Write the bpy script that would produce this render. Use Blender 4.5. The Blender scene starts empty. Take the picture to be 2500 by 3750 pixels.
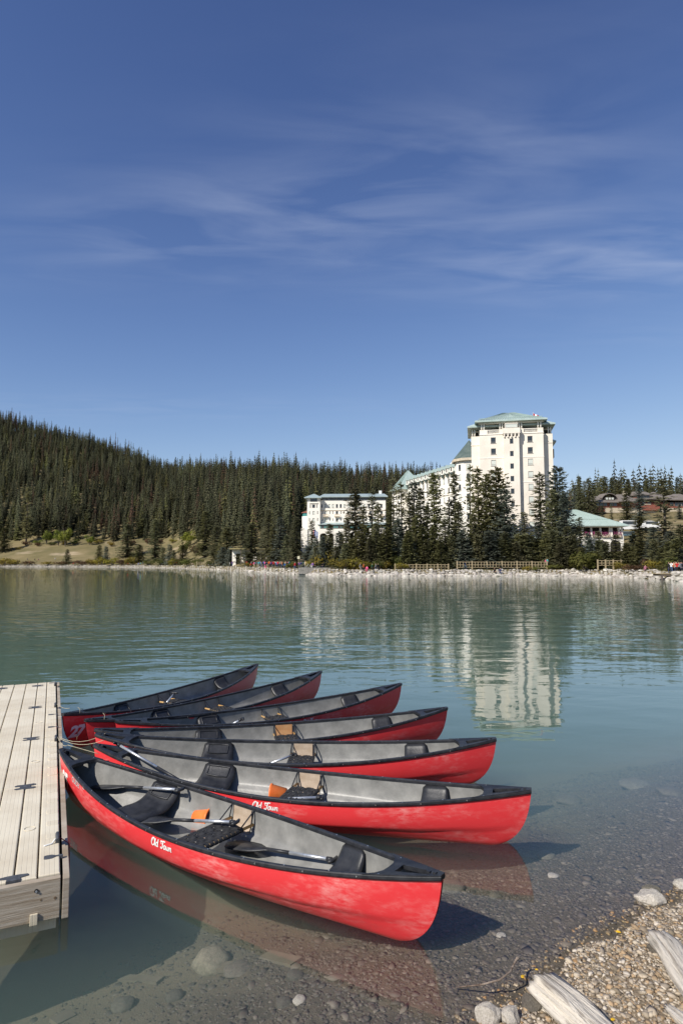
import bpy, bmesh, math, random
import numpy as np
from mathutils import Vector, Matrix, noise as mnoise

PI = math.pi
R = math.radians
scene = bpy.context.scene
col = scene.collection

# ------------------------------------------------------------------ camera, sky, sun, exposure
FPX, CAMH, YH = 2300.0, 2.6, 2060.0
PITCH = math.atan((YH - 1875) / FPX)
cam_d = bpy.data.cameras.new('camera')
cam = bpy.data.objects.new('camera', cam_d)
col.objects.link(cam)
cam.location = (0, 0, CAMH)
cam.rotation_euler = (PI / 2 + PITCH, 0, 0)
cam_d.sensor_fit = 'HORIZONTAL'
cam_d.sensor_width = 24.0
cam_d.lens = 24.0 * FPX / 2500
cam_d.clip_start = 0.1
cam_d.clip_end = 4000
scene.camera = cam

SUN_AZ, SUN_EL = R(-136), R(40)          # direction from the scene towards the sun
sdir = Vector((math.cos(SUN_AZ) * math.cos(SUN_EL), math.sin(SUN_AZ) * math.cos(SUN_EL), math.sin(SUN_EL)))
sun_d = bpy.data.lights.new('sun', 'SUN')
sun_d.energy = 4.9
sun_d.angle = R(0.5)
sun_d.color = (1.0, 0.945, 0.86)
sun = bpy.data.objects.new('sun', sun_d)
col.objects.link(sun)
sun.rotation_euler = (-sdir).to_track_quat('-Z', 'Y').to_euler()

world = bpy.data.worlds.new('World')
scene.world = world
world.use_nodes = True
wn = world.node_tree
wn.nodes.clear()


def N(nt, t, **kw):
    n = nt.nodes.new(t)
    for k, v in kw.items():
        if k in n.inputs:
            n.inputs[k].default_value = v
        else:
            setattr(n, k, v)
    return n


def lk(nt, a, b):
    nt.links.new(a, b)


def math_n(nt, op, a, b=None, c=None, clamp=False):
    n = nt.nodes.new('ShaderNodeMath')
    n.operation = op
    n.use_clamp = clamp
    for i, v in enumerate((a, b, c)):
        if v is None:
            continue
        if isinstance(v, (int, float)):
            n.inputs[i].default_value = v
        else:
            nt.links.new(v, n.inputs[i])
    return n.outputs[0]


sky = N(wn, 'ShaderNodeTexSky')
sky.sky_type = 'NISHITA'
sky.sun_disc = False
sky.sun_elevation = SUN_EL
# sky texture: rotation 0 puts the sun at +Y, positive turns it clockwise
sky.sun_rotation = (PI / 2 - SUN_AZ) % (2 * PI)
sky.altitude = 1700
sky.air_density = 1.0
sky.dust_density = 0.35
sky.ozone_density = 2.0
tc = N(wn, 'ShaderNodeTexCoord')
sp = N(wn, 'ShaderNodeSeparateXYZ')
lk(wn, tc.outputs['Generated'], sp.inputs[0])
zc = math_n(wn, 'MAXIMUM', sp.outputs[2], 0.03)
cx = math_n(wn, 'DIVIDE', sp.outputs[0], zc)
cy = math_n(wn, 'DIVIDE', sp.outputs[1], zc)
cmb = N(wn, 'ShaderNodeCombineXYZ')
lk(wn, cx, cmb.inputs[0]); lk(wn, cy, cmb.inputs[1])
mp = N(wn, 'ShaderNodeMapping')
mp.inputs['Rotation'].default_value = (0, 0, R(-32))
mp.inputs['Scale'].default_value = (1.2, 3.4, 1)
lk(wn, cmb.outputs[0], mp.inputs[0])
cn = N(wn, 'ShaderNodeTexNoise', Scale=1.5, Detail=10.0, Roughness=0.50, Distortion=0.5)
lk(wn, mp.outputs[0], cn.inputs['Vector'])
cr = N(wn, 'ShaderNodeMapRange')
cr.inputs['From Min'].default_value = 0.40
cr.inputs['From Max'].default_value = 0.76
lk(wn, cn.outputs['Fac'], cr.inputs['Value'])


def sky_xy(px, py):
    xc = (px - 1250) / FPX; yc = -(py - 1875) / FPX
    f = math.cos(PITCH) - yc * math.sin(PITCH); u = math.sin(PITCH) + yc * math.cos(PITCH)
    return xc / u, f / u


mask = None
# banks of cirrus: centre (as sky direction), half widths, strength, turn
for (px, py, ax, ay, amp, rot) in ((650, 850, .62, .26, .8, -14), (1500, 720, .60, .36, .95, -24), (2330, 950, .60, .26, 1.7, -10),
                                   (2450, 1210, .7, .18, .35, 0), (200, 1490, 2.2, .35, .4, 0)):
    X0, Y0 = sky_xy(px, py)
    ca, sa = math.cos(R(rot)), math.sin(R(rot))
    dx = math_n(wn, 'SUBTRACT', cx, X0); dy = math_n(wn, 'SUBTRACT', cy, Y0)
    a = math_n(wn, 'ADD', math_n(wn, 'MULTIPLY', dx, ca / ax), math_n(wn, 'MULTIPLY', dy, sa / ax))
    b = math_n(wn, 'ADD', math_n(wn, 'MULTIPLY', dx, -sa / ay), math_n(wn, 'MULTIPLY', dy, ca / ay))
    r2 = math_n(wn, 'ADD', math_n(wn, 'MULTIPLY', a, a), math_n(wn, 'MULTIPLY', b, b))
    g = math_n(wn, 'MULTIPLY', math_n(wn, 'EXPONENT', math_n(wn, 'MULTIPLY', r2, -1.0)), amp)
    mask = g if mask is None else math_n(wn, 'ADD', mask, g)
cl = math_n(wn, 'MULTIPLY', cr.outputs[0], mask, clamp=True)
cl = math_n(wn, 'MULTIPLY', cl, 0.27)
hs = N(wn, 'ShaderNodeHueSaturation', Saturation=0.92, Value=1.0)
lk(wn, sky.outputs[0], hs.inputs['Color'])
mixc = N(wn, 'ShaderNodeMix', data_type='RGBA')
lk(wn, cl, mixc.inputs[0])
# a polarised sky: deep overhead, held back towards the horizon
gm = N(wn, 'ShaderNodeGamma', Gamma=1.5)
lk(wn, hs.outputs[0], gm.inputs['Color'])
tn_ = N(wn, 'ShaderNodeVectorMath', operation='MULTIPLY'); tn_.inputs[1].default_value = (0.96, 0.965, 1.23)
lk(wn, gm.outputs[0], tn_.inputs[0])
kn_ = N(wn, 'ShaderNodeVectorMath', operation='MULTIPLY_ADD'); kn_.inputs[1].default_value = (.085, .085, .085); kn_.inputs[2].default_value = (1, 1, 1)
lk(wn, tn_.outputs[0], kn_.inputs[0])
dv_ = N(wn, 'ShaderNodeVectorMath', operation='DIVIDE')
lk(wn, tn_.outputs[0], dv_.inputs[0]); lk(wn, kn_.outputs[0], dv_.inputs[1])
lk(wn, dv_.outputs[0], mixc.inputs[6])
mixc.inputs[7].default_value = (5.6, 6.3, 8.0, 1)
bg = N(wn, 'ShaderNodeBackground', Strength=0.086)
lk(wn, mixc.outputs[2], bg.inputs['Color'])
wo = N(wn, 'ShaderNodeOutputWorld')
lk(wn, bg.outputs[0], wo.inputs['Surface'])

scene.view_settings.view_transform = 'Standard'
scene.view_settings.look = 'None'
scene.view_settings.exposure = 0.25
scene.view_settings.gamma = 1.0
scene.render.engine = 'CYCLES'
scene.cycles.volume_bounces = 1
scene.cycles.max_bounces = 8
scene.cycles.transparent_max_bounces = 12
scene.cycles.caustics_reflective = False
scene.cycles.caustics_refractive = False
scene.cycles.sample_clamp_indirect = 6.0


# ------------------------------------------------------------------ placing helpers
def at_z(px, py, z):
    """the point of height z seen at that place of the photograph"""
    xc = (px - 1250) / FPX; yc = -(py - 1875) / FPX
    f = math.cos(PITCH) - yc * math.sin(PITCH); u = math.sin(PITCH) + yc * math.cos(PITCH)
    t = (z - CAMH) / u
    return Vector((xc * t, f * t, z))


def at_y(px, py, Y):
    xc = (px - 1250) / FPX; yc = -(py - 1875) / FPX
    f = math.cos(PITCH) - yc * math.sin(PITCH); u = math.sin(PITCH) + yc * math.cos(PITCH)
    return Vector((xc / f * Y, Y, CAMH + u / f * Y))


# ------------------------------------------------------------------ materials
MATS = {}


def mat(name, c1, c2=None, scale=4.0, rough=0.6, metal=0.0, bump=0.0, bscale=None, detail=4.0, spec=0.4,
        stretch=(1, 1, 1), rnd=0.0, coords='Object', lo=0.35, hi=0.65, coat=0.0, island=0.0, trans=0.0):
    if name in MATS:
        return MATS[name]
    m = bpy.data.materials.new(name)
    m.use_nodes = True
    nt = m.node_tree
    bs = nt.nodes['Principled BSDF']
    bs.inputs['Roughness'].default_value = rough
    bs.inputs['Metallic'].default_value = metal
    bs.inputs['Specular IOR Level'].default_value = spec
    bs.inputs['Coat Weight'].default_value = coat
    tcn = N(nt, 'ShaderNodeTexCoord')
    mpn = N(nt, 'ShaderNodeMapping')
    mpn.inputs['Scale'].default_value = stretch
    lk(nt, tcn.outputs[coords], mpn.inputs[0])
    out = None
    if c2 is not None:
        nz = N(nt, 'ShaderNodeTexNoise', Scale=scale, Detail=detail, Roughness=0.6)
        lk(nt, mpn.outputs[0], nz.inputs['Vector'])
        mr = N(nt, 'ShaderNodeMapRange')
        mr.inputs['From Min'].default_value = lo; mr.inputs['From Max'].default_value = hi
        lk(nt, nz.outputs['Fac'], mr.inputs['Value'])
        mx = N(nt, 'ShaderNodeMix', data_type='RGBA')
        lk(nt, mr.outputs[0], mx.inputs[0])
        mx.inputs[6].default_value = (*c1, 1); mx.inputs[7].default_value = (*c2, 1)
        out = mx.outputs[2]
    if rnd or island:
        hsv = N(nt, 'ShaderNodeHueSaturation')
        if out is None:
            hsv.inputs['Color'].default_value = (*c1, 1)
        else:
            lk(nt, out, hsv.inputs['Color'])
        src = N(nt, 'ShaderNodeNewGeometry').outputs['Random Per Island'] if island else N(nt, 'ShaderNodeObjectInfo').outputs['Random']
        am = island or rnd
        v = N(nt, 'ShaderNodeMapRange')
        v.inputs['To Min'].default_value = 1 - am; v.inputs['To Max'].default_value = 1 + am
        lk(nt, src, v.inputs['Value']); lk(nt, v.outputs[0], hsv.inputs['Value'])
        wnn = N(nt, 'ShaderNodeTexWhiteNoise', noise_dimensions='1D')
        lk(nt, src, wnn.inputs['W'])
        h = N(nt, 'ShaderNodeMapRange')
        h.inputs['To Min'].default_value = 0.5 - am * 0.05; h.inputs['To Max'].default_value = 0.5 + am * 0.05
        lk(nt, wnn.outputs['Value'], h.inputs['Value']); lk(nt, h.outputs[0], hsv.inputs['Hue'])
        out = hsv.outputs[0]
    if out is None:
        bs.inputs['Base Color'].default_value = (*c1, 1)
    else:
        lk(nt, out, bs.inputs['Base Color'])
    if bump:
        bn = N(nt, 'ShaderNodeTexNoise', Scale=bscale or scale * 3, Detail=6.0, Roughness=0.65)
        lk(nt, mpn.outputs[0], bn.inputs['Vector'])
        bp = N(nt, 'ShaderNodeBump', Strength=1.0, Distance=bump)
        lk(nt, bn.outputs['Fac'], bp.inputs['Height'])
        lk(nt, bp.outputs[0], bs.inputs['Normal'])
    MATS[name] = m
    return m


def M(k):
    return MATS[k]


# canoe
def red_hull_material():
    m = mat('red_hull', (0.60, 0.016, 0.020), rough=0.38, spec=0.45)
    nt = m.node_tree; bs = nt.nodes['Principled BSDF']
    tcn = N(nt, 'ShaderNodeTexCoord')
    oi = N(nt, 'ShaderNodeObjectInfo')
    off = N(nt, 'ShaderNodeVectorMath', operation='ADD')
    sc = N(nt, 'ShaderNodeVectorMath', operation='SCALE')
    sc.inputs['Scale'].default_value = 1.0
    cm = N(nt, 'ShaderNodeCombineXYZ')
    rr = math_n(nt, 'MULTIPLY', oi.outputs['Random'], 37.0)
    for i in range(3):
        lk(nt, rr, cm.inputs[i])
    lk(nt, tcn.outputs['Object'], off.inputs[0]); lk(nt, cm.outputs[0], off.inputs[1])
    n1 = N(nt, 'ShaderNodeTexNoise', Scale=1.6, Detail=6.0, Roughness=0.62)
    m1 = N(nt, 'ShaderNodeMapping'); m1.inputs['Scale'].default_value = (1, 1, 2.2)
    lk(nt, off.outputs[0], m1.inputs[0]); lk(nt, m1.outputs[0], n1.inputs['Vector'])
    r1 = N(nt, 'ShaderNodeMapRange'); r1.inputs['From Min'].default_value = .47; r1.inputs['From Max'].default_value = .72
    lk(nt, n1.outputs['Fac'], r1.inputs['Value'])
    # chalky scuffs
    n2 = N(nt, 'ShaderNodeTexNoise', Scale=26.0, Detail=5.0, Roughness=0.7)
    m2 = N(nt, 'ShaderNodeMapping'); m2.inputs['Scale'].default_value = (.35, 1, 1.3)
    lk(nt, off.outputs[0], m2.inputs[0]); lk(nt, m2.outputs[0], n2.inputs['Vector'])
    r2 = N(nt, 'ShaderNodeMapRange'); r2.inputs['From Min'].default_value = .40; r2.inputs['From Max'].default_value = .68
    lk(nt, n2.outputs['Fac'], r2.inputs['Value'])
    f = math_n(nt, 'MULTIPLY', math_n(nt, 'MULTIPLY', r1.outputs[0], r2.outputs[0]), 0.85)
    # fine scratches
    n3 = N(nt, 'ShaderNodeTexNoise', Scale=9.0, Detail=3.0, Roughness=0.5, Distortion=1.5)
    m3 = N(nt, 'ShaderNodeMapping'); m3.inputs['Scale'].default_value = (.8, 1, 9); m3.inputs['Rotation'].default_value = (0, .08, 0)
    lk(nt, off.outputs[0], m3.inputs[0]); lk(nt, m3.outputs[0], n3.inputs['Vector'])
    r3 = N(nt, 'ShaderNodeMapRange'); r3.inputs['From Min'].default_value = .66; r3.inputs['From Max'].default_value = .74
    lk(nt, n3.outputs['Fac'], r3.inputs['Value'])
    f2 = math_n(nt, 'ADD', f, math_n(nt, 'MULTIPLY', r3.outputs[0], 0.25), clamp=True)
    mx = N(nt, 'ShaderNodeMix', data_type='RGBA')
    lk(nt, f2, mx.inputs[0]); mx.inputs[6].default_value = (0.66, 0.040, 0.046, 1); mx.inputs[7].default_value = (0.72, 0.30, 0.28, 1)
    lk(nt, mx.outputs[2], bs.inputs['Base Color'])
    rg = math_n(nt, 'ADD', 0.3, math_n(nt, 'MULTIPLY', f2, 0.6))
    lk(nt, rg, bs.inputs['Roughness'])


red_hull_material()
mat('grey_lining', (0.14, 0.139, 0.131), (0.275, 0.27, 0.253), scale=5, rough=0.42, bump=0.002, bscale=30, lo=.3, hi=.7, detail=9, spec=.5)
mat('black_vinyl', (0.012, 0.013, 0.016), (0.03, 0.031, 0.035), scale=14, rough=0.42, spec=.3, bump=.0006, bscale=90)
mat('black_plastic', (0.012, 0.013, 0.016), (0.035, 0.036, 0.04), scale=7, rough=0.42, spec=.35, bump=.0015, bscale=60, detail=8)
mat('webbing', (0.016, 0.016, 0.017), (0.035, 0.034, 0.033), scale=20, rough=0.7)
mat('ash_wood', (0.50, 0.29, 0.10), (0.62, 0.42, 0.20), scale=12, rough=0.5, stretch=(1, .15, 1))
mat('tan_board', (0.33, 0.25, 0.175), (0.44, 0.35, 0.265), scale=9, rough=0.6)
mat('orange_board', (0.42, 0.20, 0.08), (0.50, 0.28, 0.13), scale=9, rough=0.6)
mat('aluminium', (0.62, 0.64, 0.66), (0.42, 0.44, 0.47), scale=25, rough=0.34, metal=.65)
mat('rivet_metal', (0.62, 0.62, 0.60), rough=0.3, metal=.9)
mat('white_decal', (0.78, 0.77, 0.74), (0.62, 0.58, 0.56), scale=30, rough=0.5, lo=.5, hi=.8)
mat('dark_decal', (0.05, 0.045, 0.05), rough=0.5)
mat('silver_decal', (0.5, 0.49, 0.48), rough=0.5)
mat('orange_plastic', (0.80, 0.17, 0.035), (0.86, 0.24, 0.06), scale=8, rough=0.45)
mat('rope', (0.42, 0.38, 0.26), (0.30, 0.26, 0.18), scale=40, rough=0.8)
mat('red_rope', (0.22, 0.03, 0.04), rough=0.8)
# dock
mat('dock_plastic', (0.56, 0.485, 0.36), (0.68, 0.615, 0.48), scale=1.9, rough=0.62, bump=.0008, bscale=160, detail=9)
mat('dock_rubber', (0.045, 0.048, 0.055), (0.085, 0.09, 0.10), scale=30, rough=0.6, bump=.001)
mat('dock_timber', (0.27, 0.21, 0.145), (0.44, 0.385, 0.31), scale=4, rough=0.8, stretch=(1, .6, 9), bump=.003, bscale=14, detail=8)
mat('knot_wood', (0.13, 0.085, 0.05), (0.22, 0.16, 0.10), scale=30, rough=0.8)
mat('dark_void', (0.01, 0.01, 0.01), rough=0.9)
# nature
mat('spruce', (0.100, 0.104, 0.056), (0.185, 0.180, 0.102), scale=1.2, rough=0.75, rnd=.38, spec=.2, detail=3)
mat('spruce_blue', (0.090, 0.104, 0.082), (0.155, 0.170, 0.135), scale=1.2, rough=0.75, rnd=.25, spec=.2)
mat('spruce_olive', (0.100, 0.100, 0.045), (0.175, 0.168, 0.080), scale=1.2, rough=0.75, rnd=.25, spec=.2)
mat('bark', (0.07, 0.055, 0.045), (0.16, 0.135, 0.115), scale=6, rough=0.9, stretch=(3, 3, .6))
mat('autumn_leaf', (0.17, 0.15, 0.025), (0.30, 0.23, 0.04), scale=1.5, rough=0.7, rnd=.3, spec=.2)
mat('green_leaf', (0.085, 0.10, 0.025), (0.17, 0.17, 0.04), scale=1.5, rough=0.7, rnd=.3, spec=.2)
mat('aspen_leaf', (0.15, 0.18, 0.03), (0.27, 0.29, 0.05), scale=1.5, rough=0.7, rnd=.2, spec=.2)
mat('brown_leaf', (0.10, 0.055, 0.03), (0.16, 0.10, 0.05), scale=1.5, rough=0.7, rnd=.3, spec=.2)
mat('shore_rock', (0.29, 0.262, 0.225), (0.50, 0.465, 0.41), scale=1.6, rough=0.85, bump=.04, bscale=3, rnd=.28, spec=.2)
mat('shore_rubble', (0.24, 0.215, 0.18), (0.42, 0.385, 0.33), scale=1.2, rough=0.85, bump=.04, bscale=3, island=.3, spec=.2)
mat('pale_stone', (0.36, 0.32, 0.265), (0.56, 0.51, 0.44), scale=9, rough=0.7, bump=.008, bscale=22, rnd=.1)
mat('bed_stone', (0.10, 0.088, 0.068), (0.165, 0.145, 0.112), scale=7, rough=0.8, bump=.008, bscale=22, rnd=.2)
mat('driftwood', (0.13, 0.10, 0.075), (0.62, 0.56, 0.47), scale=4, rough=0.85, stretch=(.35, 9, 9), bump=.03, bscale=4, detail=10, lo=.34, hi=.52)
mat('log_end', (0.12, 0.09, 0.065), (0.3, 0.24, 0.18), scale=9, rough=0.9, bump=.01)
mat('yellow_leaf', (0.75, 0.45, 0.02), rough=0.6)
def leafy(name, k=.45):
    nt = M(name).node_tree; bs = nt.nodes['Principled BSDF']; out = nt.nodes['Material Output']
    tl = N(nt, 'ShaderNodeBsdfTranslucent'); mx = N(nt, 'ShaderNodeMixShader'); mx.inputs[0].default_value = k
    src = bs.inputs['Base Color'].links[0].from_socket
    if name.startswith('spruce'):
        hv = N(nt, 'ShaderNodeHueSaturation', Value=1.22, Saturation=1.05); lk(nt, src, hv.inputs['Color'])
        src = hv.outputs[0]; lk(nt, src, bs.inputs['Base Color'])
    if name.startswith('forest'):
        oi = N(nt, 'ShaderNodeObjectInfo'); nz = N(nt, 'ShaderNodeTexNoise', Scale=.022, Detail=3.0)
        lk(nt, oi.outputs['Location'], nz.inputs['Vector'])
        mr = N(nt, 'ShaderNodeMapRange'); mr.inputs['From Min'].default_value = .35; mr.inputs['From Max'].default_value = .65
        mr.inputs['To Min'].default_value = .65; mr.inputs['To Max'].default_value = 1.45
        lk(nt, nz.outputs['Fac'], mr.inputs['Value'])
        hv = N(nt, 'ShaderNodeHueSaturation'); lk(nt, src, hv.inputs['Color']); lk(nt, mr.outputs[0], hv.inputs['Value'])
        src = hv.outputs[0]; lk(nt, src, bs.inputs['Base Color'])
    lk(nt, src, tl.inputs['Color']); lk(nt, bs.outputs[0], mx.inputs[1]); lk(nt, tl.outputs[0], mx.inputs[2]); lk(nt, mx.outputs[0], out.inputs['Surface'])


for k_ in ('spruce', 'spruce_blue', 'spruce_olive', 'autumn_leaf', 'green_leaf', 'brown_leaf', 'aspen_leaf'):
    leafy(k_)
# buildings and furniture
mat('cream_render', (0.70, 0.635, 0.545), (0.81, 0.745, 0.65), scale=.25, rough=0.85, detail=6)
mat('white_render', (0.80, 0.755, 0.67), (0.84, 0.80, 0.72), scale=.25, rough=0.85, detail=6)
mat('beige_render', (0.72, 0.60, 0.46), (0.76, 0.65, 0.52), scale=.3, rough=0.85)
mat('copper_roof', (0.33, 0.415, 0.385), (0.40, 0.485, 0.455), scale=.6, rough=0.5, detail=6)
mat('copper_seam', (0.26, 0.34, 0.31), rough=0.5)
mat('copper_dark', (0.07, 0.10, 0.09), (0.11, 0.14, 0.125), scale=.6, rough=0.5)
mat('blue_roof', (0.28, 0.345, 0.345), (0.35, 0.42, 0.42), scale=.5, rough=0.45)
mat('window_glass', (0.025, 0.03, 0.035), rough=0.12, spec=.8)
mat('teal_glass', (0.05, 0.22, 0.21), rough=0.15, spec=.8)
mat('curtain', (0.62, 0.64, 0.58), (0.50, 0.54, 0.50), scale=3, rough=0.7)
mat('window_frame', (0.30, 0.28, 0.25), rough=0.6)
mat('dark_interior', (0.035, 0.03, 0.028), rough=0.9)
mat('grey_shingle', (0.13, 0.11, 0.095), (0.20, 0.175, 0.155), scale=1.5, rough=0.9, stretch=(1, 1, 5))
mat('red_timber', (0.20, 0.065, 0.045), (0.26, 0.09, 0.06), scale=2, rough=0.85)
mat('stone_base', (0.45, 0.38, 0.28), (0.56, 0.49, 0.38), scale=1, rough=0.9)
mat('fence_wood', (0.28, 0.22, 0.13), (0.40, 0.32, 0.20), scale=3, rough=0.85)
mat('purple_flowers', (0.20, 0.035, 0.10), (0.32, 0.07, 0.17), scale=8, rough=0.8)
mat('wall_stone', (0.20, 0.19, 0.17), (0.33, 0.31, 0.28), scale=2.5, rough=0.9, bump=.03)
mat('sign_cream', (0.62, 0.58, 0.42), rough=0.6)
mat('flag_red', (0.55, 0.02, 0.03), rough=0.7)
mat('flag_white', (0.78, 0.78, 0.76), rough=0.7)
mat('flag_blue', (0.05, 0.12, 0.42), rough=0.7)
mat('white_paint', (0.75, 0.75, 0.73), rough=0.4)
mat('blue_paint', (0.10, 0.17, 0.22), rough=0.3)
mat('skin', (0.42, 0.24, 0.16), rough=0.6)
mat('hair', (0.03, 0.02, 0.015), rough=0.7)
CLOTH = {'red': (.50, .03, .03), 'orange': (.70, .16, .03), 'pink': (.60, .08, .20), 'blue': (.03, .12, .42), 'navy': (.02, .03, .08),
         'black': (.015, .015, .017), 'white': (.70, .69, .66), 'grey': (.20, .20, .20), 'teal': (.05, .28, .30), 'purple': (.17, .08, .26),
         'green': (.05, .14, .07), 'beige': (.42, .34, .23), 'mauve': (.36, .14, .20), 'denim': (.06, .10, .20)}
for k, c in CLOTH.items():
    mat('cloth_' + k, c, rough=0.85)


# ------------------------------------------------------------------ mesh helpers
class MB:
    def __init__(s):
        s.v = []; s.f = []; s.m = []

    def add(s, vs, fs, mi=0):
        o = len(s.v)
        s.v.extend([tuple(p) for p in vs])
        for f in fs:
            s.f.append([i + o for i in f]); s.m.append(mi)
        return s

    def box(s, x0, x1, y0, y1, z0, z1, mi=0, mtx=None):
        vs = [Vector(p) for p in ((x0, y0, z0), (x1, y0, z0), (x1, y1, z0), (x0, y1, z0), (x0, y0, z1), (x1, y0, z1), (x1, y1, z1), (x0, y1, z1))]
        if mtx is not None:
            vs = [mtx @ p for p in vs]
        return s.add(vs, [(0, 3, 2, 1), (4, 5, 6, 7), (0, 1, 5, 4), (1, 2, 6, 5), (2, 3, 7, 6), (3, 0, 4, 7)], mi)

    def bar(s, a, b, w, h, mi=0, up=Vector((0, 0, 1))):
        a = Vector(a); b = Vector(b); d = (b - a)
        L = d.length
        if L < 1e-6:
            return s
        d.normalize()
        sx = d.cross(up)
        if sx.length < 1e-4:
            sx = d.cross(Vector((1, 0, 0)))
        sx.normalize(); sy = sx.cross(d).normalized()
        vs = []
        for p in (a, b):
            for (i, j) in ((-1, -1), (1, -1), (1, 1), (-1, 1)):
                vs.append(p + sx * (i * w / 2) + sy * (j * h / 2))
        return s.add(vs, [(0, 1, 2, 3), (7, 6, 5, 4), (0, 4, 5, 1), (1, 5, 6, 2), (2, 6, 7, 3), (3, 7, 4, 0)], mi)

    def tube(s, pts, rad, n=8, mi=0, caps=True, squash=1.0):
        pts = [Vector(p) for p in pts]
        if not isinstance(rad, (list, tuple)):
            rad = [rad] * len(pts)
        rings = []
        prev = None
        for i, p in enumerate(pts):
            d = (pts[min(i + 1, len(pts) - 1)] - pts[max(i - 1, 0)]).normalized()
            if prev is None:
                ax = d.cross(Vector((0, 0, 1)))
                if ax.length < .05:
                    ax = d.cross(Vector((1, 0, 0)))
                ax.normalize()
            else:
                ax = (prev - d * prev.dot(d)).normalized()
            prev = ax
            ay = d.cross(ax)
            rings.append([p + ax * (math.cos(2 * PI * k / n) * rad[i]) + ay * (math.sin(2 * PI * k / n) * rad[i] * squash) for k in range(n)])
        o = len(s.v)
        for r in rings:
            s.v.extend([tuple(q) for q in r])
        for i in range(len(rings) - 1):
            for k in range(n):
                k2 = (k + 1) % n
                s.f.append([o + i * n + k, o + i * n + k2, o + (i + 1) * n + k2, o + (i + 1) * n + k]); s.m.append(mi)
        if caps:
            s.f.append([o + k for k in range(n)][::-1]); s.m.append(mi)
            s.f.append([o + (len(rings) - 1) * n + k for k in range(n)]); s.m.append(mi)
        return s

    def mesh(s, name, mats, smooth=False):
        me = bpy.data.meshes.new(name)
        me.from_pydata(s.v, [], s.f)
        for m in (mats if isinstance(mats, (list, tuple)) else [mats]):
            me.materials.append(MATS[m] if isinstance(m, str) else m)
        me.polygons.foreach_set('material_index', s.m)
        if smooth:
            me.polygons.foreach_set('use_smooth', [True] * len(s.f))
        me.update()
        return me

    def build(s, name, mats, parent=None, smooth=False, bevel=0.0):
        me = s.mesh(name, mats, smooth)
        if bevel:
            bm = bmesh.new(); bm.from_mesh(me)
            bmesh.ops.bevel(bm, geom=bm.edges[:], offset=bevel, segments=2, affect='EDGES', profile=.6, clamp_overlap=True)
            bm.to_mesh(me); bm.free()
        return link(name, me, parent)


def link(name, me, parent=None):
    o = bpy.data.objects.new(name, me)
    col.objects.link(o)
    if parent is not None:
        o.parent = parent
    return o


def fixn(me):
    bm = bmesh.new(); bm.from_mesh(me)
    bmesh.ops.recalc_face_normals(bm, faces=bm.faces[:])
    bm.to_mesh(me); bm.free()


def thick(vs, fs, offs):
    """sheet -> solid: vs list of Vector, fs faces, offs = Vector or list of Vectors of thickness"""
    n = len(vs)
    if isinstance(offs, Vector):
        offs = [offs] * n
    V = list(vs) + [v + o for v, o in zip(vs, offs)]
    F = [list(f) for f in fs] + [[i + n for i in f][::-1] for f in fs]
    ed = {}
    for f in fs:
        for a, b in zip(f, list(f[1:]) + [f[0]]):
            ed[(a, b)] = 1
    for (a, b) in ed:
        if (b, a) not in ed:
            F.append([b, a, a + n, b + n])
    return V, F


def empty(name, loc, rz=0.0, label=None, cat=None, group=None):
    o = bpy.data.objects.new(name, None)
    col.objects.link(o)
    o.location = loc
    o.rotation_euler = (0, 0, rz)
    o.empty_display_size = .2
    return tag(o, label, cat, group)


def tag(o, label=None, cat=None, group=None, kind=None):
    if label: o['label'] = label
    if cat: o['category'] = cat
    if group: o['group'] = group
    if kind: o['kind'] = kind
    return o


def children(o):
    return [c for c in bpy.data.objects if c.parent == o]


KIDS = {}


def copy_tree(root):
    """copies a thing with its parts and sub-parts; meshes are shared"""
    if root.name not in KIDS:
        KIDS[root.name] = [(c, list(c.children)) for c in root.children]
    r = root.copy(); col.objects.link(r)
    for c, gs in KIDS[root.name]:
        d = c.copy(); col.objects.link(d); d.parent = r
        for g in gs:
            e = g.copy(); col.objects.link(e); e.parent = d
    return r


# ------------------------------------------------------------------ terrain
PXK = [-2500, -1000, 0, 300, 600, 720, 850, 950, 1100, 1200, 1500, 2000, 2150, 2350, 2450, 2500, 2800, 3600]
DSK = [440, 410, 375, 350, 300, 245, 195, 163, 134, 122, 121, 120, 117, 105, 92, 84, 66, 50]
RK = [-2500, -1500, 0, 200, 400, 600, 900, 1250, 1550, 1800, 2100, 2500, 4000]
RG = [420, 320, 193, 167, 146, 117, 103, 93, 88, 60, 29, 28, 45]
RD = [1050, 1000, 850, 830, 810, 800, 720, 680, 660, 550, 380, 380, 420]
FK = [-2500, 0, 600, 700, 850, 1050, 1150, 1400, 1700, 2050, 2120, 2500, 4000]
FD = [470, 442, 425, 350, 270, 240, 315, 330, 320, 260, 226, 226, 230]
FZ = [20, 17, 17, 14, 9, 6, 7, 7, 7, 8, 20, 21, 24]


def ip(x, xs, ys):
    return float(np.interp(x, xs, ys))


def shore_d(px):
    return sum(ip(px + o, PXK, DSK) for o in (-60, -20, 20, 60)) / 4


def sm(a, b, x):
    t = min(1, max(0, (x - a) / (b - a)))
    return t * t * (3 - 2 * t)


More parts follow.
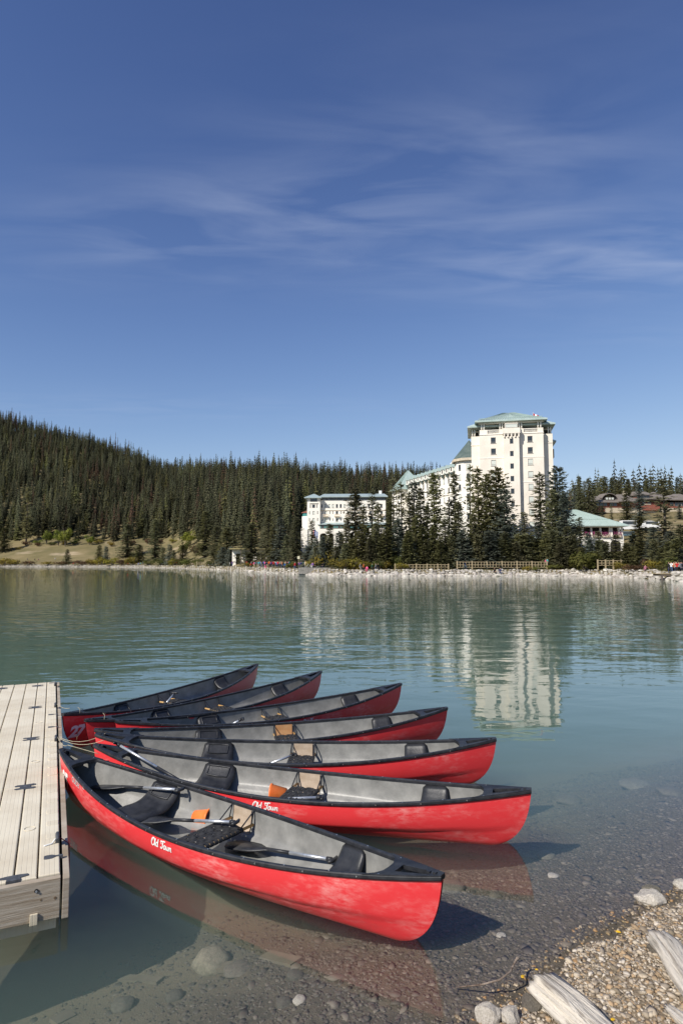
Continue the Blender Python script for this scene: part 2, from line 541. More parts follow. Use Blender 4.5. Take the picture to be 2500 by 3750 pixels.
def ground_z(x, y):
    px = 1250 + FPX * x / y
    s = y - shore_d(px) + 1.2 * mnoise.noise(Vector((x * .12, y * .12, 0)))
    fd, fz = ip(px, FK, FD), ip(px, FK, FZ)
    rd, rg = ip(px, RK, RD), ip(px, RK, RG)
    if s < 0:
        return max(-4.0, s * .5)
    z = 1.25 * sm(0, 4.5, s)
    if s > 6:
        D0 = shore_d(px) + 6
        t = max(0.0, min(1, (y - D0) / max(1, fd - D0)))
        z += (fz - 1.25) * (t ** 1.25)
        if y > fd:
            q = (y - fd) / (rd - fd)
            if q < 1:
                z += (rg - fz) * (q * .92 + .08 * math.sin(q * PI / 2))
            else:
                z += (rg - fz) - (q - 1) * 60
        z += min(1, (s - 6) / 20) * .8 * mnoise.noise(Vector((x * .04, y * .04, 3)))
    return z


def build_land():
    V = []; F = []
    us = [float(q) for q in np.linspace(-1.25, 1.25, 340)]
    ds = [-14, -8, -4, -2, -1, 0, .7, 1.5, 2.5, 3.5, 4.5, 6, 8, 11, 15, 20, 26, 33, 41, 50, 60, 72, 86, 100, 118, 138, 160, 190, 220, 260, 300, 340, 390, 440, 490, 540, 600, 680, 800, 950, 1400]
    for u in us:
        px = 1250 + FPX * u
        D0 = shore_d(px)
        for d in ds:
            y = D0 + d
            V.append((u * y, y, ground_z(u * y, y)))
    n = len(ds)
    for i in range(len(us) - 1):
        for j in range(n - 1):
            a = i * n + j
            F.append((a, a + n, a + n + 1, a + 1))
    me = bpy.data.meshes.new('meadow')
    me.from_pydata(V, [], F)
    me.polygons.foreach_set('use_smooth', [True] * len(F))
    m = mat('meadow_grass', (0.125, 0.11, 0.05), (0.215, 0.17, 0.088), scale=.06, rough=0.95, detail=8, spec=.1, bump=.12, bscale=1.5)
    nt = m.node_tree; bs = nt.nodes['Principled BSDF']
    old = bs.inputs['Base Color'].links[0].from_socket
    # bare sandy earth in patches
    tcn = N(nt, 'ShaderNodeTexCoord')
    nz = N(nt, 'ShaderNodeTexNoise', Scale=.028, Detail=6.0, Roughness=.6)
    mpn = N(nt, 'ShaderNodeMapping'); mpn.inputs['Scale'].default_value = (1, 1.6, 6); mpn.inputs['Location'].default_value = (3, 9, 1)
    lk(nt, tcn.outputs['Object'], mpn.inputs[0]); lk(nt, mpn.outputs[0], nz.inputs['Vector'])
    mr = N(nt, 'ShaderNodeMapRange'); mr.inputs['From Min'].default_value = .58; mr.inputs['From Max'].default_value = .76
    lk(nt, nz.outputs['Fac'], mr.inputs['Value'])
    mx = N(nt, 'ShaderNodeMix', data_type='RGBA')
    lk(nt, mr.outputs[0], mx.inputs[0]); lk(nt, old, mx.inputs[6]); mx.inputs[7].default_value = (.46, .36, .25, 1)
    lk(nt, mx.outputs[2], bs.inputs['Base Color'])
    me.materials.append(m)
    tag(link('meadow', me), kind='structure')


build_land()

# near shore line (points on the water's edge, left to right)
SH = [(-6.0, -6.5), (-2.5, -0.8), (-.5, 2.2), (.3, 3.2), (.73, 3.8), (1.13, 4.1), (1.46, 4.4), (1.69, 4.61), (2.27, 4.96), (2.71, 5.22), (3.4, 5.75), (5, 7.3), (9, 10), (30, 22), (60, 30)]


def shore_dist(x, y):
    """distance to the near water's edge, positive on the lake side"""
    best = 1e9; sg = 1
    for (a, b) in zip(SH[:-1], SH[1:]):
        ax, ay = a; dx = b[0] - ax; dy = b[1] - ay
        t = max(0, min(1, ((x - ax) * dx + (y - ay) * dy) / (dx * dx + dy * dy)))
        qx = ax + t * dx; qy = ay + t * dy
        d = math.hypot(x - qx, y - qy)
        if d < best:
            best = d
            sg = 1 if dx * (y - ay) - dy * (x - ax) > 0 else -1
    return best * sg


def bed_z(x, y):
    d = shore_dist(x, y)
    n = mnoise.noise(Vector((x * 1.3, y * 1.3, 5))) * .03 + mnoise.noise(Vector((x * 4, y * 4, 9))) * .012
    d += 0.12 * mnoise.noise(Vector((x * 1.7, y * 1.7, 1)))
    if d > 0:
        return max(-3.4, -(.17 * min(d, 2.2) + .035 * min(d, 2.2) ** 2 + .27 * max(0, d - 2.2))) + n * min(1, d * 2)
    return min(1.1, .12 * (-d)) + n * min(1, -d * 2)


def build_bed():
    def axis(lo, hi, c0, c1, fine, coarse):
        a = [lo]
        while a[-1] < hi:
            x = a[-1]
            if c0 <= x < c1:
                st = fine
            else:
                q = min(abs(x - c0), abs(x - c1))
                st = min(coarse, fine + q * .12)
            a.append(x + st)
        return a
    xs = axis(-70, 70, -5, 5, .07, 6)
    ys = axis(-25, 128, 2.5, 9, .07, 6)
    V = [(float(x), float(y), float(bed_z(x, y))) for x in xs for y in ys]
    n = len(ys)
    F = [(i * n + j, (i + 1) * n + j, (i + 1) * n + j + 1, i * n + j + 1) for i in range(len(xs) - 1) for j in range(n - 1)]
    me = bpy.data.meshes.new('lakebed')
    me.from_pydata(V, [], F)
    me.polygons.foreach_set('use_smooth', [True] * len(F))
    me.materials.append(mat('bed_gravel', (0.075, 0.064, 0.048), (0.135, 0.112, 0.082), scale=14, rough=0.9, detail=9, bump=.012, bscale=60, spec=.15))
    nt = M('bed_gravel').node_tree; bs = nt.nodes['Principled BSDF']
    old = bs.inputs['Base Color'].links[0].from_socket
    gp = N(nt, 'ShaderNodeNewGeometry'); sx = N(nt, 'ShaderNodeSeparateXYZ'); lk(nt, gp.outputs['Position'], sx.inputs[0])
    mr = N(nt, 'ShaderNodeMapRange'); mr.inputs['From Min'].default_value = .012; mr.inputs['From Max'].default_value = .05
    lk(nt, sx.outputs[2], mr.inputs['Value'])
    br = N(nt, 'ShaderNodeMix', data_type='RGBA', blend_type='MULTIPLY'); br.inputs[0].default_value = 1.0
    lk(nt, old, br.inputs[6]); br.inputs[7].default_value = (2.1, 1.95, 1.8, 1)
    mx = N(nt, 'ShaderNodeMix', data_type='RGBA')
    lk(nt, mr.outputs[0], mx.inputs[0]); lk(nt, old, mx.inputs[6]); lk(nt, br.outputs[2], mx.inputs[7])
    si = N(nt, 'ShaderNodeMapRange'); si.inputs['From Min'].default_value = -.30; si.inputs['From Max'].default_value = -.75
    lk(nt, sx.outputs[2], si.inputs['Value'])
    ms = N(nt, 'ShaderNodeMix', data_type='RGBA')
    lk(nt, si.outputs[0], ms.inputs[0]); lk(nt, mx.outputs[2], ms.inputs[6]); ms.inputs[7].default_value = (.20, .165, .115, 1)
    lk(nt, ms.outputs[2], bs.inputs['Base Color'])
    tag(link('lakebed', me), kind='structure')


build_bed()


# ------------------------------------------------------------------ water
def build_water():
    m = bpy.data.materials.new('lake_water')
    m.use_nodes = True
    nt = m.node_tree; nt.nodes.clear()
    out = N(nt, 'ShaderNodeOutputMaterial')
    geo = N(nt, 'ShaderNodeNewGeometry')
    sx = N(nt, 'ShaderNodeSeparateXYZ'); lk(nt, geo.outputs['Position'], sx.inputs[0])

    def wave(scale, stretch, rot, detail=2.0, dist=0.0):
        mp = N(nt, 'ShaderNodeMapping')
        mp.inputs['Scale'].default_value = stretch
        mp.inputs['Rotation'].default_value = (0, 0, R(rot))
        lk(nt, geo.outputs['Position'], mp.inputs[0])
        z = N(nt, 'ShaderNodeTexNoise', Scale=scale, Detail=detail, Roughness=.5, Distortion=dist)
        lk(nt, mp.outputs[0], z.inputs['Vector'])
        return z.outputs['Fac']
    # breeze: little near the beach, more behind the canoes
    yr = N(nt, 'ShaderNodeMapRange', interpolation_type='SMOOTHSTEP')
    yr.inputs['From Min'].default_value = 5.0; yr.inputs['From Max'].default_value = 26.0
    yr.inputs['To Min'].default_value = 0.0; yr.inputs['To Max'].default_value = 1.0
    lk(nt, sx.outputs[1], yr.inputs['Value'])
    xr = N(nt, 'ShaderNodeMapRange', interpolation_type='SMOOTHSTEP')      # the breeze comes over the left
    xr.inputs['From Min'].default_value = 5.0; xr.inputs['From Max'].default_value = -2.5
    xr.inputs['To Min'].default_value = 0.5; xr.inputs['To Max'].default_value = 1.0
    lk(nt, sx.outputs[0], xr.inputs['Value'])
    patch = wave(.10, (.6, 1, 1), 10)
    pr = N(nt, 'ShaderNodeMapRange'); pr.inputs['From Min'].default_value = .35; pr.inputs['From Max'].default_value = .65
    pr.inputs['To Min'].default_value = .6; pr.inputs['To Max'].default_value = 1.2
    lk(nt, patch, pr.inputs['Value'])
    breeze = math_n(nt, 'MULTIPLY', math_n(nt, 'MULTIPLY', yr.outputs[0], xr.outputs[0]), pr.outputs[0])
    b1 = N(nt, 'ShaderNodeBump', Strength=1.0)
    b1.inputs['Distance'].default_value = 0.027
    h1 = math_n(nt, 'MULTIPLY', wave(2.6, (.45, 1, 1), -12, 2.0, .4), math_n(nt, 'ADD', .05, breeze))
    h2 = math_n(nt, 'MULTIPLY', wave(.9, (.55, 1, 1), 14, 1.0), math_n(nt, 'ADD', .25, math_n(nt, 'MULTIPLY', yr.outputs[0], .9)))
    hh = math_n(nt, 'ADD', h1, h2)
    lk(nt, hh, b1.inputs['Height'])
    gl = N(nt, 'ShaderNodeBsdfGlossy', Roughness=0.015)
    gl.inputs['Color'].default_value = (1, 1, 1, 1)
    lk(nt, b1.outputs[0], gl.inputs['Normal'])
    tr = N(nt, 'ShaderNodeBsdfTransparent')
    # Schlick reflectance, the same from above and below the surface
    dt = N(nt, 'ShaderNodeVectorMath', operation='DOT_PRODUCT')
    lk(nt, b1.outputs[0], dt.inputs[0]); lk(nt, geo.outputs['Incoming'], dt.inputs[1])
    ca_ = math_n(nt, 'ABSOLUTE', dt.outputs['Value'])
    om = math_n(nt, 'SUBTRACT', 1.0, ca_, clamp=True)
    fre = math_n(nt, 'ADD', 0.02, math_n(nt, 'MULTIPLY', math_n(nt, 'POWER', om, 5.0), 0.98), clamp=True)
    mx = N(nt, 'ShaderNodeMixShader')
    lk(nt, fre, mx.inputs[0]); lk(nt, tr.outputs[0], mx.inputs[1]); lk(nt, gl.outputs[0], mx.inputs[2])
    lk(nt, mx.outputs[0], out.inputs['Surface'])
    # glacial silt
    va = N(nt, 'ShaderNodeVolumeAbsorption', Density=0.37)
    va.inputs['Color'].default_value = (0.36, 0.50, 0.42, 1)
    vs = N(nt, 'ShaderNodeVolumeScatter', Density=0.15, Anisotropy=0.0)
    vs.inputs['Color'].default_value = (0.57, 0.82, 0.68, 1)
    ad = N(nt, 'ShaderNodeAddShader')
    lk(nt, va.outputs[0], ad.inputs[0]); lk(nt, vs.outputs[0], ad.inputs[1])
    lk(nt, ad.outputs[0], out.inputs['Volume'])
    m.cycles.homogeneous_volume = True
    side = mat('water_side', (0.05, 0.09, 0.085), rough=.9)
    # surface with an inlet grid is not needed: one closed sheet-box
    b = MB().box(-900, 900, -24, 460, -3.9, 0.0)
    o = b.build('lake_water', [m])
    tag(o, kind='structure')


build_water()


# ------------------------------------------------------------------ canoes
CL = 4.85


def c_hb(t):
    return 0.435 * max(0, 1 - abs(t) ** 1.95) ** 0.98 + 0.012


def c_sheer(t):
    return 0.285 + 0.185 * abs(t) ** 2.0


def c_keel(t):
    return -0.07


def c_n(t):
    return 3.1 - 1.35 * abs(t) ** 1.6


def c_pt(t, w, side, inset=0.0, keel_up=0.0):
    """w: 0 at the gunwale, 1 at the keel"""
    s = c_sheer(t); k = c_keel(t) + keel_up
    z = s - (s - k) * w
    n = c_n(t)
    hb = max(0.004, c_hb(t) - inset)
    y = hb * max(0, 1 - w ** n) ** (1 / n)
    cre = sm(.61, .655, w) * (1 - sm(.80, .97, w))
    y -= cre * .022 * max(0, 1 - abs(t) ** 3.5)
    rec = (.36 * (1 - math.sqrt(max(0, 1 - w ** 3))) + .07 * w) * abs(t) ** 7
    x = t * CL / 2 - math.copysign(rec, t)
    return Vector((x, side * max(0, y), z))


def c_surf(x, z, side, off=.004):
    t = x / (CL / 2)
    for _ in range(6):
        s = c_sheer(t); w = min(1, max(0, (s - z) / (s - c_keel(t))))
        rec = (.36 * (1 - math.sqrt(max(0, 1 - w ** 3))) + .07 * w) * abs(t) ** 7
        t = max(-.999, min(.999, (x + math.copysign(rec, t)) / (CL / 2)))
    w = (c_sheer(t) - z) / (c_sheer(t) - c_keel(t))
    p = c_pt(t, min(1, max(0, w)), side)
    return Vector((x, p.y + side * off, z))


def hull_mesh(inner):
    ts = [math.sin(q) for q in np.linspace(-PI / 2, PI / 2, 57)]
    if inner:
        ts = [t * .985 for t in ts]
    nw = 22
    V = []; F = []
    cols = 2 * nw + 1
    for t in ts:
        n = c_n(t)
        row = []
        for i in range(nw + 1):
            w = math.sin(i / nw * PI / 2) ** (2 / max(n, 2.0))
            row.append(c_pt(t, w, -1, .012 if inner else 0, .014 if inner else 0))
        V += row
        V += [Vector((p.x, -p.y, p.z)) for p in row[-2::-1]]
    for i in range(len(ts) - 1):
        for j in range(cols - 1):
            a = i * cols + j
            f = (a, a + cols, a + cols + 1, a + 1)
            F.append(f if not inner else f[::-1])
    mb = MB().add(V, F)
    me = mb.mesh('hull', 'grey_lining' if inner else 'red_hull', True)
    return me


def gunwale_mesh(side):
    ts = [math.sin(q) for q in np.linspace(-PI / 2, PI / 2, 65)]
    prof = [(-.020, -.016), (.014, -.020), (.019, -.012), (.019, .006), (.012, .013), (-.012, .013), (-.020, .006)]
    V = []; n = len(prof)
    for t in ts:
        hb = c_hb(t); z = c_sheer(t)
        e = sm(.985, 1.0, abs(t))
        for (dy, dz) in prof:
            V.append(Vector((t * CL / 2 * (1 + .002 * 0), side * max(0.0005, hb + dy if e < .5 else max(0.0005, hb + dy)), z + dz)))
    F = []
    for i in range(len(ts) - 1):
        for k in range(n):
            a = i * n + k; b = i * n + (k + 1) % n
            F.append((a, b, b + n, a + n))
    F.append(list(range(n))[::-1]); F.append([(len(ts) - 1) * n + k for k in range(n)])
    me = MB().add(V, F).mesh('gunwale', 'black_vinyl', False)
    fixn(me)
    for p in me.polygons: p.use_smooth = False
    return me


def deck_mesh(sg):
    rows = [.82, .84, .855, .88, .905, .93, .955, .975, .99, 1.0]
    cols_ = [-1, -.75, -.4, 0, .4, .75, 1]
    V = []; F = []
    for r, t in enumerate(rows):
        for c in cols_:
            tt = t
            if r == 0:
                tt = .82 - .04 * c * c * c * c + 0
            V.append(Vector((sg * tt * CL / 2, c * (c_hb(tt) + .016), c_sheer(tt) + .018 - .012 * (1 - c * c) * (1 - (r / 9)))))
    nc = len(cols_)
    for r in range(len(rows) - 1):
        for c in range(nc - 1):
            if 2 <= r <= 5 and c in (2, 3):
                continue
            a = r * nc + c
            F.append((a, a + nc, a + nc + 1, a + 1))
    V2, F2 = thick(V, F, Vector((0, 0, -.03)))
    b = MB().add(V2, F2)
    for cc in (-.55, .55):               # round bolt wells
        pass
    # black tray added under the hand hole to darken it, and a cross bar
    x0 = sg * .84 * CL / 2; x1 = sg * .95 * CL / 2
    b.box(min(x0, x1), max(x0, x1), -.05, .05, c_sheer(.88) - .07, c_sheer(.88) - .06)
    for k in range(2):
        tt = .955 + .02 * k
        b.box(sg * tt * CL / 2 - .012, sg * tt * CL / 2 + .012, -.012, .012, c_sheer(tt) + .006, c_sheer(tt) + .026)
    # lip wrapped over the gunwale
    me = b.mesh('deck_plate', 'black_vinyl')
    fixn(me)
    return me


def seat_mesh(xc, hw, drop, lip):
    """moulded plastic seat slung between the gunwales"""
    rows = np.linspace(-1, 1, 9); cs = np.linspace(-1, 1, 25)
    V = []
    for r in rows:
        x = xc + r * hw
        t = x / (CL / 2)
        hb = c_hb(t) - .016; sh = c_sheer(t) - .018
        for c in cs:
            q = abs(c)
            z = sh - drop * (1 - q ** 3.2)
            z += .018 * r * r * (1 - q) - .012 * (1 - r * r) * (q < .75)
            z -= lip * max(0, abs(r) - .86) / .14 * .03
            # narrower towards the sides
            V.append(Vector((xc + r * hw * (1 - .10 * q * q), c * hb, z)))
    n = len(cs)
    F = [(i * n + j, (i + 1) * n + j, (i + 1) * n + j + 1, i * n + j + 1) for i in range(len(rows) - 1) for j in range(n - 1)]
    V2, F2 = thick(V, F, Vector((0, 0, -.022)))
    b = MB().add(V2, F2)
    # hanging skirt on both long edges
    me = b.mesh('seat', 'black_plastic', True)
    fixn(me)
    return me


def make_canoe():
    root = empty('canoe', (0, 0, 0))
    link('hull', hull_mesh(False), root)
    link('hull_lining', hull_mesh(True), root)
    for s in (-1, 1):
        link('gunwale', gunwale_mesh(s), root)
    dm = [deck_mesh(-1), deck_mesh(1)]
    for d in dm:
        link('deck_plate', d, root)
    # stern bucket seat with raised hip wells, bow seat
    s1 = link('seat', seat_mesh(-.98, .20, .165, 1), root)
    def seat_p(x, q, sy, up=.004):
        t = x / (CL / 2)
        return (x, sy * q * (c_hb(t) - .016), c_sheer(t) - .018 - .165 * (1 - q ** 3.2) + up)
    for sy in (-1, 1):
        ring_ = [seat_p(x, q, sy) for x, q in ((-1.10, .72), (-.98, .70), (-.86, .72), (-.86, .83), (-.86, .94), (-.98, .945), (-1.10, .94), (-1.10, .83), (-1.10, .72))]
        MB().tube(ring_, .009, 6, caps=False).build('hip_well', 'black_plastic', s1, smooth=True)
    s2 = link('seat', seat_mesh(1.49, .15, .15, 1), root)
    for k, (x, w) in enumerate(((-1.17, .05), (1.34, .04))):
        par = s1 if k == 0 else s2
        t = x / (CL / 2)
        b = MB(); hb = c_hb(t) * .72
        zz = c_sheer(t) - .018 - (.165 if k == 0 else .15)
        b.box(x - .012, x + .012, -hb * .8, hb * .8, zz - .10, zz - .024)
        b.build('seat_skirt', 'black_plastic', par)
    # webbed centre seat
    xc, hw = .08, .145
    t = xc / (CL / 2); sh = c_sheer(t); hb = c_hb(t) - .02
    zr = sh - .135
    fr = empty('webbed_seat', (0, 0, 0)); fr.parent = root
    bpy.data.objects.remove(fr)
    fm = MB()
    for sx in (-1, 1):
        fm.tube([(xc + sx * hw, -hb * .96, zr), (xc + sx * hw, hb * .96, zr)], .014, 8)
    for sy in (-1, 1):
        fm.tube([(xc - hw, sy * hb * .66, zr), (xc + hw, sy * hb * .66, zr)], .012, 8)
    frame = fm.build('seat_frame', 'ash_wood', root, smooth=True)
    nl, ncr = 11, 5
    pitch = hb * 1.30 / nl
    me = None
    for i in range(nl):               # straps running fore and aft, wrapped round the rails
        y = -hb * .65 + (i + .5) * pitch
        pts = []
        for k in range(2 * ncr + 1):
            x = xc - hw + k * hw / ncr
            up = .0045 * (1 if ((k // 1) % 2 == 0) == (i % 2 == 0) else -1) if 0 < k < 2 * ncr else 0
            pts.append((x, zr + .017 + up))
        pts = [(xc - hw - .010, zr - .017), (xc - hw - .017, zr - .004)] + pts + [(xc + hw + .017, zr - .004), (xc + hw + .010, zr - .017)]
        V = [];
        for (x, z) in pts:
            V += [Vector((x, y - pitch * .44, z)), Vector((x, y + pitch * .44, z))]
        F = [(2 * k, 2 * k + 2, 2 * k + 3, 2 * k + 1) for k in range(len(pts) - 1)]
        V, F = thick(V, F, Vector((0, 0, -.003)))
        sm_b = MB().add(V, F)
        for sx in (-1, 1):
            sm_b.tube([(xc + sx * hw, y - pitch * .43, zr), (xc + sx * hw, y + pitch * .43, zr)], .0168, 8)
        sm_b.build('strap', 'webbing', frame)
    pc = 2 * hw * .92 / ncr
    for j in range(ncr):
        x = xc - hw * .92 + (j + .5) * pc
        pts = []
        for i in range(nl + 1):
            y = -hb * .65 + i * pitch
            up = .0045 * (-1 if (i + j) % 2 else 1)
            pts.append((y, zr + .0165 + up))
        V = []
        for (y, z) in pts:
            V += [Vector((x - pc * .40, y, z)), Vector((x + pc * .40, y, z))]
        F = [(2 * k, 2 * k + 1, 2 * k + 3, 2 * k + 2) for k in range(len(pts) - 1)]
        V, F = thick(V, F, Vector((0, 0, -.003)))
        MB().add(V, F).build('strap', 'webbing', frame)
    for sx in (-1, 1):
        for sy in (-1, 1):
            x = xc + sx * hw
            b = MB()
            b.bar((x, sy * hb * .99, sh - .01), (x, sy * hb * .90, zr + .01), .010, .006)
            b.bar((x, sy * hb * .985, sh - .012), (x, sy * hb * .60, zr + .02), .012, .006)
            b.build('seat_hanger', 'black_vinyl', root)
    # wear board on the lining beside the seat
    for sy in (-1, 1):
        V = []
        for x in (xc - hw * .82, xc, xc + hw * .82):
            for zf in (0.05, .25, .45, .62):
                tt = x / (CL / 2)
                p = c_pt(tt, zf, sy, .024)
                V.append(Vector((x, p.y, p.z)))
        F = [(i * 4 + j, (i + 1) * 4 + j, (i + 1) * 4 + j + 1, i * 4 + j + 1) for i in range(2) for j in range(3)]
        V, F = thick(V, F, Vector((0, sy * -.006, 0)))
        b = MB().add(V, F).build('side_board', 'tan_board', root)
    # rivets
    rm = MB()
    for (r_, z_) in ((.006, 0), (.005, .002)):
        rm.tube([(0, 0, 0), (0, 0, .003)], .006, 8)
        break
    rme = rm.mesh('rivet', 'rivet_metal')
    for sy in (-1, 1):
        for k in range(12):
            t = -.9 + 1.8 * (k + .5) / 12
            o = link('rivet', rme, root)
            o.location = (t * CL / 2, sy * (c_hb(t) - .001), c_sheer(t) + .0135)
        for k in range(10):
            t = -.85 + 1.7 * (k + .5) / 10
            o = link('rivet', rme, root)
            o.location = (t * CL / 2, sy * (c_hb(t) + .0195), c_sheer(t) - .003)
            o.rotation_euler = (-sy * PI / 2, 0, 0)
    return root


def text_mesh(body, size, offset=0.0, shear=0.0, space=1.0):
    cu = bpy.data.curves.new('lettering', 'FONT')
    cu.body = body; cu.size = size; cu.offset = offset; cu.shear = shear; cu.space_character = space
    cu.resolution_u = 4
    o = bpy.data.objects.new('lettering', cu)
    col.objects.link(o)
    dg = bpy.context.evaluated_depsgraph_get()
    me = bpy.data.meshes.new_from_object(o.evaluated_get(dg))
    bpy.data.objects.remove(o)
    bpy.data.curves.remove(cu)
    return me


def put_text(me, canoe, x0, z0, material, name='lettering', slope=0.0, off=.0035, tri=True):
    """wraps flat lettering on the near side of a hull"""
    bm = bmesh.new(); bm.from_mesh(me)
    bmesh.ops.triangulate(bm, faces=bm.faces[:])
    for _ in range(2):
        long = [e for e in bm.edges if e.calc_length() > .035]
        if long:
            bmesh.ops.subdivide_edges(bm, edges=long, cuts=1)
            bmesh.ops.triangulate(bm, faces=bm.faces[:])
    for v in bm.verts:
        x = x0 + v.co.x; z = z0 + v.co.y + slope * v.co.x
        v.co = c_surf(x, z, -1, off)
    bm.to_mesh(me); bm.free()
    me.materials.clear()
    me.materials.append(M(material))
    return link(name, me, canoe)


def stroke_logo(h):
    """flowing script lettering 'Old Town' from pen strokes, h = x-height-ish"""
    S = []
    def arc(cx, cy, rx, ry, a0, a1, n=14):
        return [(cx + rx * math.cos(R(a0 + (a1 - a0) * k / n)), cy + ry * math.sin(R(a0 + (a1 - a0) * k / n))) for k in range(n + 1)]
    # O with an inner flourish
    S.append((arc(.55, .75, .52, .78, 100, 460, 22), .13))
    S.append((arc(.72, 1.0, .33, .48, 200, 20, 12), .07))
    # l
    S.append(([(1.22, 1.5), (1.22, .2), (1.32, .02), (1.46, .08)], .13))
    # d
    S.append((arc(1.82, .42, .28, .42, 20, 380, 14), .12))
    S.append(([(2.12, 1.55), (2.10, .2), (2.2, .02), (2.34, .08)], .13))
    # T
    S.append(([(2.95, 1.25), (3.0, 1.5), (3.4, 1.46), (3.9, 1.58), (4.35, 1.52)], .12))
    S.append(([(3.72, 1.5), (3.66, .35), (3.5, .02), (3.2, .06), (3.1, .3)], .14))
    S.append((arc(3.28, 1.12, .22, .2, 60, 330, 8), .06))
    # o
    S.append((arc(4.30, .42, .27, .40, 20, 380, 14), .12))
    # w
    S.append(([(4.72, .84), (4.78, .15), (4.98, .02), (5.14, .25), (5.16, .80), (5.22, .15), (5.4, .02), (5.58, .28), (5.58, .84)], .11))
    # n
    S.append(([(5.86, .84), (5.86, 0.0)], .12))
    S.append(([(5.86, .5), (6.04, .80), (6.26, .74), (6.30, .2), (6.4, .02), (6.52, .08)], .11))
    V = []; F = []
    for pts, w in S:
        o = len(V)
        for i, p in enumerate(pts):
            a = pts[max(0, i - 1)]; b = pts[min(len(pts) - 1, i + 1)]
            dx, dy = b[0] - a[0], b[1] - a[1]
            L = math.hypot(dx, dy) or 1
            nx, ny = -dy / L * w, dx / L * w
            V.append(((p[0] + nx), (p[1] + ny))); V.append(((p[0] - nx), (p[1] - ny)))
        for i in range(len(pts) - 1):
            a = o + 2 * i
            F.append((a, a + 1, a + 3, a + 2))
    V = [((x + .22 * y) * h, y * h, 0) for x, y in V]
    me = bpy.data.meshes.new('logo_lettering')
    me.from_pydata(V, [], F)
    return me


CAN = {1: ((225, 2747), (1617, 3211)), 2: ((348, 2729), (1953, 2903)), 3: ((330, 2714), (1816, 2717)), 4: ((344, 2681), (1628, 2594)),
       5: ((420, 2651), (1460, 2506)), 6: ((325, 2642), (1166, 2465)), 7: ((220, 2620), (946, 2433))}
CLAB = {1: 'scuffed red canoe nearest the beach, numbered 25, with three paddles and an orange bucket',
        2: 'red canoe second from the beach, script logo on its side and an orange bucket inside',
        3: 'red canoe third from the beach, one paddle leaning on its webbed seat',
        4: 'red canoe in the middle of the fan, with an orange tan board by its seat',
        5: 'red canoe fifth from the beach, its bow partly in shade',
        6: 'red canoe second from the far end of the fan, bow side dark in shade',
        7: 'farthest red canoe of the fan, numbered 27 beside the dock'}
proto = make_canoe()
CANOE = {}
bpy.context.view_layer.update()
for k in range(1, 8):
    a, b = CAN[k]
    A = at_z(*a, .47); B = at_z(*b, .47)
    A.y += {2: -.06, 3: .17, 4: .11, 5: .15, 6: .04}.get(k, 0)
    c = proto if k == 1 else copy_tree(proto)
    mid = (A + B) / 2
    c.location = (mid.x, mid.y, {1: 0, 2: .015, 3: .03, 4: .0, 5: .0, 6: .015, 7: 0}[k])
    c.rotation_euler = ({1: 0, 2: R(-.5), 3: R(.5), 4: R(.8), 5: R(.5), 6: R(.5), 7: 0}[k], 0, math.atan2(B.y - A.y, B.x - A.x))
    tag(c, CLAB[k], 'canoe', 'red canoes tied up in a fan beside the dock')
    CANOE[k] = c
bpy.context.view_layer.update()
for k, c in CANOE.items():
    if k >= 5:
        for ch in list(c.children):
            if ch.name.startswith('side_board'):
                bpy.data.objects.remove(ch)
    if k != 4:
        continue
    for ch in c.children:
        if ch.name.startswith('side_board'):
            ch.data = ch.data.copy(); ch.data.materials.clear(); ch.data.materials.append(M('orange_board'))


def loc_x(k, px, py, z):
    return (CANOE[k].matrix_world.inverted() @ at_z(px, py, z))


# hull numbers and names on the near side
put_text(text_mesh('27', .215, .010, .22, .84), CANOE[7], -2.33, .13, 'white_decal', 'number', .02)
put_text(text_mesh('GUIDE', .085, .001, .3), CANOE[7], -1.90, .29, 'dark_decal', 'lettering', -.03)
put_text(text_mesh('16', .05, .001, .3), CANOE[7], -1.55, .30, 'dark_decal', 'lettering', -.03)
put_text(text_mesh('8', .26, .010, .2), CANOE[6], -2.12, .14, 'white_decal', 'number', .02)
put_text(text_mesh('22', .26, .010, .2, .92), CANOE[4], -2.15, .14, 'white_decal', 'number', .02)
put_text(text_mesh('29', .26, .010, .2, .92), CANOE[2], -2.14, .14, 'white_decal', 'number', .02)
put_text(text_mesh('GUIDE', .085, .001, .3), CANOE[2], -1.72, .28, 'silver_decal', 'lettering', -.03)
put_text(text_mesh('16', .05, .001, .3), CANOE[2], -1.37, .29, 'silver_decal', 'lettering', -.03)
put_text(text_mesh('25', .26, .010, .2, .92), CANOE[1], -2.30, .12, 'white_decal', 'number', .02)
put_text(text_mesh('GUIDE', .085, .001, .3), CANOE[1], -1.86, .29, 'silver_decal', 'lettering', -.03)
put_text(text_mesh('16', .05, .001, .3), CANOE[1], -1.51, .31, 'silver_decal', 'lettering', -.03)
for k, (px, py) in {1: (538, 3100), 2: (938, 2955), 5: (1060, 2632)}.items():
    p = loc_x(k, px, py, .17)
    put_text(stroke_logo(.042), CANOE[k], p.x, .175, 'white_decal', 'logo_lettering')


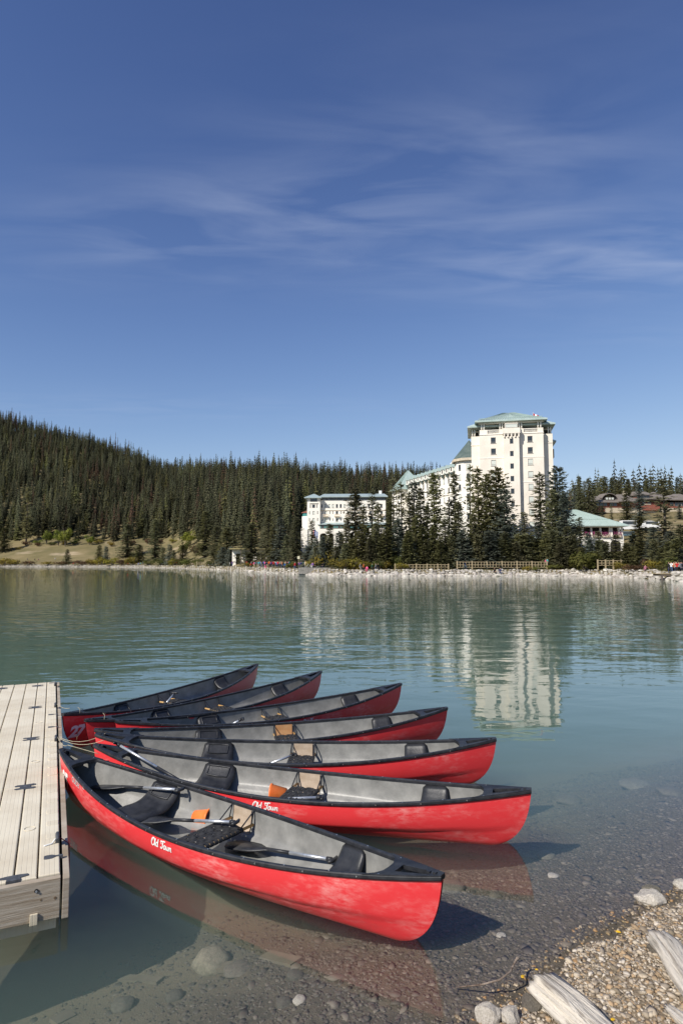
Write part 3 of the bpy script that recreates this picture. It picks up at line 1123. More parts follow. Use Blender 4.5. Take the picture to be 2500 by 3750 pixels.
# paddles
def make_paddle(name_label, A, B, group='paddles lying in the canoes', flat=0.0):
    """A = blade tip, B = grip"""
    A = Vector(A); B = Vector(B)
    L = (B - A).length
    d = (B - A).normalized()
    root = empty('paddle', A, 0, name_label, 'paddle', group)
    root.rotation_mode = 'QUATERNION'
    q = d.to_track_quat('X', 'Z')
    root.rotation_quaternion = q @ Matrix.Rotation(flat, 4, 'X').to_quaternion()
    # blade
    prof = [(0, .035), (.03, .075), (.10, .095), (.22, .098), (.34, .085), (.42, .05), (.47, .022), (.52, .017)]
    V = []; F = []
    for x, w in prof:
        V += [Vector((x, -w, 0)), Vector((x, -w * .35, .006)), Vector((x, 0, .011)), Vector((x, w * .35, .006)), Vector((x, w, 0))]
    for i in range(len(prof) - 1):
        for j in range(4):
            a = i * 5 + j
            F.append((a, a + 5, a + 6, a + 1))
    V, F = thick(V, F, Vector((0, 0, -.010)))
    o = MB().add(V, F).build('blade', 'black_plastic', root, smooth=True); fixn(o.data)
    m = .52 + (L - .62) * .38
    MB().tube([(.44, 0, 0), (m, 0, 0)], .0155, 10).build('lower_shaft', 'black_plastic', root, smooth=True)
    MB().tube([(m, 0, 0), (L - .03, 0, 0)], .0148, 10).build('shaft', 'aluminium', root, smooth=True)
    MB().tube([(L - .07, 0, 0), (L - .02, 0, 0)], .018, 10).tube([(L - .012, -.058, 0), (L, -.03, 0), (L, .03, 0), (L - .012, .058, 0)], [.013, .017, .017, .013], 8).build('grip', 'black_plastic', root, smooth=True)
    return root


def cpt(k, x, y, z):
    p = CANOE[k].matrix_world @ Vector((x, y, z))
    return p


make_paddle('black paddle whose grey shaft lies over the rear seat of the nearest canoe', at_z(345, 2876, .13), at_z(662, 2893, .31))
make_paddle('paddle resting over the orange bucket and webbed seat of the nearest canoe', at_z(490, 2998, .07), at_z(866, 3012, .235))
make_paddle('paddle lying behind the webbed seat towards the bow of the nearest canoe', at_z(835, 3088, .02), at_z(1222, 3150, .19))
make_paddle('bright shafted paddle leaning from the stern deck of the second canoe', cpt(2, -.80, -.04, .02), at_z(424, 2722, .52), flat=.4)
make_paddle('paddle lying beside the webbed seat of the second canoe, under its near gunwale', cpt(2, -.98, -.22, .06), at_z(1183, 2921, .20))
make_paddle('paddle with its grip on the webbed seat of the third canoe', cpt(3, -.85, -.20, -.01), at_z(1080, 2763, .21))
make_paddle('paddle standing proud of the gunwale in the fifth canoe', cpt(5, -1.35, -.05, .02), at_z(890, 2632, .34))
make_paddle('paddle crossing the webbed seat of the farthest canoe', cpt(7, -.85, -.12, .0), at_z(640, 2538, .30))
make_paddle('short black gripped paddle lying on the floor of the sixth canoe', cpt(6, .5, -.1, .03), cpt(6, 1.75, .05, .22))


def make_bucket(p, ang, label):
    root = empty('bucket', p, ang, label, 'bucket', 'orange bailing buckets in the canoes')
    n = 20
    V = []; F = []
    st = [(0, .058), (.0, .066), (.155, .083), (.16, .088), (.175, .088), (.175, .079), (.012, .060)]
    for (x, r_) in st:
        for k in range(n):
            a = 2 * PI * k / n
            V.append(Vector((x, r_ * math.cos(a), .088 + r_ * math.sin(a) - (.088 - r_) * .9)))
    for i in range(len(st) - 1):
        for k in range(n):
            k2 = (k + 1) % n
            F.append((i * n + k, i * n + k2, (i + 1) * n + k2, (i + 1) * n + k))
    F.append(list(range(n)))
    F.append([(len(st) - 1) * n + k for k in range(n)])
    o = MB().add(V, F).build('pail', 'orange_plastic', root, smooth=True); fixn(o.data)
    o = MB().tube([(.165, .08 * math.cos(a), .088 + .085 * math.sin(a)) for a in np.linspace(.4, PI - .4, 9)], .004, 6)
    o.build('rim_lip', 'orange_plastic', root, smooth=True)
    return root


b1 = at_z(742, 3040, -.035)
p = CANOE[1].matrix_world.inverted() @ b1
q = cpt(1, p.x, max(-.1, min(.12, p.y)), -.03)
make_bucket(at_z(712, 3020, -.02), R(-20), 'orange bucket tipped over under the paddle shaft of the nearest canoe')
make_bucket(at_z(1048, 2935, .02), R(172), 'orange bucket lying on its side in the second canoe beside the webbed seat')


# ------------------------------------------------------------------ dock
DK0 = at_z(222, 3196, .28)
DK1 = at_z(205, 2497, .28)
dv = (DK1 - DK0); dv.z = 0
DANG = math.atan2(dv.y, dv.x)
dock = empty('floating_dock', (DK0.x, DK0.y, 0), DANG, 'cream plastic floating dock with weathered timber edging', 'dock')
DLEN = dv.length
ROWS = [0, 2.12, 4.08, 6.06, 8.0, DLEN]
WID = [.158, .158, .20, .20, .20, .20, .20, .20]
ZT = .28


def plank_mesh(l, w):
    b = MB().box(0, l, 0, w, ZT - .16, ZT)
    me = b.mesh('deck_plank', 'dock_plastic')
    bm = bmesh.new(); bm.from_mesh(me)
    bmesh.ops.bevel(bm, geom=[e for e in bm.edges if all(v.co.z > ZT - .01 for v in e.verts)], offset=.010, segments=3, affect='EDGES', profile=.5)
    bm.to_mesh(me); bm.free()
    return me


# moulded grip lines of the planks
_nt = M('dock_plastic').node_tree
_bs = _nt.nodes['Principled BSDF']
_tc = N(_nt, 'ShaderNodeTexCoord'); _sx = N(_nt, 'ShaderNodeSeparateXYZ')
lk(_nt, _tc.outputs['Object'], _sx.inputs[0])
_md = math_n(_nt, 'PINGPONG', _sx.outputs[1], .0175)
_ln = N(_nt, 'ShaderNodeMapRange'); _ln.inputs['From Min'].default_value = 0.0; _ln.inputs['From Max'].default_value = .0022
lk(_nt, _md, _ln.inputs['Value'])
_bp = N(_nt, 'ShaderNodeBump', Strength=.8, Distance=.002)
lk(_nt, _ln.outputs[0], _bp.inputs['Height'])
_ob = _bs.inputs['Normal'].links[0].from_node
lk(_nt, _bp.outputs[0], _ob.inputs['Normal'])

mcache = {}
for ri in range(len(ROWS) - 1):
    l = ROWS[ri + 1] - ROWS[ri] - .008
    y = .004
    for wi, w in enumerate(WID):
        key = (round(l, 3), w)
        if key not in mcache:
            mcache[key] = plank_mesh(l, w - .011)
        o = link('deck_plank', mcache[key], dock)
        rz = random.Random(ri * 31 + wi)
        o.location = (ROWS[ri] + .004, y, rz.uniform(-.002, .002))
        y += w
DW = sum(WID)
MB().box(.02, DLEN - .02, .02, DW - .02, -.12, ZT - .165).build('float_body', 'dock_plastic', dock)
MB().box(.015, DLEN - .015, .012, DW - .012, ZT - .16, ZT - .03).build('groove_liner', 'knot_wood', dock)
# timber fascia at the near end with holes, knots; beam along the right edge


def disc(p, r_, axis='x', th=.004, n=16):
    b = MB()
    p = Vector(p)
    d = Vector((1, 0, 0)) if axis == 'x' else Vector((0, 0, 1))
    b.tube([p, p - d * th], r_, n)
    return b


fv = MB().box(-.055, -.006, .0, DW, -.015, ZT - .012)
fascia = fv.build('end_board', 'dock_timber', dock, bevel=.004)
sb = MB().box(-.055, DLEN, -.062, -.016, -.03, ZT - .022)
beam = sb.build('side_beam', 'dock_timber', dock, bevel=.004)
disc((-.0555, .16, .205), .014, 'x', .004).build('bolt_hole', 'dark_void', fascia)
disc((-.0597, .16, .203), .008, 'x', .006).build('bolt', 'aluminium', fascia)
disc((-.0555, .033, .13), .010, 'x', .0015).build('knot', 'knot_wood', fascia)
disc((-.0555, .128, .135), .007, 'x', .0015).build('knot', 'knot_wood', fascia)
disc((-.0555, .45, .10), .008, 'x', .0015).build('knot', 'knot_wood', fascia)
MB().box(-.070, -.0565, .145, .197, -.03, .05).build('float_tab', 'dock_plastic', fascia, bevel=.004)
MB().box(DLEN, DLEN + .045, -.062, DW, -.03, ZT - .02).build('end_board', 'dock_timber', dock)


def outline_solid(pts, z0, z1):
    n = len(pts)
    V = [Vector((x, y, z0)) for x, y in pts] + [Vector((x, y, z1)) for x, y in pts]
    F = [list(range(n))[::-1], [n + i for i in range(n)]]
    for i in range(n):
        F.append([i, (i + 1) % n, n + (i + 1) % n, n + i])
    b = MB(); b.add(V, F)
    return b


def dogbone():
    pts = []
    # along y: wide lobes at both x ends, narrow waist
    for k in range(9):
        a = R(-60 + 300 * k / 8) * 1.0
    for (x, y) in ((-.07, -.02), (-.075, -.075), (-.055, -.10), (-.03, -.095), (-.018, -.05), (.018, -.05), (.03, -.095), (.055, -.10), (.075, -.075), (.07, -.02),
                   (.07, .02), (.075, .075), (.055, .10), (.03, .095), (.018, .05), (-.018, .05), (-.03, .095), (-.055, .10), (-.075, .075), (-.07, .02)):
        pts.append((x, y))
    return outline_solid(pts, ZT - .03, ZT + .004).mesh('hinge_plate', 'dock_rubber')


dbm = dogbone()
for ri in (1, 2, 3, 4):
    yy = WID[0] + WID[1] - .002
    for kk, y in enumerate((yy, yy + .60, yy + 1.2)):
        o = link('hinge_plate', dbm, dock); o.location = (ROWS[ri], y, 0)
hb_ = outline_solid([(0, -.05), (.03, -.045), (.045, -.10), (.075, -.095), (.085, -.04), (.085, .04), (.075, .095), (.045, .10), (.03, .045), (0, .05)], ZT - .03, ZT + .004)
o = hb_.build('hinge_plate', 'dock_rubber', dock); o.location = (.003, WID[0] + WID[1], 0)
tabm = outline_solid([(-.012, -.02), (-.012, .03), (-.034, .06), (-.036, .10), (-.028, .118), (.028, .118), (.036, .10), (.034, .06), (.012, .03), (.012, -.02)], ZT - .02, ZT + .0045).mesh('lock_tab', 'dock_rubber')
for x in (.30, 4.62, 5.42, 8.2):
    o = link('lock_tab', tabm, dock); o.location = (x, 0, 0)
padm = outline_solid([(-.05, .012), (-.055, .09), (-.04, .105), (.04, .105), (.055, .09), (.05, .012)], ZT - .02, ZT + .0028).mesh('moulded_pad', 'dock_plastic')
x = .72
while x < DLEN - .2:
    if all(abs(x - q) > .12 for q in (.30, 4.62, 5.42, 8.2)) and all(abs(x - q) > .09 for q in ROWS):
        o = link('moulded_pad', padm, dock); o.location = (x, 0, 0)
    x += .29
rg_ = MB()
for kk in range(2):
    pass
rg_.tube([(.045 * math.cos(a), .045 * math.sin(a), ZT + .001) for a in np.linspace(0, 2 * PI, 25)], .0022, 4, caps=False)
rgm = rg_.mesh('moulded_ring', 'dock_plastic')
for ri in range(4):
    o = link('moulded_ring', rgm, dock); o.location = ((ROWS[ri] + ROWS[ri + 1]) / 2 - .1, WID[0] + WID[1] / 2, 0)
cleatm = MB()
cleatm.tube([(-.075, .02, ZT + .045), (-.04, .02, ZT + .052), (.04, .02, ZT + .052), (.075, .02, ZT + .045)], [.010, .016, .016, .010], 8)
cleatm.box(-.035, .035, .005, .035, ZT, ZT + .045)
cleatm = cleatm.mesh('cleat', 'dock_rubber', False)
CLEATX = (.58, 3.85, 5.95, 7.85)
for x in CLEATX:
    o = link('cleat', cleatm, dock); o.location = (x, 0, 0)
bpy.context.view_layer.update()


def dk(x, y, z):
    return dock.matrix_world @ Vector((x, y, z))


def rope(pts, r_, m, name, label, cat='rope', group=None, sag=0.0):
    P = []
    for i in range(len(pts) - 1):
        a, b = Vector(pts[i]), Vector(pts[i + 1])
        L = (b - a).length
        for k in range(6):
            t = k / 6
            P.append(a.lerp(b, t) - Vector((0, 0, sag * L * 4 * t * (1 - t))))
    P.append(Vector(pts[-1]))
    o = MB().tube(P, r_, 6).build(name, m, smooth=True)
    return tag(o, label, cat, group)


ST = {k: cpt(k, -CL / 2 + .12, 0, .535) for k in CANOE}
rope([dk(CLEATX[1], .0, ZT + .05), ST[1]], .0035, 'rope', 'mooring_rope', 'pale rope from a dock cleat to the stern of the nearest canoe', sag=.03)
rope([cpt(1, -CL / 2 + .1, .02, .535), cpt(1, -1.95, .17, .47)], .0035, 'rope', 'mooring_rope', 'short pale cord lying along the stern deck of the nearest canoe')
rope([dk(CLEATX[1], .0, ZT + .04), ST[2]], .0035, 'rope', 'mooring_rope', 'thin pale rope running from the dock to the second canoe', sag=.05)
rope([dk(CLEATX[1] + .05, 0, ZT + .04), ST[3] + Vector((0, 0, -.05))], .0035, 'rope', 'mooring_rope', 'pale rope sagging from the dock towards the third canoe', sag=.08)
rope([dk(CLEATX[2], 0, ZT + .05), ST[7]], .0035, 'rope', 'mooring_rope', 'short rope tying the farthest canoe to the dock cleat', sag=.02)
for k, w in ((7, 'farthest canoe numbered 27'), (6, 'sixth canoe')):
    rope([cpt(k, -CL / 2 + .26, 0, .52), cpt(k, -CL / 2 + .25, -.06, .50), cpt(k, -CL / 2 + .22, -.075, .30), cpt(k, -CL / 2 + .20, -.07, .08)], .003, 'rope', 'mooring_rope',
         'pale cord hanging down over the side of the ' + w)
rope([dk(CLEATX[0] - .06, .12, ZT + .006), dk(CLEATX[0] - .04, .06, ZT + .008), dk(CLEATX[0], .03, ZT + .03)], .006, 'flag_white', 'mooring_rope', 'frayed white rope end on the cleat at the near dock corner')
rope([dk(CLEATX[0], .0, ZT + .03), dk(CLEATX[0] - .02, -.07, ZT - .02), dk(CLEATX[0] - .10, -.075, ZT - .18), dk(CLEATX[0] - .16, -.07, ZT - .20), dk(CLEATX[0] - .1, -.072, ZT - .05)], .004, 'red_rope', 'mooring_rope',
     'dark red cord looping from the near cleat over the dock beam')


# ------------------------------------------------------------------ beach stones, driftwood
def rock_mesh(name, seed, m, sub=2, rough=.28, flat=.6):
    rn = random.Random(seed)
    bm = bmesh.new()
    bmesh.ops.create_icosphere(bm, subdivisions=sub, radius=1.0)
    off = Vector((rn.uniform(0, 50), rn.uniform(0, 50), rn.uniform(0, 50)))
    # a few cutting planes give facets
    planes = [(Vector((rn.gauss(0, 1), rn.gauss(0, 1), rn.gauss(0, 1))).normalized(), rn.uniform(.62, .85) if rough > .2 else rn.uniform(.80, .96)) for _ in range(7)]
    for v in bm.verts:
        c = v.co.copy()
        for nrm, d in planes:
            e = c.dot(nrm) - d
            if e > 0:
                c -= nrm * e * .97
        c *= 1 + rough * mnoise.noise(c * 1.4 + off) + rough * .35 * mnoise.noise(c * 4 + off)
        c.z *= flat
        v.co = c
    me = bpy.data.meshes.new(name)
    bm.to_mesh(me); bm.free()
    me.polygons.foreach_set('use_smooth', [False] * len(me.polygons))
    me.materials.append(M(m))
    return me


def put_rock(px, py, wpx, hratio, m, label, seed, zoff=0.0, name='rock', under=None, aspect=1.0, group=None):
    z0 = -.3 if under else .1
    for _ in range(4):
        p = at_z(px, py, z0)
        z0 = bed_z(p.x, p.y) + zoff
    p = at_z(px, py, z0)
    dist = (p - Vector((0, 0, CAMH))).length
    r_ = wpx / FPX * dist * .94 / 2
    me = rock_mesh('rock', seed, m, 3, .15 if under else .25, hratio)
    if under: me.polygons.foreach_set('use_smooth', [True] * len(me.polygons))
    o = link(name, me)
    o.location = (p.x, p.y, z0 + r_ * hratio * .35)
    o.scale = (r_, r_ * aspect, r_)
    o.rotation_euler = (0, 0, random.Random(seed).uniform(-.5, .5))
    return tag(o, label, 'rock', group)


mat('boulder_stone', (0.20, 0.175, 0.125), (0.30, 0.265, 0.195), scale=6, rough=.8, bump=.01)
put_rock(2378, 3302, 92, .55, 'pale_stone', 'large pale rounded rock at the waterline on the right', 1, aspect=.8)
put_rock(2388, 3272, 56, .6, 'bed_stone', 'brown wet rock just behind the large pale waterline rock', 2)
put_rock(2492, 3250, 50, .6, 'pale_stone', 'pale rock at the right edge of the picture by the water', 3)
put_rock(1788, 3738, 80, .9, 'pale_stone', 'angular grey white rock at the bottom, left one of the pair', 4, zoff=.0)
put_rock(1872, 3738, 66, .8, 'pale_stone', 'angular grey white rock at the bottom, right one of the pair', 5, zoff=.0)
put_rock(1948, 3690, 66, .7, 'bed_stone', 'grey brown rock wedged against the end of the driftwood log', 6)
put_rock(2402, 3482, 54, .75, 'bed_stone', 'dark round stone in the hollow under the upper driftwood', 7)
put_rock(775, 3540, 118, .62, 'boulder_stone', 'large pale boulder under the shallow water at lower centre', 8, under=1)
put_rock(870, 3560, 90, .35, 'bed_stone', 'flat dark stone on the lakebed right of the large boulder', 9, under=1)
put_rock(1155, 3385, 90, .45, 'bed_stone', 'rounded underwater stone in the red reflection of the nearest canoe', 10, under=1)
put_rock(1235, 3410, 75, .4, 'bed_stone', 'underwater stone behind the rounded one in the red reflection', 11, under=1)
put_rock(1650, 3262, 100, .4, 'bed_stone', 'broad flat stone under water beside the bow of the nearest canoe', 12, under=1)
put_rock(1812, 3288, 40, .5, 'bed_stone', 'small round stone under water right of the nearest bow', 13, under=1)
put_rock(450, 3690, 70, .5, 'bed_stone', 'squarish stone on the murky lakebed at lower left', 14, under=1)
put_rock(640, 3655, 55, .5, 'bed_stone', 'brown stone on the lakebed left of the underwater plank', 15, under=1)
put_rock(1080, 3580, 52, .5, 'bed_stone', 'small knobbly stone under water below the sunken board', 16, under=1)
put_rock(1040, 3680, 50, .5, 'bed_stone', 'round brown stone near the bottom edge, left of its paler neighbour', 17, under=1)
put_rock(1095, 3670, 44, .5, 'pale_stone', 'paler round stone near the bottom edge of the shallows', 18, under=1)
put_rock(2330, 2882, 110, .3, 'bed_stone', 'wide pale stone under water at the right, seen dimly', 19, under=1)
put_rock(2080, 2935, 90, .3, 'bed_stone', 'dim flat stone under water off the bow of the second canoe', 20, under=1)
put_rock(2450, 2905, 90, .3, 'bed_stone', 'submerged stone at the right edge level with the second canoe', 21, under=1)
put_rock(2000, 3140, 60, .4, 'bed_stone', 'oval stone on the shallow gravel bottom right of the red reflection', 22, under=1)
put_rock(2025, 3212, 36, .4, 'pale_stone', 'small pale stone on the gravel bottom towards the beach', 23, under=1)
put_rock(1835, 3432, 34, .4, 'pale_stone', 'small pale flake of stone under the shallow water in mid gravel', 24, under=1)

rng = np.random.default_rng(7)
PHI = (1 + 5 ** .5) / 2
ICO_V = np.array([(-1, PHI, 0), (1, PHI, 0), (-1, -PHI, 0), (1, -PHI, 0), (0, -1, PHI), (0, 1, PHI), (0, -1, -PHI), (0, 1, -PHI), (PHI, 0, -1), (PHI, 0, 1), (-PHI, 0, -1), (-PHI, 0, 1)]) / 1.9
ICO_F = np.array([(0, 11, 5), (0, 5, 1), (0, 1, 7), (0, 7, 10), (0, 10, 11), (1, 5, 9), (5, 11, 4), (11, 10, 2), (10, 7, 6), (7, 1, 8), (3, 9, 4), (3, 4, 2), (3, 2, 6), (3, 6, 8), (3, 8, 9), (4, 9, 5), (2, 4, 11), (6, 2, 10), (8, 6, 7), (9, 8, 1)])


def pebble_field(name, P, r, flat, material, rough=.28):
    """many small stones joined as one mass: P (n,3) centres, r (n,) radii"""
    n = len(P)
    V = ICO_V[None] * (1 + rng.uniform(-rough, rough, (n, 12, 1)))
    V = V * np.stack([rng.uniform(.8, 1.35, n), rng.uniform(.65, 1.0, n), rng.uniform(flat * .7, flat * 1.3, n)], 1)[:, None, :]
    a = rng.uniform(0, 2 * PI, n); ca, sa = np.cos(a)[:, None], np.sin(a)[:, None]
    X = V[:, :, 0] * ca - V[:, :, 1] * sa; Y = V[:, :, 0] * sa + V[:, :, 1] * ca; Z = V[:, :, 2].copy()
    tl = rng.uniform(-.3, .3, n)[:, None]
    Z2 = Z + X * tl
    V = np.stack([X, Y, Z2], 2) * r[:, None, None] + P[:, None, :]
    F = (ICO_F[None] + (np.arange(n) * 12)[:, None, None]).reshape(-1)
    me = bpy.data.meshes.new(name)
    nf = n * 20
    me.vertices.add(n * 12); me.vertices.foreach_set('co', V.reshape(-1))
    me.loops.add(nf * 3); me.loops.foreach_set('vertex_index', F.astype(np.int32))
    me.polygons.add(nf); me.polygons.foreach_set('loop_start', np.arange(0, nf * 3, 3, dtype=np.int32))
    me.update(calc_edges=True)
    me.materials.append(M(material))
    return tag(link(name, me), kind='stuff')


def pebble_material(name, cols, rough, wet=False):
    m = mat(name, (.3, .3, .3), rough=rough, spec=.4)
    nt = m.node_tree; bs = nt.nodes['Principled BSDF']
    g = N(nt, 'ShaderNodeNewGeometry')
    r_ = N(nt, 'ShaderNodeValToRGB')
    r_.color_ramp.interpolation = 'CONSTANT'
    els = r_.color_ramp.elements
    n = len(cols)
    els[0].position = 0; els[0].color = (*cols[0], 1)
    els[1].position = 1 / n; els[1].color = (*cols[1], 1)
    for i in range(2, n):
        e = els.new(i / n); e.color = (*cols[i], 1)
    lk(nt, g.outputs['Random Per Island'], r_.inputs[0])
    nz = N(nt, 'ShaderNodeTexNoise', Scale=60.0, Detail=3.0)
    hs_ = N(nt, 'ShaderNodeHueSaturation')
    lk(nt, r_.outputs[0], hs_.inputs['Color'])
    mr = N(nt, 'ShaderNodeMapRange'); mr.inputs['To Min'].default_value = .7; mr.inputs['To Max'].default_value = 1.3
    lk(nt, nz.outputs['Fac'], mr.inputs['Value']); lk(nt, mr.outputs[0], hs_.inputs['Value'])
    lk(nt, hs_.outputs[0], bs.inputs['Base Color'])


pebble_material('dry_pebble', [(.43, .365, .275), (.31, .255, .185), (.22, .175, .125), (.50, .44, .36), (.28, .20, .12), (.36, .30, .23), (.18, .145, .10), (.36, .25, .145), (.40, .33, .245), (.25, .21, .165)], .8)
pebble_material('wet_pebble', [(.20, .15, .09), (.13, .10, .07), (.26, .19, .10), (.10, .085, .065), (.30, .18, .08), (.16, .13, .10), (.34, .27, .18)], .28)
pebble_material('bed_pebble', [(.100, .082, .064), (.085, .07, .055), (.115, .096, .074), (.075, .062, .05), (.095, .074, .055), (.108, .091, .072), (.150, .125, .098), (.088, .073, .06)], .7)


def scatter(n, x0, x1, y0, y1, test):
    out = []
    X = rng.uniform(x0, x1, n * 3); Y = rng.uniform(y0, y1, n * 3)
    for x, y in zip(X, Y):
        if y < 1 or abs(1250 + FPX * x / max(y, .1) - 1250) > 2000 * 1.0:
            continue
        d = shore_dist(x, y)
        if test(d, x, y):
            out.append((x, y, bed_z(x, y), d))
            if len(out) >= n:
                break
    return np.array(out)


# dry gravel
g1 = scatter(33000, -.2, 3.9, 2.3, 6.4, lambda d, x, y: d < -.10 + .05 * math.sin(9 * x) and x < y * .75 + .5)
r1 = np.clip(rng.lognormal(math.log(.0092), .42, len(g1)), .0045, .030)
P = g1[:, :3].copy(); P[:, 2] += r1 * .25
pebble_field('beach_gravel', P, r1, .5, 'dry_pebble', .42)
g2 = scatter(7000, -.2, 3.9, 2.3, 6.6, lambda d, x, y: -.22 < d < .10 and x < y * .75 + .5)
r2 = np.clip(rng.lognormal(math.log(.011), .35, len(g2)), .006, .03)
P = g2[:, :3].copy(); P[:, 2] += r2 * .15
pebble_field('wet_gravel', P, r2, .45, 'wet_pebble', .42)
g3 = scatter(36000, -2.6, 6.5, 2.6, 10.5, lambda d, x, y: .0 < d < 3.2 and rng.random() < min(1, 1.35 - d * .30) * (1 if x > -.4 + rng.normal(0, .5) else .35))
r3 = np.clip(rng.lognormal(math.log(.0125), .45, len(g3)), .007, .055)
P = g3[:, :3].copy(); P[:, 2] += r3 * .05
pebble_field('lakebed_gravel', P, r3, .26, 'bed_pebble', .42)


def driftwood(pts, rad, label, seed, squash=.7, n=44):
    """weathered split log: ring sections with grooves"""
    rn = random.Random(seed)
    pts = [Vector(p) for p in pts]
    # densify
    Q = []; RR = []
    for i in range(len(pts) - 1):
        for k in range(8):
            t = k / 8
            Q.append(pts[i].lerp(pts[i + 1], t)); RR.append(rad[i] * (1 - t) + rad[i + 1] * t)
    Q.append(pts[-1]); RR.append(rad[-1])
    V = []; F = []
    off = rn.uniform(0, 40)
    for i, p in enumerate(Q):
        d = (Q[min(i + 1, len(Q) - 1)] - Q[max(0, i - 1)]).normalized()
        ax = d.cross(Vector((0, 0, 1))).normalized(); ay = ax.cross(d).normalized()
        for k in range(n):
            a = 2 * PI * k / n
            g = mnoise.noise(Vector((math.cos(a) * 2.2 + off, math.sin(a) * 2.2, i * .05)))
            g2 = mnoise.noise(Vector((math.cos(a) * 7 + off, math.sin(a) * 7, i * .10)))
            r_ = RR[i] * (1 + .30 * g + .20 * g2 - .22 * max(0, mnoise.noise(Vector((math.cos(a) * 12 + off, math.sin(a) * 12, i * .04))) - .12))
            e = mnoise.noise(Vector((math.cos(a) * 3 + off, math.sin(a) * 3, 9))) * .06 if i in (0, len(Q) - 1) else 0
            V.append(p + ax * (math.cos(a) * r_) + ay * (math.sin(a) * r_ * squash) + d * e * (1 if i else -1))
    for i in range(len(Q) - 1):
        for k in range(n):
            k2 = (k + 1) % n
            F.append((i * n + k, i * n + k2, (i + 1) * n + k2, (i + 1) * n + k))
    b = MB().add(V, F)
    for base, p, rev in ((0, Q[0], True), ((len(Q) - 1) * n, Q[-1], False)):
        o_ = len(b.v); b.v.append(tuple(p))
        for k in range(n):
            f = [base + k, base + (k + 1) % n, o_]
            b.f.append(f[::-1] if rev else f); b.m.append(1)
    me = b.mesh('driftwood_log', ['driftwood', 'log_end'], True)
    fixn(me)
    # wood grain runs along the log: object axes follow it
    d = (pts[-1] - pts[0]).normalized()
    Rm = d.to_track_quat('X', 'Z').to_matrix().to_4x4()
    T = Matrix.Translation(pts[0]) @ Rm
    me.transform(T.inverted())
    o = link('driftwood_log', me)
    o.matrix_world = T
    return tag(o, label, 'driftwood')


def on_beach(px, py, up):
    z = .1
    for _ in range(5):
        p = at_z(px, py, z); z = bed_z(p.x, p.y) + up
    return at_z(px, py, z)


driftwood([on_beach(1985, 3612, .07), on_beach(2080, 3690, .075), on_beach(2190, 3790, .08), on_beach(2330, 3900, .08)], [.098, .105, .098, .09],
          'bleached split driftwood log on the gravel at bottom right', 3)
driftwood([on_beach(2400, 3428, .09), on_beach(2455, 3475, .10), on_beach(2500, 3560, .08), on_beach(2580, 3680, .07)], [.062, .085, .085, .08],
          'grey curved driftwood root entering at the right edge', 5, squash=.6)
driftwood([on_beach(2445, 3690, .05), on_beach(2520, 3750, .06), on_beach(2600, 3820, .06)], [.025, .045, .05],
          'small dark driftwood stub in the bottom right corner', 6, squash=.6)
tw = [on_beach(1668, 3618, .02)] + [on_beach(a, b, c) for a, b, c in ((1760, 3608, .10), (1830, 3590, .13), (1868, 3560, .15))]
tw += [at_z(1885, 3525, .12), at_z(1893, 3510, .14), at_z(1900, 3512, .14)]
tag(MB().tube(tw, [.004, .005, .006, .006, .007, .008, .004], 7).build('twig', mat('twig_bark', (.07, .045, .03), (.25, .2, .16), scale=20, rough=.8), smooth=True),
    'thin curved twig rising out of the shallow water', 'twig')
# sunk boards and branches on the murky bottom
for i, (a, b, w, lab) in enumerate((((735, 3470), (870, 3510), .05, 'pale sunken board lying left of the big underwater boulder'),
                                   ((970, 3495), (1085, 3565), .06, 'sunken board right of the big underwater boulder, under the red reflection'),
                                   ((450, 3425), (590, 3480), .04, 'dim sunken board on the murky bottom near the dock'),
                                   ((200, 3600), (270, 3560), .05, 'dim slab of wood on the lakebed at lower left'))):
    A = at_z(*a, -.4); B = at_z(*b, -.4)
    A.z = bed_z(A.x, A.y) + .008; B.z = bed_z(B.x, B.y) + .008
    tag(MB().bar(A, B, w * 2, .03).build('sunken_board', mat('sunken_wood', (.14, .118, .085), (.18, .152, .11), scale=6, rough=.9)), lab, 'board')


def leaf(px, py, s, rz, label, water=False):
    p = on_beach(px, py, .02) if not water else at_z(px, py, .003)
    V = [Vector(q) for q in ((-1, 0, 0), (-.4, .55, .12), (.5, .45, .1), (1.1, 0, 0), (.5, -.45, .12), (-.4, -.55, .1))]
    V, F = thick([v * s for v in V], [(0, 5, 4, 3, 2, 1)], Vector((0, 0, -.001)))
    o = MB().add(V, F).build('fallen_leaf', 'yellow_leaf')
    o.location = p; o.rotation_euler = (.2, .15, rz)
    tag(o, label, 'leaf')


leaf(1914, 3578, .022, .9, 'bright yellow leaf at the water edge beside the log', True)
leaf(1966, 3553, .014, .1, 'small yellow leaf just off the tip of the log', True)
leaf(2263, 3414, .018, -.2, 'yellow leaf on the wet gravel at the waterline')
leaf(2243, 3735, .016, .5, 'yellow leaf on dry gravel beside the log, at the bottom edge')


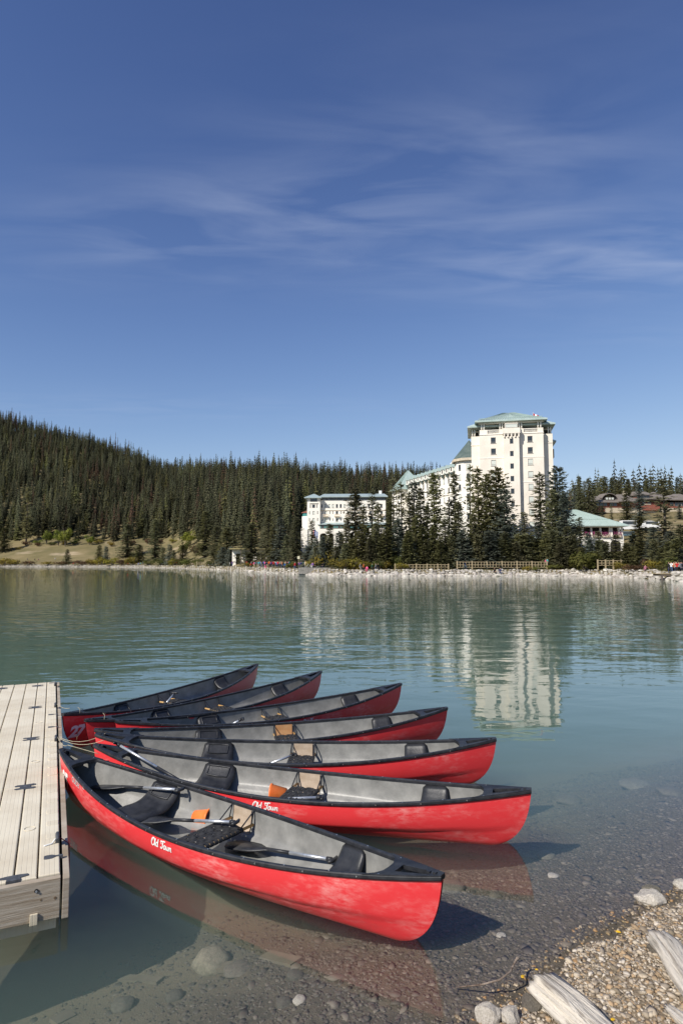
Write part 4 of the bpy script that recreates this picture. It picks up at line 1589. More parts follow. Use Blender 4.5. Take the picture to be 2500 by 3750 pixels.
# ------------------------------------------------------------------ trees
def conifer_crown(h, r_, seed, whorl=.42, per=8, clump=.42, base=.06, power=.8, ragged=.35, droop=.35, cards=5):
    rn = random.Random(seed)
    V = []; F = []

    def tri(p, d, L, w, roll):
        d = d.normalized()
        s = d.cross(Vector((0, 0, 1)))
        if s.length < .05: s = Vector((1, 0, 0))
        s.normalize()
        u = s.cross(d)
        s = s * math.cos(roll) + u * math.sin(roll)
        o = len(V)
        V.extend([p - s * w * .5, p + s * w * .5, p + d * L + s * w * .18, p + d * L - s * w * .18])
        F.append((o, o + 1, o + 2, o + 3))
    z = h * base
    while z < h * .985:
        t = z / h
        env = r_ * max(0, 1 - t) ** power * (1 + .25 * mnoise.noise(Vector((t * 9, seed * 3.1, 0)))) + .12
        if t < .08: env *= .9
        k = max(3, int(per * (.45 + .55 * (1 - t)) + rn.random()))
        a0 = rn.uniform(0, 2 * PI)
        for i in range(k):
            if rn.random() < .08: continue
            a = a0 + 2 * PI * i / k + rn.uniform(-.35, .35)
            L = env * rn.uniform(1 - ragged, 1 + ragged * .5)
            dr = -droop * (1 - t) + .35 * t + rn.uniform(-.15, .15)
            d = Vector((math.cos(a), math.sin(a), dr))
            zz = z + rn.uniform(-.2, .2)
            n = max(2, int(cards * L / r_ + 1.2))
            for j in range(n):
                q = (j + .35) / n
                p = Vector((0, 0, zz)) + d * (L * q) + Vector((0, 0, .12 * L * q * q))
                for sgn in (-1, 1):
                    dd = Vector((math.cos(a + sgn * rn.uniform(.2, 1.0)), math.sin(a + sgn * rn.uniform(.2, 1.0)), dr * .6 + rn.uniform(-.35, .25)))
                    c = clump * rn.uniform(.7, 1.25) * (1.05 - .4 * q)
                    tri(p + Vector((rn.uniform(-.15, .15), rn.uniform(-.15, .15), rn.uniform(-.2, .2))), dd, c * 1.3, c * .8, rn.uniform(-.9, .9))
        z += whorl * rn.uniform(.75, 1.25) * (1 if t < .75 else .7)
    for i in range(8):
        a = rn.uniform(0, 6.28)
        tri(Vector((0, 0, h * (.955 + .005 * i))), Vector((math.cos(a) * .5, math.sin(a) * .5, 1)), .45, .16, 0)
    return V, F


def trunk_mb(h, r0, seed, n=7, limbs=14, crown_r=2.0):
    rn = random.Random(seed)
    pts = []; x = y = 0
    for i in range(7):
        pts.append((x, y, h * .97 * i / 6)); x += rn.uniform(-.06, .06); y += rn.uniform(-.06, .06)
    b = MB().tube(pts, [r0 * (1 - .9 * i / 6) for i in range(7)], n)
    for i in range(limbs):
        t = .08 + .75 * i / limbs
        a = rn.uniform(0, 6.28); L = crown_r * (1 - t) * rn.uniform(.6, .9)
        b.tube([(0, 0, h * t), (math.cos(a) * L, math.sin(a) * L, h * t + L * .05 - .1)], [r0 * .22 * (1 - t) + .02, .015], 4)
    return b


# large conifer kinds: (height, radius); a tree is a copy of one kind scaled to size
KINDS = {}


def tree_kind(key, h, r_, seed, material, **kw):
    V, F = conifer_crown(h, r_, seed, **kw)
    cm = MB().add(V, F).mesh('crown', material)
    tm = trunk_mb(h, .017 * h, seed, crown_r=r_).mesh('trunk', 'bark', True)
    KINDS[key] = (h, r_, cm, tm)


tree_kind('spruce_a', 18, 2.9, 11, 'spruce', whorl=.46, per=9, clump=.5, power=.78)
tree_kind('spruce_b', 18, 2.3, 12, 'spruce', whorl=.50, per=8, clump=.48, power=.7, ragged=.5, droop=.5)
tree_kind('spruce_c', 18, 3.4, 13, 'spruce', whorl=.46, per=10, clump=.55, power=.62, ragged=.45)
tree_kind('pine', 18, 4.0, 14, 'spruce_olive', whorl=.50, per=11, clump=.62, power=.50, ragged=.38, droop=.05, base=.12)
tree_kind('ragged', 18, 2.6, 15, 'spruce', whorl=.62, per=7, clump=.52, power=.55, ragged=.6, droop=.2, base=.10)
tree_kind('young', 8, 1.9, 16, 'spruce', whorl=.30, per=9, clump=.36, power=.85, base=.03, ragged=.28)
tree_kind('young_b', 8, 1.7, 17, 'spruce_olive', whorl=.30, per=9, clump=.36, power=.8, base=.03)
tree_kind('blue', 8, 2.4, 18, 'spruce_blue', whorl=.30, per=10, clump=.40, power=.75, base=.02)


def plant_tree(kind, px, top, wpx, off, label, group, name='spruce_tree', D=None, material=None):
    h0, r0, cm, tm = KINDS[kind]
    if D is None:
        D = shore_d(px) + off
    x = (px - 1250) / FPX * D / .997
    g = ground_z(x, D)
    zt = at_y(px, top, D).z
    h = max(1.5, zt - g)
    w = wpx / FPX * D
    root = empty(name, (x, D, g - .15), random.uniform(0, 6.28), label, 'tree', group)
    root.scale = (w / 2 / r0 * 1.75, w / 2 / r0 * 1.75, (h + .15) / h0)
    c = link('crown', cm, root); link('trunk', tm, root)
    if material:
        c.material_slots[0].link = 'OBJECT'; c.material_slots[0].material = M(material)
    return root


random.seed(5)
ORD = ['first', 'second', 'third', 'fourth', 'fifth', 'sixth', 'seventh', 'eighth', 'ninth', 'tenth', 'eleventh', 'twelfth', 'thirteenth', 'fourteenth',
       'fifteenth', 'sixteenth', 'seventeenth', 'eighteenth', 'nineteenth', 'twentieth']
# (phrase, group, [(kind, px, top, width px, metres behind the waterline)])
ROWS_T = [
    ('tall dark spruce before the long low hotel wing', 'tall spruces before the hotel', [
        ('spruce_c', 1299, 1783, 86, 13), ('spruce_b', 1330, 1850, 50, 12), ('spruce_a', 1268, 1895, 46, 12), ('ragged', 1364, 1790, 52, 15), ('spruce_a', 1384, 1842, 62, 11), ('spruce_a', 1426, 1835, 66, 12), ('ragged', 1438, 1747, 50, 19),
        ('ragged', 1467, 1765, 56, 17), ('spruce_a', 1498, 1800, 58, 15)]),
    ('tall spruce before the dormered hotel wing', 'tall spruces before the hotel', [
        ('spruce_b', 1517, 1760, 70, 16), ('spruce_a', 1540, 1785, 64, 13), ('spruce_c', 1590, 1731, 82, 14), ('spruce_a', 1562, 1850, 50, 18),
        ('spruce_b', 1665, 1729, 62, 18), ('ragged', 1640, 1835, 48, 20)]),
    ('tall tree before the hotel tower', 'tall trees before the hotel tower', [
        ('ragged', 1724, 1699, 50, 20), ('spruce_b', 1750, 1708, 64, 17), ('pine', 1783, 1738, 74, 16), ('pine', 1818, 1716, 118, 17), ('pine', 1846, 1790, 90, 14),
        ('spruce_b', 1979, 1729, 76, 18), ('pine', 2044, 1708, 96, 17), ('spruce_c', 2022, 1790, 74, 14), ('spruce_c', 2066, 1800, 74, 13)]),
    ('pointed young spruce before the long low hotel wing', 'lower spruces by the lake path', [
        ('spruce_a', 1086, 1893, 62, 14), ('spruce_b', 1142, 1905, 38, 12), ('young', 1157, 1974, 44, 9), ('spruce_a', 1207, 1917, 58, 13), ('young', 1180, 1965, 40, 8), ('young', 1241, 1948, 48, 12),
        ('young', 1264, 1990, 44, 9), ('young_b', 1310, 1948, 46, 9), ('young_b', 1341, 1928, 46, 10), ('spruce_a', 1376, 1915, 54, 9), ('spruce_a', 1414, 1940, 72, 8)]),
    ('dense lower spruce before the dormered wing', 'lower spruces by the lake path', [
        ('young', 1455, 1900, 58, 9), ('young_b', 1494, 1948, 52, 8), ('young', 1520, 1890, 50, 11), ('young_b', 1544, 1925, 50, 9), ('young', 1586, 1928, 54, 9), ('spruce_a', 1628, 1900, 60, 9),
        ('young', 1610, 1975, 46, 7)]),
    ('dense lower spruce at the foot of the hotel tower', 'lower spruces by the lake path', [
        ('spruce_a', 1678, 1835, 66, 12), ('young', 1650, 1960, 50, 8), ('young_b', 1690, 1945, 70, 8), ('spruce_a', 1733, 1880, 64, 13), ('young', 1745, 1960, 60, 8), ('young', 1791, 1945, 84, 8),
        ('spruce_a', 1846, 1950, 74, 8), ('spruce_b', 1921, 1876, 48, 13), ('young', 1918, 1955, 72, 9), ('young', 1885, 1985, 54, 7), ('spruce_a', 1968, 1910, 60, 11),
        ('young', 2021, 1942, 64, 8), ('spruce_a', 2075, 1926, 66, 9), ('young', 2048, 1990, 56, 6)]),
    ('spruce before the green roofed pavilion', 'spruces before the pavilion', [
        ('spruce_b', 2119, 1895, 50, 14), ('young', 2100, 1960, 52, 9), ('young', 2150, 1955, 46, 9), ('spruce_a', 2188, 1945, 56, 12), ('young', 2215, 1985, 48, 8), ('spruce_a', 2250, 1957, 62, 12),
        ('young', 2290, 1990, 44, 9)]),
    ('spruce on the right hand shore bank', 'spruces on the right hand bank', [
        ('spruce_a', 2339, 1890, 96, 16), ('ragged', 2427, 1752, 90, 22), ('spruce_a', 2388, 1928, 70, 14), ('spruce_a', 2450, 1945, 70, 14), ('spruce_c', 2489, 1920, 74, 18), ('young', 2312, 1955, 50, 14),
        ('young', 2418, 1985, 60, 12)]),
    ('dark spruce among the lakeside crowd', 'spruces beside the boathouse', [
        ('spruce_a', 753, 1872, 62, 40), ('spruce_a', 795, 1925, 64, 24), ('spruce_c', 832, 1930, 68, 26), ('spruce_b', 891, 1922, 42, 26), ('spruce_a', 921, 1918, 74, 22),
        ('spruce_c', 983, 1864, 60, 30), ('spruce_a', 1025, 1893, 56, 22), ('young', 1050, 1960, 44, 14), ('spruce_b', 1000, 1925, 40, 18)]),
    ('silvery blue spruce beside the boathouse', 'spruces beside the boathouse', [('blue', 818, 2005, 46, 14), ('blue', 848, 2003, 44, 12)]),
    ('dark spruce on the left hand meadow', 'spruces on the meadow', [
        ('spruce_a', 20, 1932, 46, 45), ('ragged', 100, 1782, 34, 70), ('young', 252, 2012, 27, 12), ('young', 368, 1997, 30, 18), ('young', 393, 2002, 27, 12), ('spruce_a', 469, 1919, 62, 45),
        ('young', 513, 1995, 46, 25), ('spruce_a', 571, 1901, 54, 30), ('young', 600, 2005, 26, 10), ('young', 625, 1995, 34, 12), ('spruce_a', 672, 1995, 44, 16), ('young', 640, 2015, 26, 9)]),
    ('hillside conifer standing near the brown lodge', 'conifers round the lodge', [
        ('spruce_a', 2295, 1783, 50, 70), ('spruce_b', 2343, 1772, 46, 62), ('ragged', 2205, 1850, 22, 80), ('ragged', 2238, 1845, 16, 80), ('spruce_a', 2488, 1845, 24, 85)]),
    ('tall conifer on the skyline right of the tower', 'skyline conifers right of the tower', [
        ('spruce_b', 2104, 1772, 22, 110), ('spruce_a', 2124, 1743, 34, 105), ('spruce_b', 2142, 1760, 26, 112), ('spruce_a', 2157, 1750, 36, 104), ('spruce_b', 2172, 1765, 30, 114),
        ('pine', 2216, 1745, 52, 125), ('spruce_a', 2242, 1748, 32, 125), ('spruce_b', 2268, 1757, 30, 125), ('spruce_a', 2303, 1752, 34, 125), ('spruce_b', 2328, 1762, 26, 130),
        ('spruce_a', 2374, 1750, 34, 140), ('spruce_b', 2430, 1760, 26, 150), ('spruce_b', 2455, 1756, 26, 150), ('spruce_a', 2484, 1746, 34, 150)]),
]
for phrase, a, b, st_, tp in (('small spruce of the front row before the low wing', 1130, 1290, 26, 1985), ('small spruce of the front row before the terrace end', 1330, 1450, 24, 1975),
                            ('small spruce of the front row before the dormered wing', 1462, 1660, 24, 1965), ('small spruce of the front row behind the long fence', 1672, 1860, 22, 1975),
                            ('small spruce of the front row right of the tower foot', 1868, 2100, 25, 1968), ('small spruce of the front row before the pavilion wall', 2130, 2300, 26, 2000),
                            ('small spruce of the front row on the right bank', 2312, 2500, 26, 1985)):
    l_ = []
    q = a
    while q < b:
        l_.append((random.choice(['young', 'young', 'young_b', 'spruce_a']), q + random.uniform(-5, 5), tp + random.uniform(-28, 28), random.uniform(40, 58), random.uniform(7.5, 11)))
        q += st_
    ROWS_T.append((phrase, 'young spruces in the front row by the lake path', l_))
TREES = []
for phrase, grp, lst in ROWS_T:
    lst = sorted(lst, key=lambda a: a[1])
    for i, (kd, px, top, w, off) in enumerate(lst):
        if len(lst) == 2:
            lab = ('left one' if i == 0 else 'right one') + ' of two, ' + phrase
        else:
            lab = phrase + ', ' + ORD[i] + ' from the left'
        D = None
        if px > 2150 and off > 55:
            D = 118 + off
        TREES.append(plant_tree(kd, px, top, w, off, lab, grp, D=D, material=random.choice([None, None, None, 'spruce_olive', 'spruce_olive', 'spruce_blue'])))


# ------------------------------------------------------------------ hillside forest
def far_tree(seed, h, r_, material):
    rn = random.Random(seed)
    V = []; F = []
    z = h * .10
    nw = 15
    for i in range(nw):
        t = .08 + .90 * i / nw
        env = r_ * (1 - t) ** .62 * rn.uniform(.75, 1.15) + .1
        k = 7 if t < .6 else 5
        a0 = rn.uniform(0, 6.28)
        for j in range(k):
            a = a0 + 2 * PI * j / k + rn.uniform(-.3, .3)
            L = env * rn.uniform(.7, 1.2)
            wv = L * .55 + .12
            c, s = math.cos(a), math.sin(a)
            zb = h * t + rn.uniform(-.25, .25)
            o = len(V)
            V += [Vector((c * .05, s * .05, zb + .45)), Vector((c * L * .7 - s * wv * .5, s * L * .7 + c * wv * .5, zb - .35 * L * .3)),
                  Vector((c * L, s * L, zb - .30 * L - .1)), Vector((c * L * .7 + s * wv * .5, s * L * .7 - c * wv * .5, zb - .35 * L * .3))]
            F.append((o, o + 1, o + 2, o + 3))
    o = len(V)
    V += [Vector((-.14, 0, h * .93)), Vector((.14, 0, h * .93)), Vector((0, .0, h * 1.01)), Vector((0, .14, h * .93)), Vector((0, -.14, h * .93))]
    F += [(o, o + 1, o + 2), (o + 3, o + 4, o + 2)]
    b = MB().add(V, F)
    b.tube([(0, 0, -1), (0, 0, h * .9)], [.012 * h, .03], 5, mi=1)
    return b.mesh('forest_tree', [material, 'bark'])


mat('forest_dark', (0.062, 0.066, 0.036), (0.108, 0.108, 0.060), scale=.05, rough=.8, rnd=.42, spec=.15, coords='Object')
mat('forest_olive', (0.095, 0.095, 0.036), (0.145, 0.138, 0.056), scale=.05, rough=.8, rnd=.35, spec=.15)
mat('forest_brown', (0.100, 0.062, 0.038), (0.130, 0.088, 0.055), scale=.05, rough=.8, rnd=.3, spec=.15)
for k_ in ('forest_dark', 'forest_olive', 'forest_brown'):
    leafy(k_)
FT = [far_tree(i, 18 + (i % 3) * 1.5, r_, m) for i, (r_, m) in enumerate([(3.6, 'forest_dark'), (2.9, 'forest_dark'), (4.1, 'forest_dark'), (3.2, 'forest_dark'), (3.5, 'forest_olive'), (2.6, 'forest_brown')])]


def in_hotel(x, y):
    px = 1250 + FPX * x / y
    return 1080 < px < 2090 and y < 312


pts = []
st = 6.3
rnf = random.Random(99)
yy = 215
while yy < 905:
    xw = yy * .86
    xx = -xw
    while xx < xw:
        x = xx + rnf.uniform(-.48, .48) * st; y = yy + rnf.uniform(-.48, .48) * st
        px = 1250 + FPX * x / y
        fd = ip(px, FK, FD) + 9 * mnoise.noise(Vector((x * .03, y * .03, 2)))
        rd = ip(px, RK, RD)
        if px > 2080 and px < 2620:
            lo = 262                     # the lodge stands in front
        else:
            lo = fd
        if lo < y < rd + 25 and not in_hotel(x, y):
            pts.append((x, y))
        xx += st
    yy += st * (1 if yy < 500 else 1.25)
info = []
for (x, y) in pts:
    hh = rnf.uniform(.58, 1.2) * (1 + .18 * mnoise.noise(Vector((x * .02, y * .02, 8))))
    if rnf.random() < .12: hh *= 1.25
    if y < 300: hh *= .9
    v = rnf.choices([0, 1, 2, 3, 4, 5], [5, 5, 4, 5, 3, .7])[0]
    # the wood thins to brown dead patches here and there
    if mnoise.noise(Vector((x * .015, y * .015, 30))) > .38 and rnf.random() < .35: v = 5
    info.append((x, y, ground_z(x, y) - .3, hh, v, rnf.uniform(0, 6.28), min(1.0, hh) * rnf.uniform(.75, 1.2)))
# those that show largest stand as trees of their own: the wood's front edge
vis = [i for i, t in enumerate(info) if 0 < 1250 + FPX * t[0] / t[1] < 2500]
vis.sort(key=lambda i: info[i][1] - ip(1250 + FPX * info[i][0] / info[i][1], FK, FD) * 1.0)
n_ind = 300 - len(TREES)
# drop those hidden behind the tower
chosen = [i for i in vis if not (1690 < 1250 + FPX * info[i][0] / info[i][1] < 2040)][:n_ind]
cs = set(chosen)
first_of = {}
for i in chosen:
    x, y, z, s, v, a, wd_ = info[i]
    o = link('forest_spruce', FT[v])
    o.location = (x, y, z); o.scale = (wd_, wd_, s); o.rotation_euler = (0, 0, a)
    pxx = 1250 + FPX * x / y
    where = ('far left above the meadow' if pxx < 250 else 'above the middle of the left meadow' if pxx < 480 else 'above the right end of the meadow' if pxx < 700 else 'behind the boathouse' if pxx < 1000
             else 'left of the low hotel wing' if pxx < 1110 else 'behind the low hotel wing' if pxx < 1700 else 'right of the hotel tower')
    tone = {4: 'olive green', 5: 'thin brownish'}.get(v, 'broad dark' if v == 2 else 'slender dark' if v == 1 else 'dark')
    tag(o, tone + ' conifer at the forest edge ' + where, 'tree', 'conifers along the forest edge ' + where)
    first_of.setdefault(v, o)
for v in range(6):
    if v not in first_of:
        i = chosen[v]; first_of[v] = link('forest_spruce', FT[v])
        x, y, z, s, _, a, _w = info[vis[-1 - v]]
        first_of[v].location = (x, y, z)
        tag(first_of[v], 'slender conifer in the hillside forest', 'tree', 'conifers in the forest')


def forest_mass():
    rest = [t for i, t in enumerate(info) if i not in cs]
    me = bpy.data.meshes.new('forest')
    me.from_pydata([(t[0], t[1], t[2]) for t in rest], [], [])
    for nm, k in (('size', 3), ('turn', 5), ('wide', 6)):
        at = me.attributes.new(nm, 'FLOAT', 'POINT')
        at.data.foreach_set('value', [t[k] for t in rest])
    at = me.attributes.new('kindno', 'INT', 'POINT')
    at.data.foreach_set('value', [int(t[4]) for t in rest])
    o = link('forest', me)
    ng = bpy.data.node_groups.new('forest_nodes', 'GeometryNodeTree')
    ng.interface.new_socket('Geometry', in_out='INPUT', socket_type='NodeSocketGeometry')
    ng.interface.new_socket('Geometry', in_out='OUTPUT', socket_type='NodeSocketGeometry')
    gi = ng.nodes.new('NodeGroupInput'); go = ng.nodes.new('NodeGroupOutput')
    jg = ng.nodes.new('GeometryNodeJoinGeometry')

    def attr(nm, tp):
        a = ng.nodes.new('GeometryNodeInputNamedAttribute'); a.data_type = tp
        a.inputs['Name'].default_value = nm
        return next(s for s in a.outputs if s.enabled and s.name == 'Attribute')
    kn = attr('kindno', 'INT'); sz = attr('size', 'FLOAT'); tn = attr('turn', 'FLOAT'); wd = attr('wide', 'FLOAT')
    cv = ng.nodes.new('ShaderNodeCombineXYZ'); ng.links.new(tn, cv.inputs[2])
    cs_ = ng.nodes.new('ShaderNodeCombineXYZ')
    for q in range(3): ng.links.new(wd if q < 2 else sz, cs_.inputs[q])
    for v in range(6):
        oi = ng.nodes.new('GeometryNodeObjectInfo'); oi.inputs['Object'].default_value = first_of[v]
        oi.inputs['As Instance'].default_value = True
        cmp_ = ng.nodes.new('FunctionNodeCompare'); cmp_.data_type = 'INT'; cmp_.operation = 'EQUAL'
        ins = [s for s in cmp_.inputs if s.enabled and s.type == 'INT']
        ng.links.new(kn, ins[0]); ins[1].default_value = v
        ip_ = ng.nodes.new('GeometryNodeInstanceOnPoints')
        ng.links.new(gi.outputs[0], ip_.inputs['Points'])
        ng.links.new(cmp_.outputs[0], ip_.inputs['Selection'])
        ng.links.new(oi.outputs['Geometry'], ip_.inputs['Instance'])
        ng.links.new(cv.outputs[0], ip_.inputs['Rotation'])
        ng.links.new(cs_.outputs[0], ip_.inputs['Scale'])
        ng.links.new(ip_.outputs[0], jg.inputs[0])
    ng.links.new(jg.outputs[0], go.inputs[0])
    md = o.modifiers.new('scatter', 'NODES'); md.node_group = ng
    tag(o, kind='stuff')


forest_mass()


# ------------------------------------------------------------------ leafy trees and shrubs on the bank
def bush_mesh(seed, material, n=420, tall=1.0):
    rn = random.Random(seed)
    lobes = [(Vector((rn.uniform(-.5, .5), rn.uniform(-.5, .5), rn.uniform(.3, .75) * tall)), rn.uniform(.28, .48)) for _ in range(9)]
    b = MB()
    for i in range(n):
        c, r_ = rn.choice(lobes)
        d = Vector((rn.gauss(0, 1), rn.gauss(0, 1), rn.gauss(0, 1) * .8 + .15)).normalized()
        p = c + d * r_ * rn.uniform(.55, 1.08)
        if p.z < 0.02: p.z = rn.uniform(.02, .2)
        s = rn.uniform(.045, .10)
        u = d.cross(Vector((rn.gauss(0, 1), rn.gauss(0, 1), rn.gauss(0, 1)))).normalized(); w = d.cross(u)
        u = (u + d * rn.uniform(-.6, .6)).normalized()
        b.add([p - u * s, p + w * s * .7, p + u * s, p - w * s * .7], [(0, 1, 2, 3)])
    return b.mesh('foliage', material)


def stem_mesh(seed, tall=1.0):
    rn = random.Random(seed)
    b = MB()
    for i in range(7):
        a = rn.uniform(0, 6.28); q = rn.uniform(.2, .5)
        b.tube([(0, 0, -.05), (math.cos(a) * q * .5, math.sin(a) * q * .5, .35 * tall), (math.cos(a) * q, math.sin(a) * q, .8 * tall)], [.03, .02, .006], 5)
    return b.mesh('stems', 'bark')


BUSH = {(m, k): bush_mesh(hash((m, k)) % 1000 if False else (ord(m[0]) * 7 + k * 13), m, 460, t) for m in ('autumn_leaf', 'green_leaf', 'brown_leaf') for k, t in ((0, 1.0), (1, 1.0))}
BUSH[('aspen_leaf', 2)] = bush_mesh(77, 'aspen_leaf', 1100, 2.6)
BUSH[('green_leaf', 3)] = bush_mesh(78, 'green_leaf', 1400, 1.15)
STEM = {0: stem_mesh(1), 2: stem_mesh(2, 2.6)}


def shrub(px, top, wpx, off, m, k, label, group, name='shrub', D=None, cat='shrub'):
    if D is None: D = shore_d(px) + off
    x = (px - 1250) / FPX * D
    g = ground_z(x, D)
    h = max(.6, (at_y(px, top, D).z - g) * (1.3 if k < 2 else 1))
    w = wpx / FPX * D
    root = empty(name, (x, D, g - .05), random.uniform(0, 6.28), label, cat, group)
    hh = 3.0 if k == 2 else 1.15
    root.scale = (w / 1.15, w / 1.15, h / hh)
    link('foliage', BUSH[(m, k)], root); link('stems', STEM[2 if k == 2 else 0], root)
    return root


for i, (px, top, w) in enumerate(((172, 1930, 30), (215, 1925, 30), (240, 1915, 34), (138, 1980, 24), (328, 1954, 24), (695, 1925, 36), (270, 1985, 20))):
    shrub(px, top - 12, w, 0, 'aspen_leaf', 2, 'bright yellow green aspen at the forest foot, ' + ['second', 'third', 'fourth', 'leftmost', 'sixth', 'rightmost', 'fifth'][i] + (' from the left' if i not in (3, 5) else ''),
          'aspens at the foot of the forest', 'aspen_tree', D=ip(px, FK, FD) - 8 - (i % 3) * 4, cat='tree')
SH_L = [
    ('golden shrub on the shore below the left meadow', 'shrubs below the left meadow', [(20, 2048, 55, 5, 'autumn_leaf', 0), (60, 2052, 50, 5, 'autumn_leaf', 1), (110, 2055, 40, 5, 'brown_leaf', 0), (180, 2058, 36, 5, 'autumn_leaf', 0), (230, 2056, 44, 5, 'brown_leaf', 1),
                                                                    (300, 2054, 50, 5, 'brown_leaf', 0), (335, 2050, 44, 5, 'autumn_leaf', 1), (370, 2046, 40, 6, 'autumn_leaf', 0), (415, 2048, 44, 5, 'autumn_leaf', 0), (450, 2050, 44, 5, 'brown_leaf', 1),
                                                                    (490, 2042, 50, 6, 'autumn_leaf', 1), (545, 2055, 40, 5, 'green_leaf', 0), (590, 2052, 40, 5, 'green_leaf', 1), (640, 2050, 44, 6, 'autumn_leaf', 0)]),
    ('leafy shrub on the bank left of the crowd', 'shrubs left of the crowd', [(690, 2050, 46, 5, 'green_leaf', 0), (730, 2048, 40, 5, 'green_leaf', 1), (780, 2056, 34, 4, 'green_leaf', 0), (720, 1995, 40, 45, 'brown_leaf', 0), (680, 1990, 40, 50, 'green_leaf', 1), (910, 2062, 28, 7, 'autumn_leaf', 0)]),
    ('yellowing shrub behind the stone terrace wall', 'shrubs by the terrace wall', [(1065, 2062, 36, 4, 'green_leaf', 1), (1140, 2052, 36, 8, 'autumn_leaf', 0), (1160, 2038, 44, 9, 'autumn_leaf', 1), (1190, 2030, 54, 9, 'autumn_leaf', 0), (1228, 2045, 40, 9, 'autumn_leaf', 1)]),
    ('broad yellow shrub on the bank left of the wooden fence', 'yellow shrubs left of the fence', [(1265, 2052, 56, 5, 'autumn_leaf', 0), (1296, 2048, 60, 5, 'autumn_leaf', 1), (1325, 2058, 50, 5, 'autumn_leaf', 0), (1385, 2056, 40, 5, 'green_leaf', 0), (1410, 2058, 36, 5, 'autumn_leaf', 1),
                                                                                 (1452, 2042, 44, 7, 'green_leaf', 1), (1470, 2064, 36, 4, 'autumn_leaf', 0)]),
    ('low shrub growing in the riprap before the fence', 'shrubs in the rocks', [(1930, 2074, 36, 2.5, 'autumn_leaf', 1), (1960, 2076, 26, 2.5, 'green_leaf', 0), (2020, 2070, 50, 4, 'green_leaf', 1), (2265, 2062, 42, 3.5, 'autumn_leaf', 0), (2305, 2068, 50, 3.5, 'brown_leaf', 0), (2335, 2070, 46, 4, 'brown_leaf', 1)]),
    ('golden shrub behind the people at the right edge', 'shrubs at the right edge', [(2390, 2058, 60, 6, 'autumn_leaf', 0), (2425, 2052, 50, 8, 'autumn_leaf', 1), (2470, 2048, 50, 9, 'green_leaf', 0), (2370, 2048, 44, 9, 'brown_leaf', 0)]),
]
for phrase, grp, lst in SH_L:
    lst = sorted(lst, key=lambda a: a[0])
    for i, (px, top, w, off, m, k) in enumerate(lst):
        shrub(px, top, w, off, m, k, phrase + ', ' + ORD[i] + ' from the left', grp)
for i in range(16):
    px = 15 + i * 44 + random.uniform(-12, 12)
    D = ip(px, FK, FD) - random.uniform(2, 22)
    kind_, word_ = random.choice([('brown_leaf', 'brown'), ('green_leaf', 'green'), ('autumn_leaf', 'yellowing')])
    gx = (px - 1250) / FPX * D
    tp = 2060 - (ground_z(gx, D) - CAMH + random.uniform(1.6, 3.2)) / D * FPX
    shrub(px, tp, random.uniform(16, 30), 0, kind_, i % 2, word_ + ' shrub at the forest foot above the left meadow, ' + ORD[i] + ' from the left', 'shrubs at the forest foot', D=D)
shrub(2140, 2022, 92, 3.5, 'green_leaf', 3, 'big round green bush at the water edge right of the tower', None)


# ------------------------------------------------------------------ shoreline rocks
RM = [rock_mesh('rock', 100 + i, 'shore_rock', 2, .25, .58) for i in range(9)]
rr = random.Random(21)
cand = []
px = -60.0
while px < 2600:
    D0 = shore_d(px)
    spacing = .75
    for k in range(6):
        s = -.35 + k * .72 + rr.uniform(-.25, .25)
        x = (px - 1250) / FPX * (D0 + s); y = D0 + s
        y += -1.2 * mnoise.noise(Vector((x * .12, y * .12, 0))) * 1.0
        size = rr.uniform(.26, .52) * (1.25 if k < 3 else 1) * (1.3 if rr.random() < .12 else 1)
        z = max(ground_z(x, y), -.12) + size * .12
        cand.append((size / y, x, y, z, size))
    px += spacing / D0 * FPX
cand_v = sorted([c for c in cand if -20 < 1250 + FPX * c[1] / c[2] < 2520], reverse=True)
ind = set(c[1:4] for c in cand_v[:300])
for c in cand_v[:300]:
    _, x, y, z, size = c
    o = link('boulder', rr.choice(RM))
    o.location = (x, y, z); o.rotation_euler = (rr.uniform(-.25, .25), rr.uniform(-.25, .25), rr.uniform(0, 6.28))
    o.scale = (size * rr.uniform(1, 1.45), size, size * rr.uniform(.8, 1.2))
    pxx = 1250 + FPX * x / y
    where = ('below the left meadow' if pxx < 650 else 'below the lakeside crowd' if pxx < 1090 else 'under the stone terrace wall' if pxx < 1250 else 'between the terrace and the fence' if pxx < 1440
             else 'below the left hand fence' if pxx < 1660 else 'below the fence under the tower' if pxx < 2010 else 'below the round green bush' if pxx < 2190 else 'right of the round green bush' if pxx < 2330 else 'at the right end of the shore')
    tag(o, ('large' if size > .55 else 'middling' if size > .42 else 'small') + ' pale boulder in the riprap ' + where, 'rock', 'riprap boulders ' + where)
rest = [c for c in cand if c[1:4] not in ind]
P = np.array([[c[1], c[2], c[3]] for c in rest]); r_ = np.array([c[4] for c in rest])
pebble_field('shore_rubble', P, r_, .6, 'shore_rubble', .22)
# small rubble filling between the boulders, and a pale gravel skirt
fill = []
for c in cand:
    for q in range(2):
        x = c[1] + rr.uniform(-.5, .5); y = c[2] + rr.uniform(-.4, .4)
        fill.append((x, y, max(ground_z(x, y), -.1) + .05, rr.uniform(.10, .22)))
A = np.array(fill)
pebble_field('shore_rubble', A[:, :3], A[:, 3], .7, 'shore_rubble', .25)


